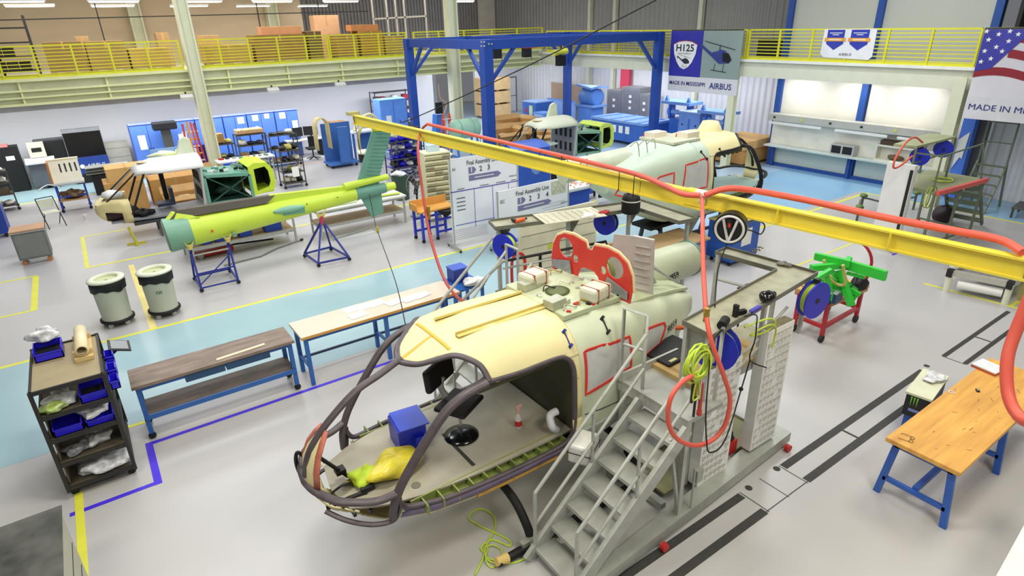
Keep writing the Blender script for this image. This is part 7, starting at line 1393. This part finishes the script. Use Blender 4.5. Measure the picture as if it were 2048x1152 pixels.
t = thing('black_rack', 'black tall rack with a red lamp at the far left edge', 'rack', (-2.75, 28.8, 0)); M().bb(-.6, .75, -.3, .3, 0, 1.62).build('rack_body', BLACK, t); M().bb(-.2, .5, -.25, .1, 1.62, 1.7).build('red_lamp', mat('#E88A88', .5), t); M().bb(.35, .6, -.31, -.3, 1.15, 1.3).build('notice', PAPER, t)
t = thing('info_kiosk', 'steel information kiosk with a beige screen and curved foot', 'kiosk', (-1.45, 28.4, 0)); M().bb(-.4, .4, -.05, .15, .1, .95).build('kiosk_base', mat('#6E737A', .35, .6), t); M().prism([(-.45, -.2, .95), (.45, -.2, .95), (.45, .1, 1.1), (-.45, .1, 1.1)], (0, 0, .05)).build('desk_plate', mat('#C9CCD2', .4), t); M().bb(-.25, .25, .05, .15, 1.15, 1.7).build('screen_case', mat('#D9D6C4', .5), t); M().bb(-.15, .15, .04, .05, 1.35, 1.5).build('screen', BLACK, t); M().tube(spl([(-.35, -.3, .02), (0, -.1, .15), (.35, -.3, .02)], 5), .02, 6).build('foot', CHROME, t)
t = thing('black_cabinet', 'black drawer cabinet with small white labels left of the big black screen', 'cabinet', (-.95, 29.0, 0)); M().bb(-.55, .45, -.3, .3, 0, 1.65).build('cabinet_body', BLACK, t)
for k in range(4): M().bb(-.5, -.3, -.31, -.3, .25+k*.3, .29+k*.3).build('drawer_label', PAPER, t)
M().bb(-.56, .46, -.31, .31, 1.65, 1.7).build('cabinet_top', mat('#3A3D44', .4), t)
t = thing('display_booth', 'large black framed screen over a blue counter with a white emblem and name', 'display', (.05, 28.7, 0)); M().bb(-.62, .62, -.1, .2, .95, 2.0).build('screen_case', mat('#8C8F94', .4), t); M().bb(-.6, .6, -.12, -.1, .97, 1.88).build('screen', mat('#050507', .35), t); M().bb(-.6, .62, -.3, .2, .35, .95).build('counter_front', mat('#24408E', .45), t); M().bb(-.62, .64, -.32, .22, 0, .35).build('plinth', BLACK, t)
text('AIRBUS', .11, (-.12, -.31, .6), (1, 0, 0), V_, WHITE, t, world=False, width=.6); M().cyl((-.28, -.3, .64), (-.28, -.315, .64), .08, 16).build('emblem_disc', WHITE, t); M().bb(-.1, .3, -.306, -.3, .51, .54).build('text_line', WHITE, t)
t = thing('beige_cabinet', 'low beige panelled cabinet between the black screen and the blue cabinets', 'cabinet', (1.05, 29.2, 0)); M().bb(-.5, .42, -.3, .3, 0, 1.3).build('cabinet_body', mat('#C9C3B4', .5), t)
for z in (.4, .75, 1.1): M().bb(-.5, .42, -.305, -.3, z, z+.015).build('panel_line', mat('#8C877A', .5), t)
t = thing('metal_sheets', 'stack of dark slatted metal sheets on a black box behind the cartons', 'stack', (.5, 26.2, 0)); M().bb(-.55, .55, -.4, .4, 0, .72).build('black_box', BLACK, t)
for k in range(5): M().box((0, -.1+k*.03, .76+.045*k), (1.35, .9, .02), 0, -.06).build('metal_sheet', mat('#5E605C', .4, .4) if k % 2 else mat('#A9ABA6', .4, .4), t)
# cartons behind the left helicopter
carton(.2, 1.3, 23.2, .0, .95, 1.0, mat('#C89A58', .8, 0, .12), 'large brown carton behind the left helicopter nose, leftmost', None); carton(1.45, 3.0, 23.3, 0, .85, 1.0, mat('#C2924E', .8, 0, .12), 'wide brown carton behind the left helicopter cabin', None)
carton(.35, 1.45, 23.25, .95, .42, .9, mat('#D9AE6C', .8, 0, .12), 'tan carton stacked on the leftmost brown carton', None); carton(3.25, 4.0, 22.6, 0, .5, .7, mat('#B98A50', .8, 0, .12), 'small brown carton beside the helicopter rear wall, front', None)
t = open_box(2.3, 22.0, 1.3, .7, .45, 'low open carton with white packing seen through the left helicopter'); 
t = open_box(3.3, 24.4, .8, .7, .6, 'open carton with raised flaps behind the left helicopter')
# blue cart with wooden rack board
t = thing('blue_cart', 'blue wheeled cart carrying a white board with dark slots and folded brown cloths', 'cart', (-.68, 24.2, 0)); RB2 = mat('#1F3FA8', .45); legs(t, (-.38, .38), (-.3, .3), .08, .9, .05, RB2); casters(t, (-.38, .38), (-.3, .3), .05)
M().bb(-.42, .42, -.34, .34, .36, .4).build('lower_shelf', mat('#B08A58', .6), t); M().bb(-.42, .42, -.34, .34, .88, .93).build('cart_top', mat('#BFC4C6', .5), t); M().bar((-.38, -.3, .5), (.38, -.3, .5), .04).build('rail', RB2, t)
bd = M().prism([(-.4, -.1, .93), (.4, -.1, .93), (.4, .3, 1.55), (-.4, .3, 1.55)], (0, .04, .02)).build('slotted_board', mat('#E2DEC8', .5), t); M().bb(-.45, -.4, -.2, .34, .93, 1.6).build('side_board', mat('#B9783E', .6), t); M().bb(-.4, .42, .3, .5, 1.53, 1.6).build('top_board', mat('#E2D9B4', .5), t)
for k in range(4): M().bar((-.12+k*.14, -.02, 1.02), (-.12+k*.14, .24, 1.46), .045, .02).build('dark_slot', BLACK, bd)
item('cloth_bundle', 'brown and cream cloth bundle on the lower shelf of the blue cart', 'cloth', (-.68, 24.15, .402), M().blob((0, 0, .12), (.7, .5, .26), 7, .2), mat('#8A6A48', .8, 0, .4, 8, var2='#2E2420'))
t, zz = wirecart('shelf_cart', 'dark shelf cart with wrapped goods cut by the left edge of the picture', g(12, 420, 0), .7, .6, 1.3, 4, .1); goods(t.location, .1, .6, .5, zz, 2, 'dark shelf cart at the left edge', 8, [('wrapped_part', 'cream wrapped part', '#D9D4C8'), ('small_box', 'brown small box', '#6E5E44')])
# blue table with lime cowling pieces
t = thing('blue_table', 'light blue stand with pale cowling pieces on top before the blue cabinets', 'table', (2.45, 25.9, 0)); M().bb(-.65, .65, -.35, .35, .95, 1.0).build('table_top', mat('#8FB3EC', .45), t); legs(t, (-.6, .6), (-.3, .3), 0, .95, .06, mat('#3E66C0', .45)); M().bb(-.5, .5, .28, .32, 1.0, 1.3).build('back_plate', mat('#7F9FDC', .45), t)
item('cowling_piece', 'lime and white cowling piece on the light blue stand', 'cowling', (2.35, 25.85, 1.003), M().blob((0, 0, .12), (.9, .5, .24), 3, .15), mat('#D5E87A', .5, 0, .2, 4, var2='#E9EAE0')); item('cowling_piece', 'small pale cowling piece at the right of the light blue stand', 'cowling', (2.9, 25.85, 1.003), M().blob((0, 0, .14), (.3, .4, .28), 5, .1), mat('#E4EFA8', .5))
# wire carts with goods, centre left
def cartset(px, py, sx, sy, h, n, rz, lab, where, seed, k=3, m=None):
    p = g(px, py, 0); t, zz = wirecart('shelf_cart', lab, p, sx, sy, h, n, rz, m); goods(p, rz, sx*.9, sy, zz, k, where, seed); return p
cartset(455, 350, .9, .6, 1.25, 3, 0, 'dark shelf cart with a small brown box, right of the cream column', 'dark shelf cart right of the cream column', 3)
cartset(512, 338, 1.1, .6, 1.45, 4, 0, 'dark shelf cart topped by a flat brown carton', 'dark shelf cart under the flat brown carton', 5)
cartset(572, 330, 1.1, .6, 1.3, 3, 0, 'dark shelf cart with a clear tub on top before the last blue cabinets', 'dark shelf cart before the last blue cabinets', 7)
p = cartset(588, 372, .75, .6, 1.35, 4, 0, 'dark shelf cart with a paper notice standing by the lime helicopter frame', 'dark shelf cart with a paper notice', 11)
item('paper_notice', 'white paper notice hung on the front of the dark shelf cart', 'paper', p+Vector((.05, -.35, .4)), M().bb(-.12, .12, -.003, .003, 0, .36), PAPER)
q = g(512, 338, 0); carton(q.x-.5, q.x+.5, q.y, 1.48, .14, .6, mat('#C9A070', .8), 'flat brown carton on top of a dark shelf cart before the blue cabinets', None)
q = g(455, 350, 0); carton(q.x-.28, q.x+.12, q.y, 1.28, .34, .4, mat('#A8803E', .8), 'brown carton on top of the dark shelf cart beside the orange ladders', None)
t = thing('blue_bins_shelf', 'royal blue bin shelf leaning beside the orange ladders', 'shelf', (q.x-.75, q.y+.5, 0), .2); M().bb(-.15, .15, -.4, .4, 0, 1.25).build('shelf_frame', mat('#2A2FC0', .4), t)
for k in range(4): M().bb(-.2, -.15, -.35, .35, .2+k*.26, .34+k*.26).build('bin_row', mat('#DADCE4', .5), t)
t = thing('white_table', 'white topped table with small tools behind the left helicopter', 'table', g(505, 362, 0)); M().bb(-1.1, .9, -.35, .35, .86, .9).build('table_top', WHITE, t); legs(t, (-1.0, .8), (-.3, .3), 0, .86, .05, GALV)
for k in range(8): tag(M().box((0, 0, .03), (random.uniform(.06, .18), .08, .06)).build('hand_tool', (RED, DARK, GALV, TEAL)[k % 4], loc=(t.location.x-.9+k*.22, t.location.y+random.uniform(-.2, .2), .902), rz=random.random()*3), ('red', 'black', 'grey', 'teal')[k % 4]+' hand tool on the white table behind the left helicopter', 'tool', 'hand tools on the white table, '+('red', 'black', 'grey', 'teal')[k % 4])
# desk with monitors and office chair
q = g(650, 318, 0); t = thing('office_desk', 'black desk with a pale worktop against the white wall', 'desk', (q.x+.3, q.y+1.2, 0)); D0 = t.location.copy(); M().bb(-1.5, 1.1, -.35, .35, .72, .76).build('desktop', mat('#C9C9C4', .5), t); M().bb(-.1, 1.1, -.3, .35, 0, .72).build('pedestal', BLACK, t); legs(t, (-1.42,), (-.3, .3), 0, .72, .05, DARK)
for k, x in enumerate((-1.0, -.35)): t = thing('monitor', ('black monitor on the desk, left', 'black monitor on the desk, right')[k], 'monitor', (D0.x+x, D0.y+.1, .762), (.1, -.3)[k]); M().bb(-.3, .3, -.02, .02, .12, .5).build('screen', BLACK, t); M().bb(-.04, .04, -.02, .04, 0, .14).bb(-.12, .12, -.08, .1, 0, .015).build('stand', DARK, t)
t = thing('office_chair', 'black office chair with star base before the desk', 'chair', (D0.x-.7, D0.y-.95, 0)); M().bb(-.24, .24, -.24, .24, .45, .53).build('seat', BLACK, t, bevel=.03); M().bb(-.22, .22, -.3, -.24, .6, 1.05).build('backrest', BLACK, t, bevel=.02); M().cyl((0, 0, .1), (0, 0, .45), .03, 8).build('post', DARK, t)
for k in range(5): a = 2*PI*k/5; M().bar((0, 0, .12), (.3*math.cos(a), .3*math.sin(a), .05), .035).build('leg', DARK, t)
item('printer', 'dark printer and papers on the right end of the desk', 'printer', (D0.x+.6, D0.y, .762), M().box((0, 0, .12), (.6, .45, .24)).box((.1, -.1, .28), (.4, .2, .08), .2), mat('#3A3A3A', .5)); carton(D0.x+.75, D0.x+1.5, D0.y+.75, 0, 1.25, .55, mat('#C08A54', .8), 'tall brown carton behind the desk', None)
# blue upright cart with cowlings
q = g(680, 335, 0); t = thing('cowling_cart', 'tall blue upright cart holding curved cream cowlings', 'cart', (q.x+.15, q.y+.3, 0)); BC = mat('#3F6FB8', .45); M().bb(-.55, .65, -.45, .45, .12, .2).build('cart_base', BC, t); M().bb(-.12, .3, -.5, -.4, .2, 1.62).build('front_panel', BC, t); M().bb(-.5, .7, .3, .38, .2, 1.7).build('rear_panel', BC, t); casters(t, (-.45, .55), (-.35, .35), .06)
mm = M(); vs = []
for i in range(13):
    a = PI*i/12; vs += [(-.35+.32*-math.cos(a)*.0-.3*math.cos(a)*.9, -.35, 1.35+.42*math.sin(a) if 0 < i < 12 else .55), (-.35-.3*math.cos(a)*.9, .1, 1.35+.42*math.sin(a) if 0 < i < 12 else .55)]
mm.add(vs, [(2*i, 2*i+2, 2*i+3, 2*i+1) for i in range(12)], True); o_ = mm.build('cowling', mat('#D9C98A', .5), loc=(q.x-.15, q.y+.25, .25), solid=.03); tag(o_, 'large curved cream cowling standing in the tall blue cart', 'cowling')
o_ = M().tube(spl([(0, 0, .05), (-.12, 0, .6), (-.1, 0, 1.2), (.1, 0, 1.5)], 5), .12, 8, flat=.4).build('cowling', mat('#CDBB72', .5), loc=(q.x+1.15, q.y+.2, .0)); tag(o_, 'narrow cream cowling leaning right of the tall blue cart', 'cowling')
t = thing('blue_rack_table', 'blue framed table with silver sheets behind the tail fin', 'table', (q.x+2.0, q.y+1.3, 0)); M().bb(-1.0, 1.3, -.4, .4, 1.1, 1.15).build('table_top', mat('#C9D6EC', .4), t); legs(t, (-.9, 1.2), (-.3, .3), 0, 1.1, .08, BC); M().bb(-.5, 1.1, .2, .3, .2, 1.0).build('back_sheet', BC, t)
o_ = M().tube(spl([(-.6, 0, .0), (-.3, 0, .45), (.2, 0, .62), (.5, 0, .3), (.55, 0, .02)], 6), .13, 8, flat=.5).build('cowling', mat('#DDD39A', .5), loc=(q.x+1.9, q.y+1.3, 1.155)); tag(o_, 'arched cream cowling standing on the blue framed table behind the beam end', 'cowling')
# blue wire carts right of the fin
BCm = mat('#2A22B8', .35, 0, .15); BL3 = [('blue_bin', 'royal blue bin', '#2A28C4'), ('metal_part', 'dark metal part', '#2C2B2E'), ('blue_bin', 'royal blue bin', '#2E2AD0'), ('metal_part', 'pale metal part', '#C6C6BE')]
for k, (x, y, lab) in enumerate(((9.6, 20.8, 'wire cart full of royal blue bins behind the pedestal fan'), (10.6, 22.6, 'wire cart of blue bins and small parts beside the gantry post'))):
    t, zz = wirecart('bin_cart', lab, (x, y, 0), 1.2, .65, 1.45, 5, 0, mat('#3A3840', .5), BCm); goods((x, y, 0), 0, 1.1, .6, zz, 4, ('wire cart of royal blue bins', 'wire cart beside the gantry')[k], 20+k, BL3)
item('cream_cover', 'cream cover piece on top of the wire cart behind the tail fin', 'cover', (9.5, 20.8, 1.47), M().blob((0, 0, .14), (.8, .4, .26), 4, .12), mat('#DAD59A', .5))
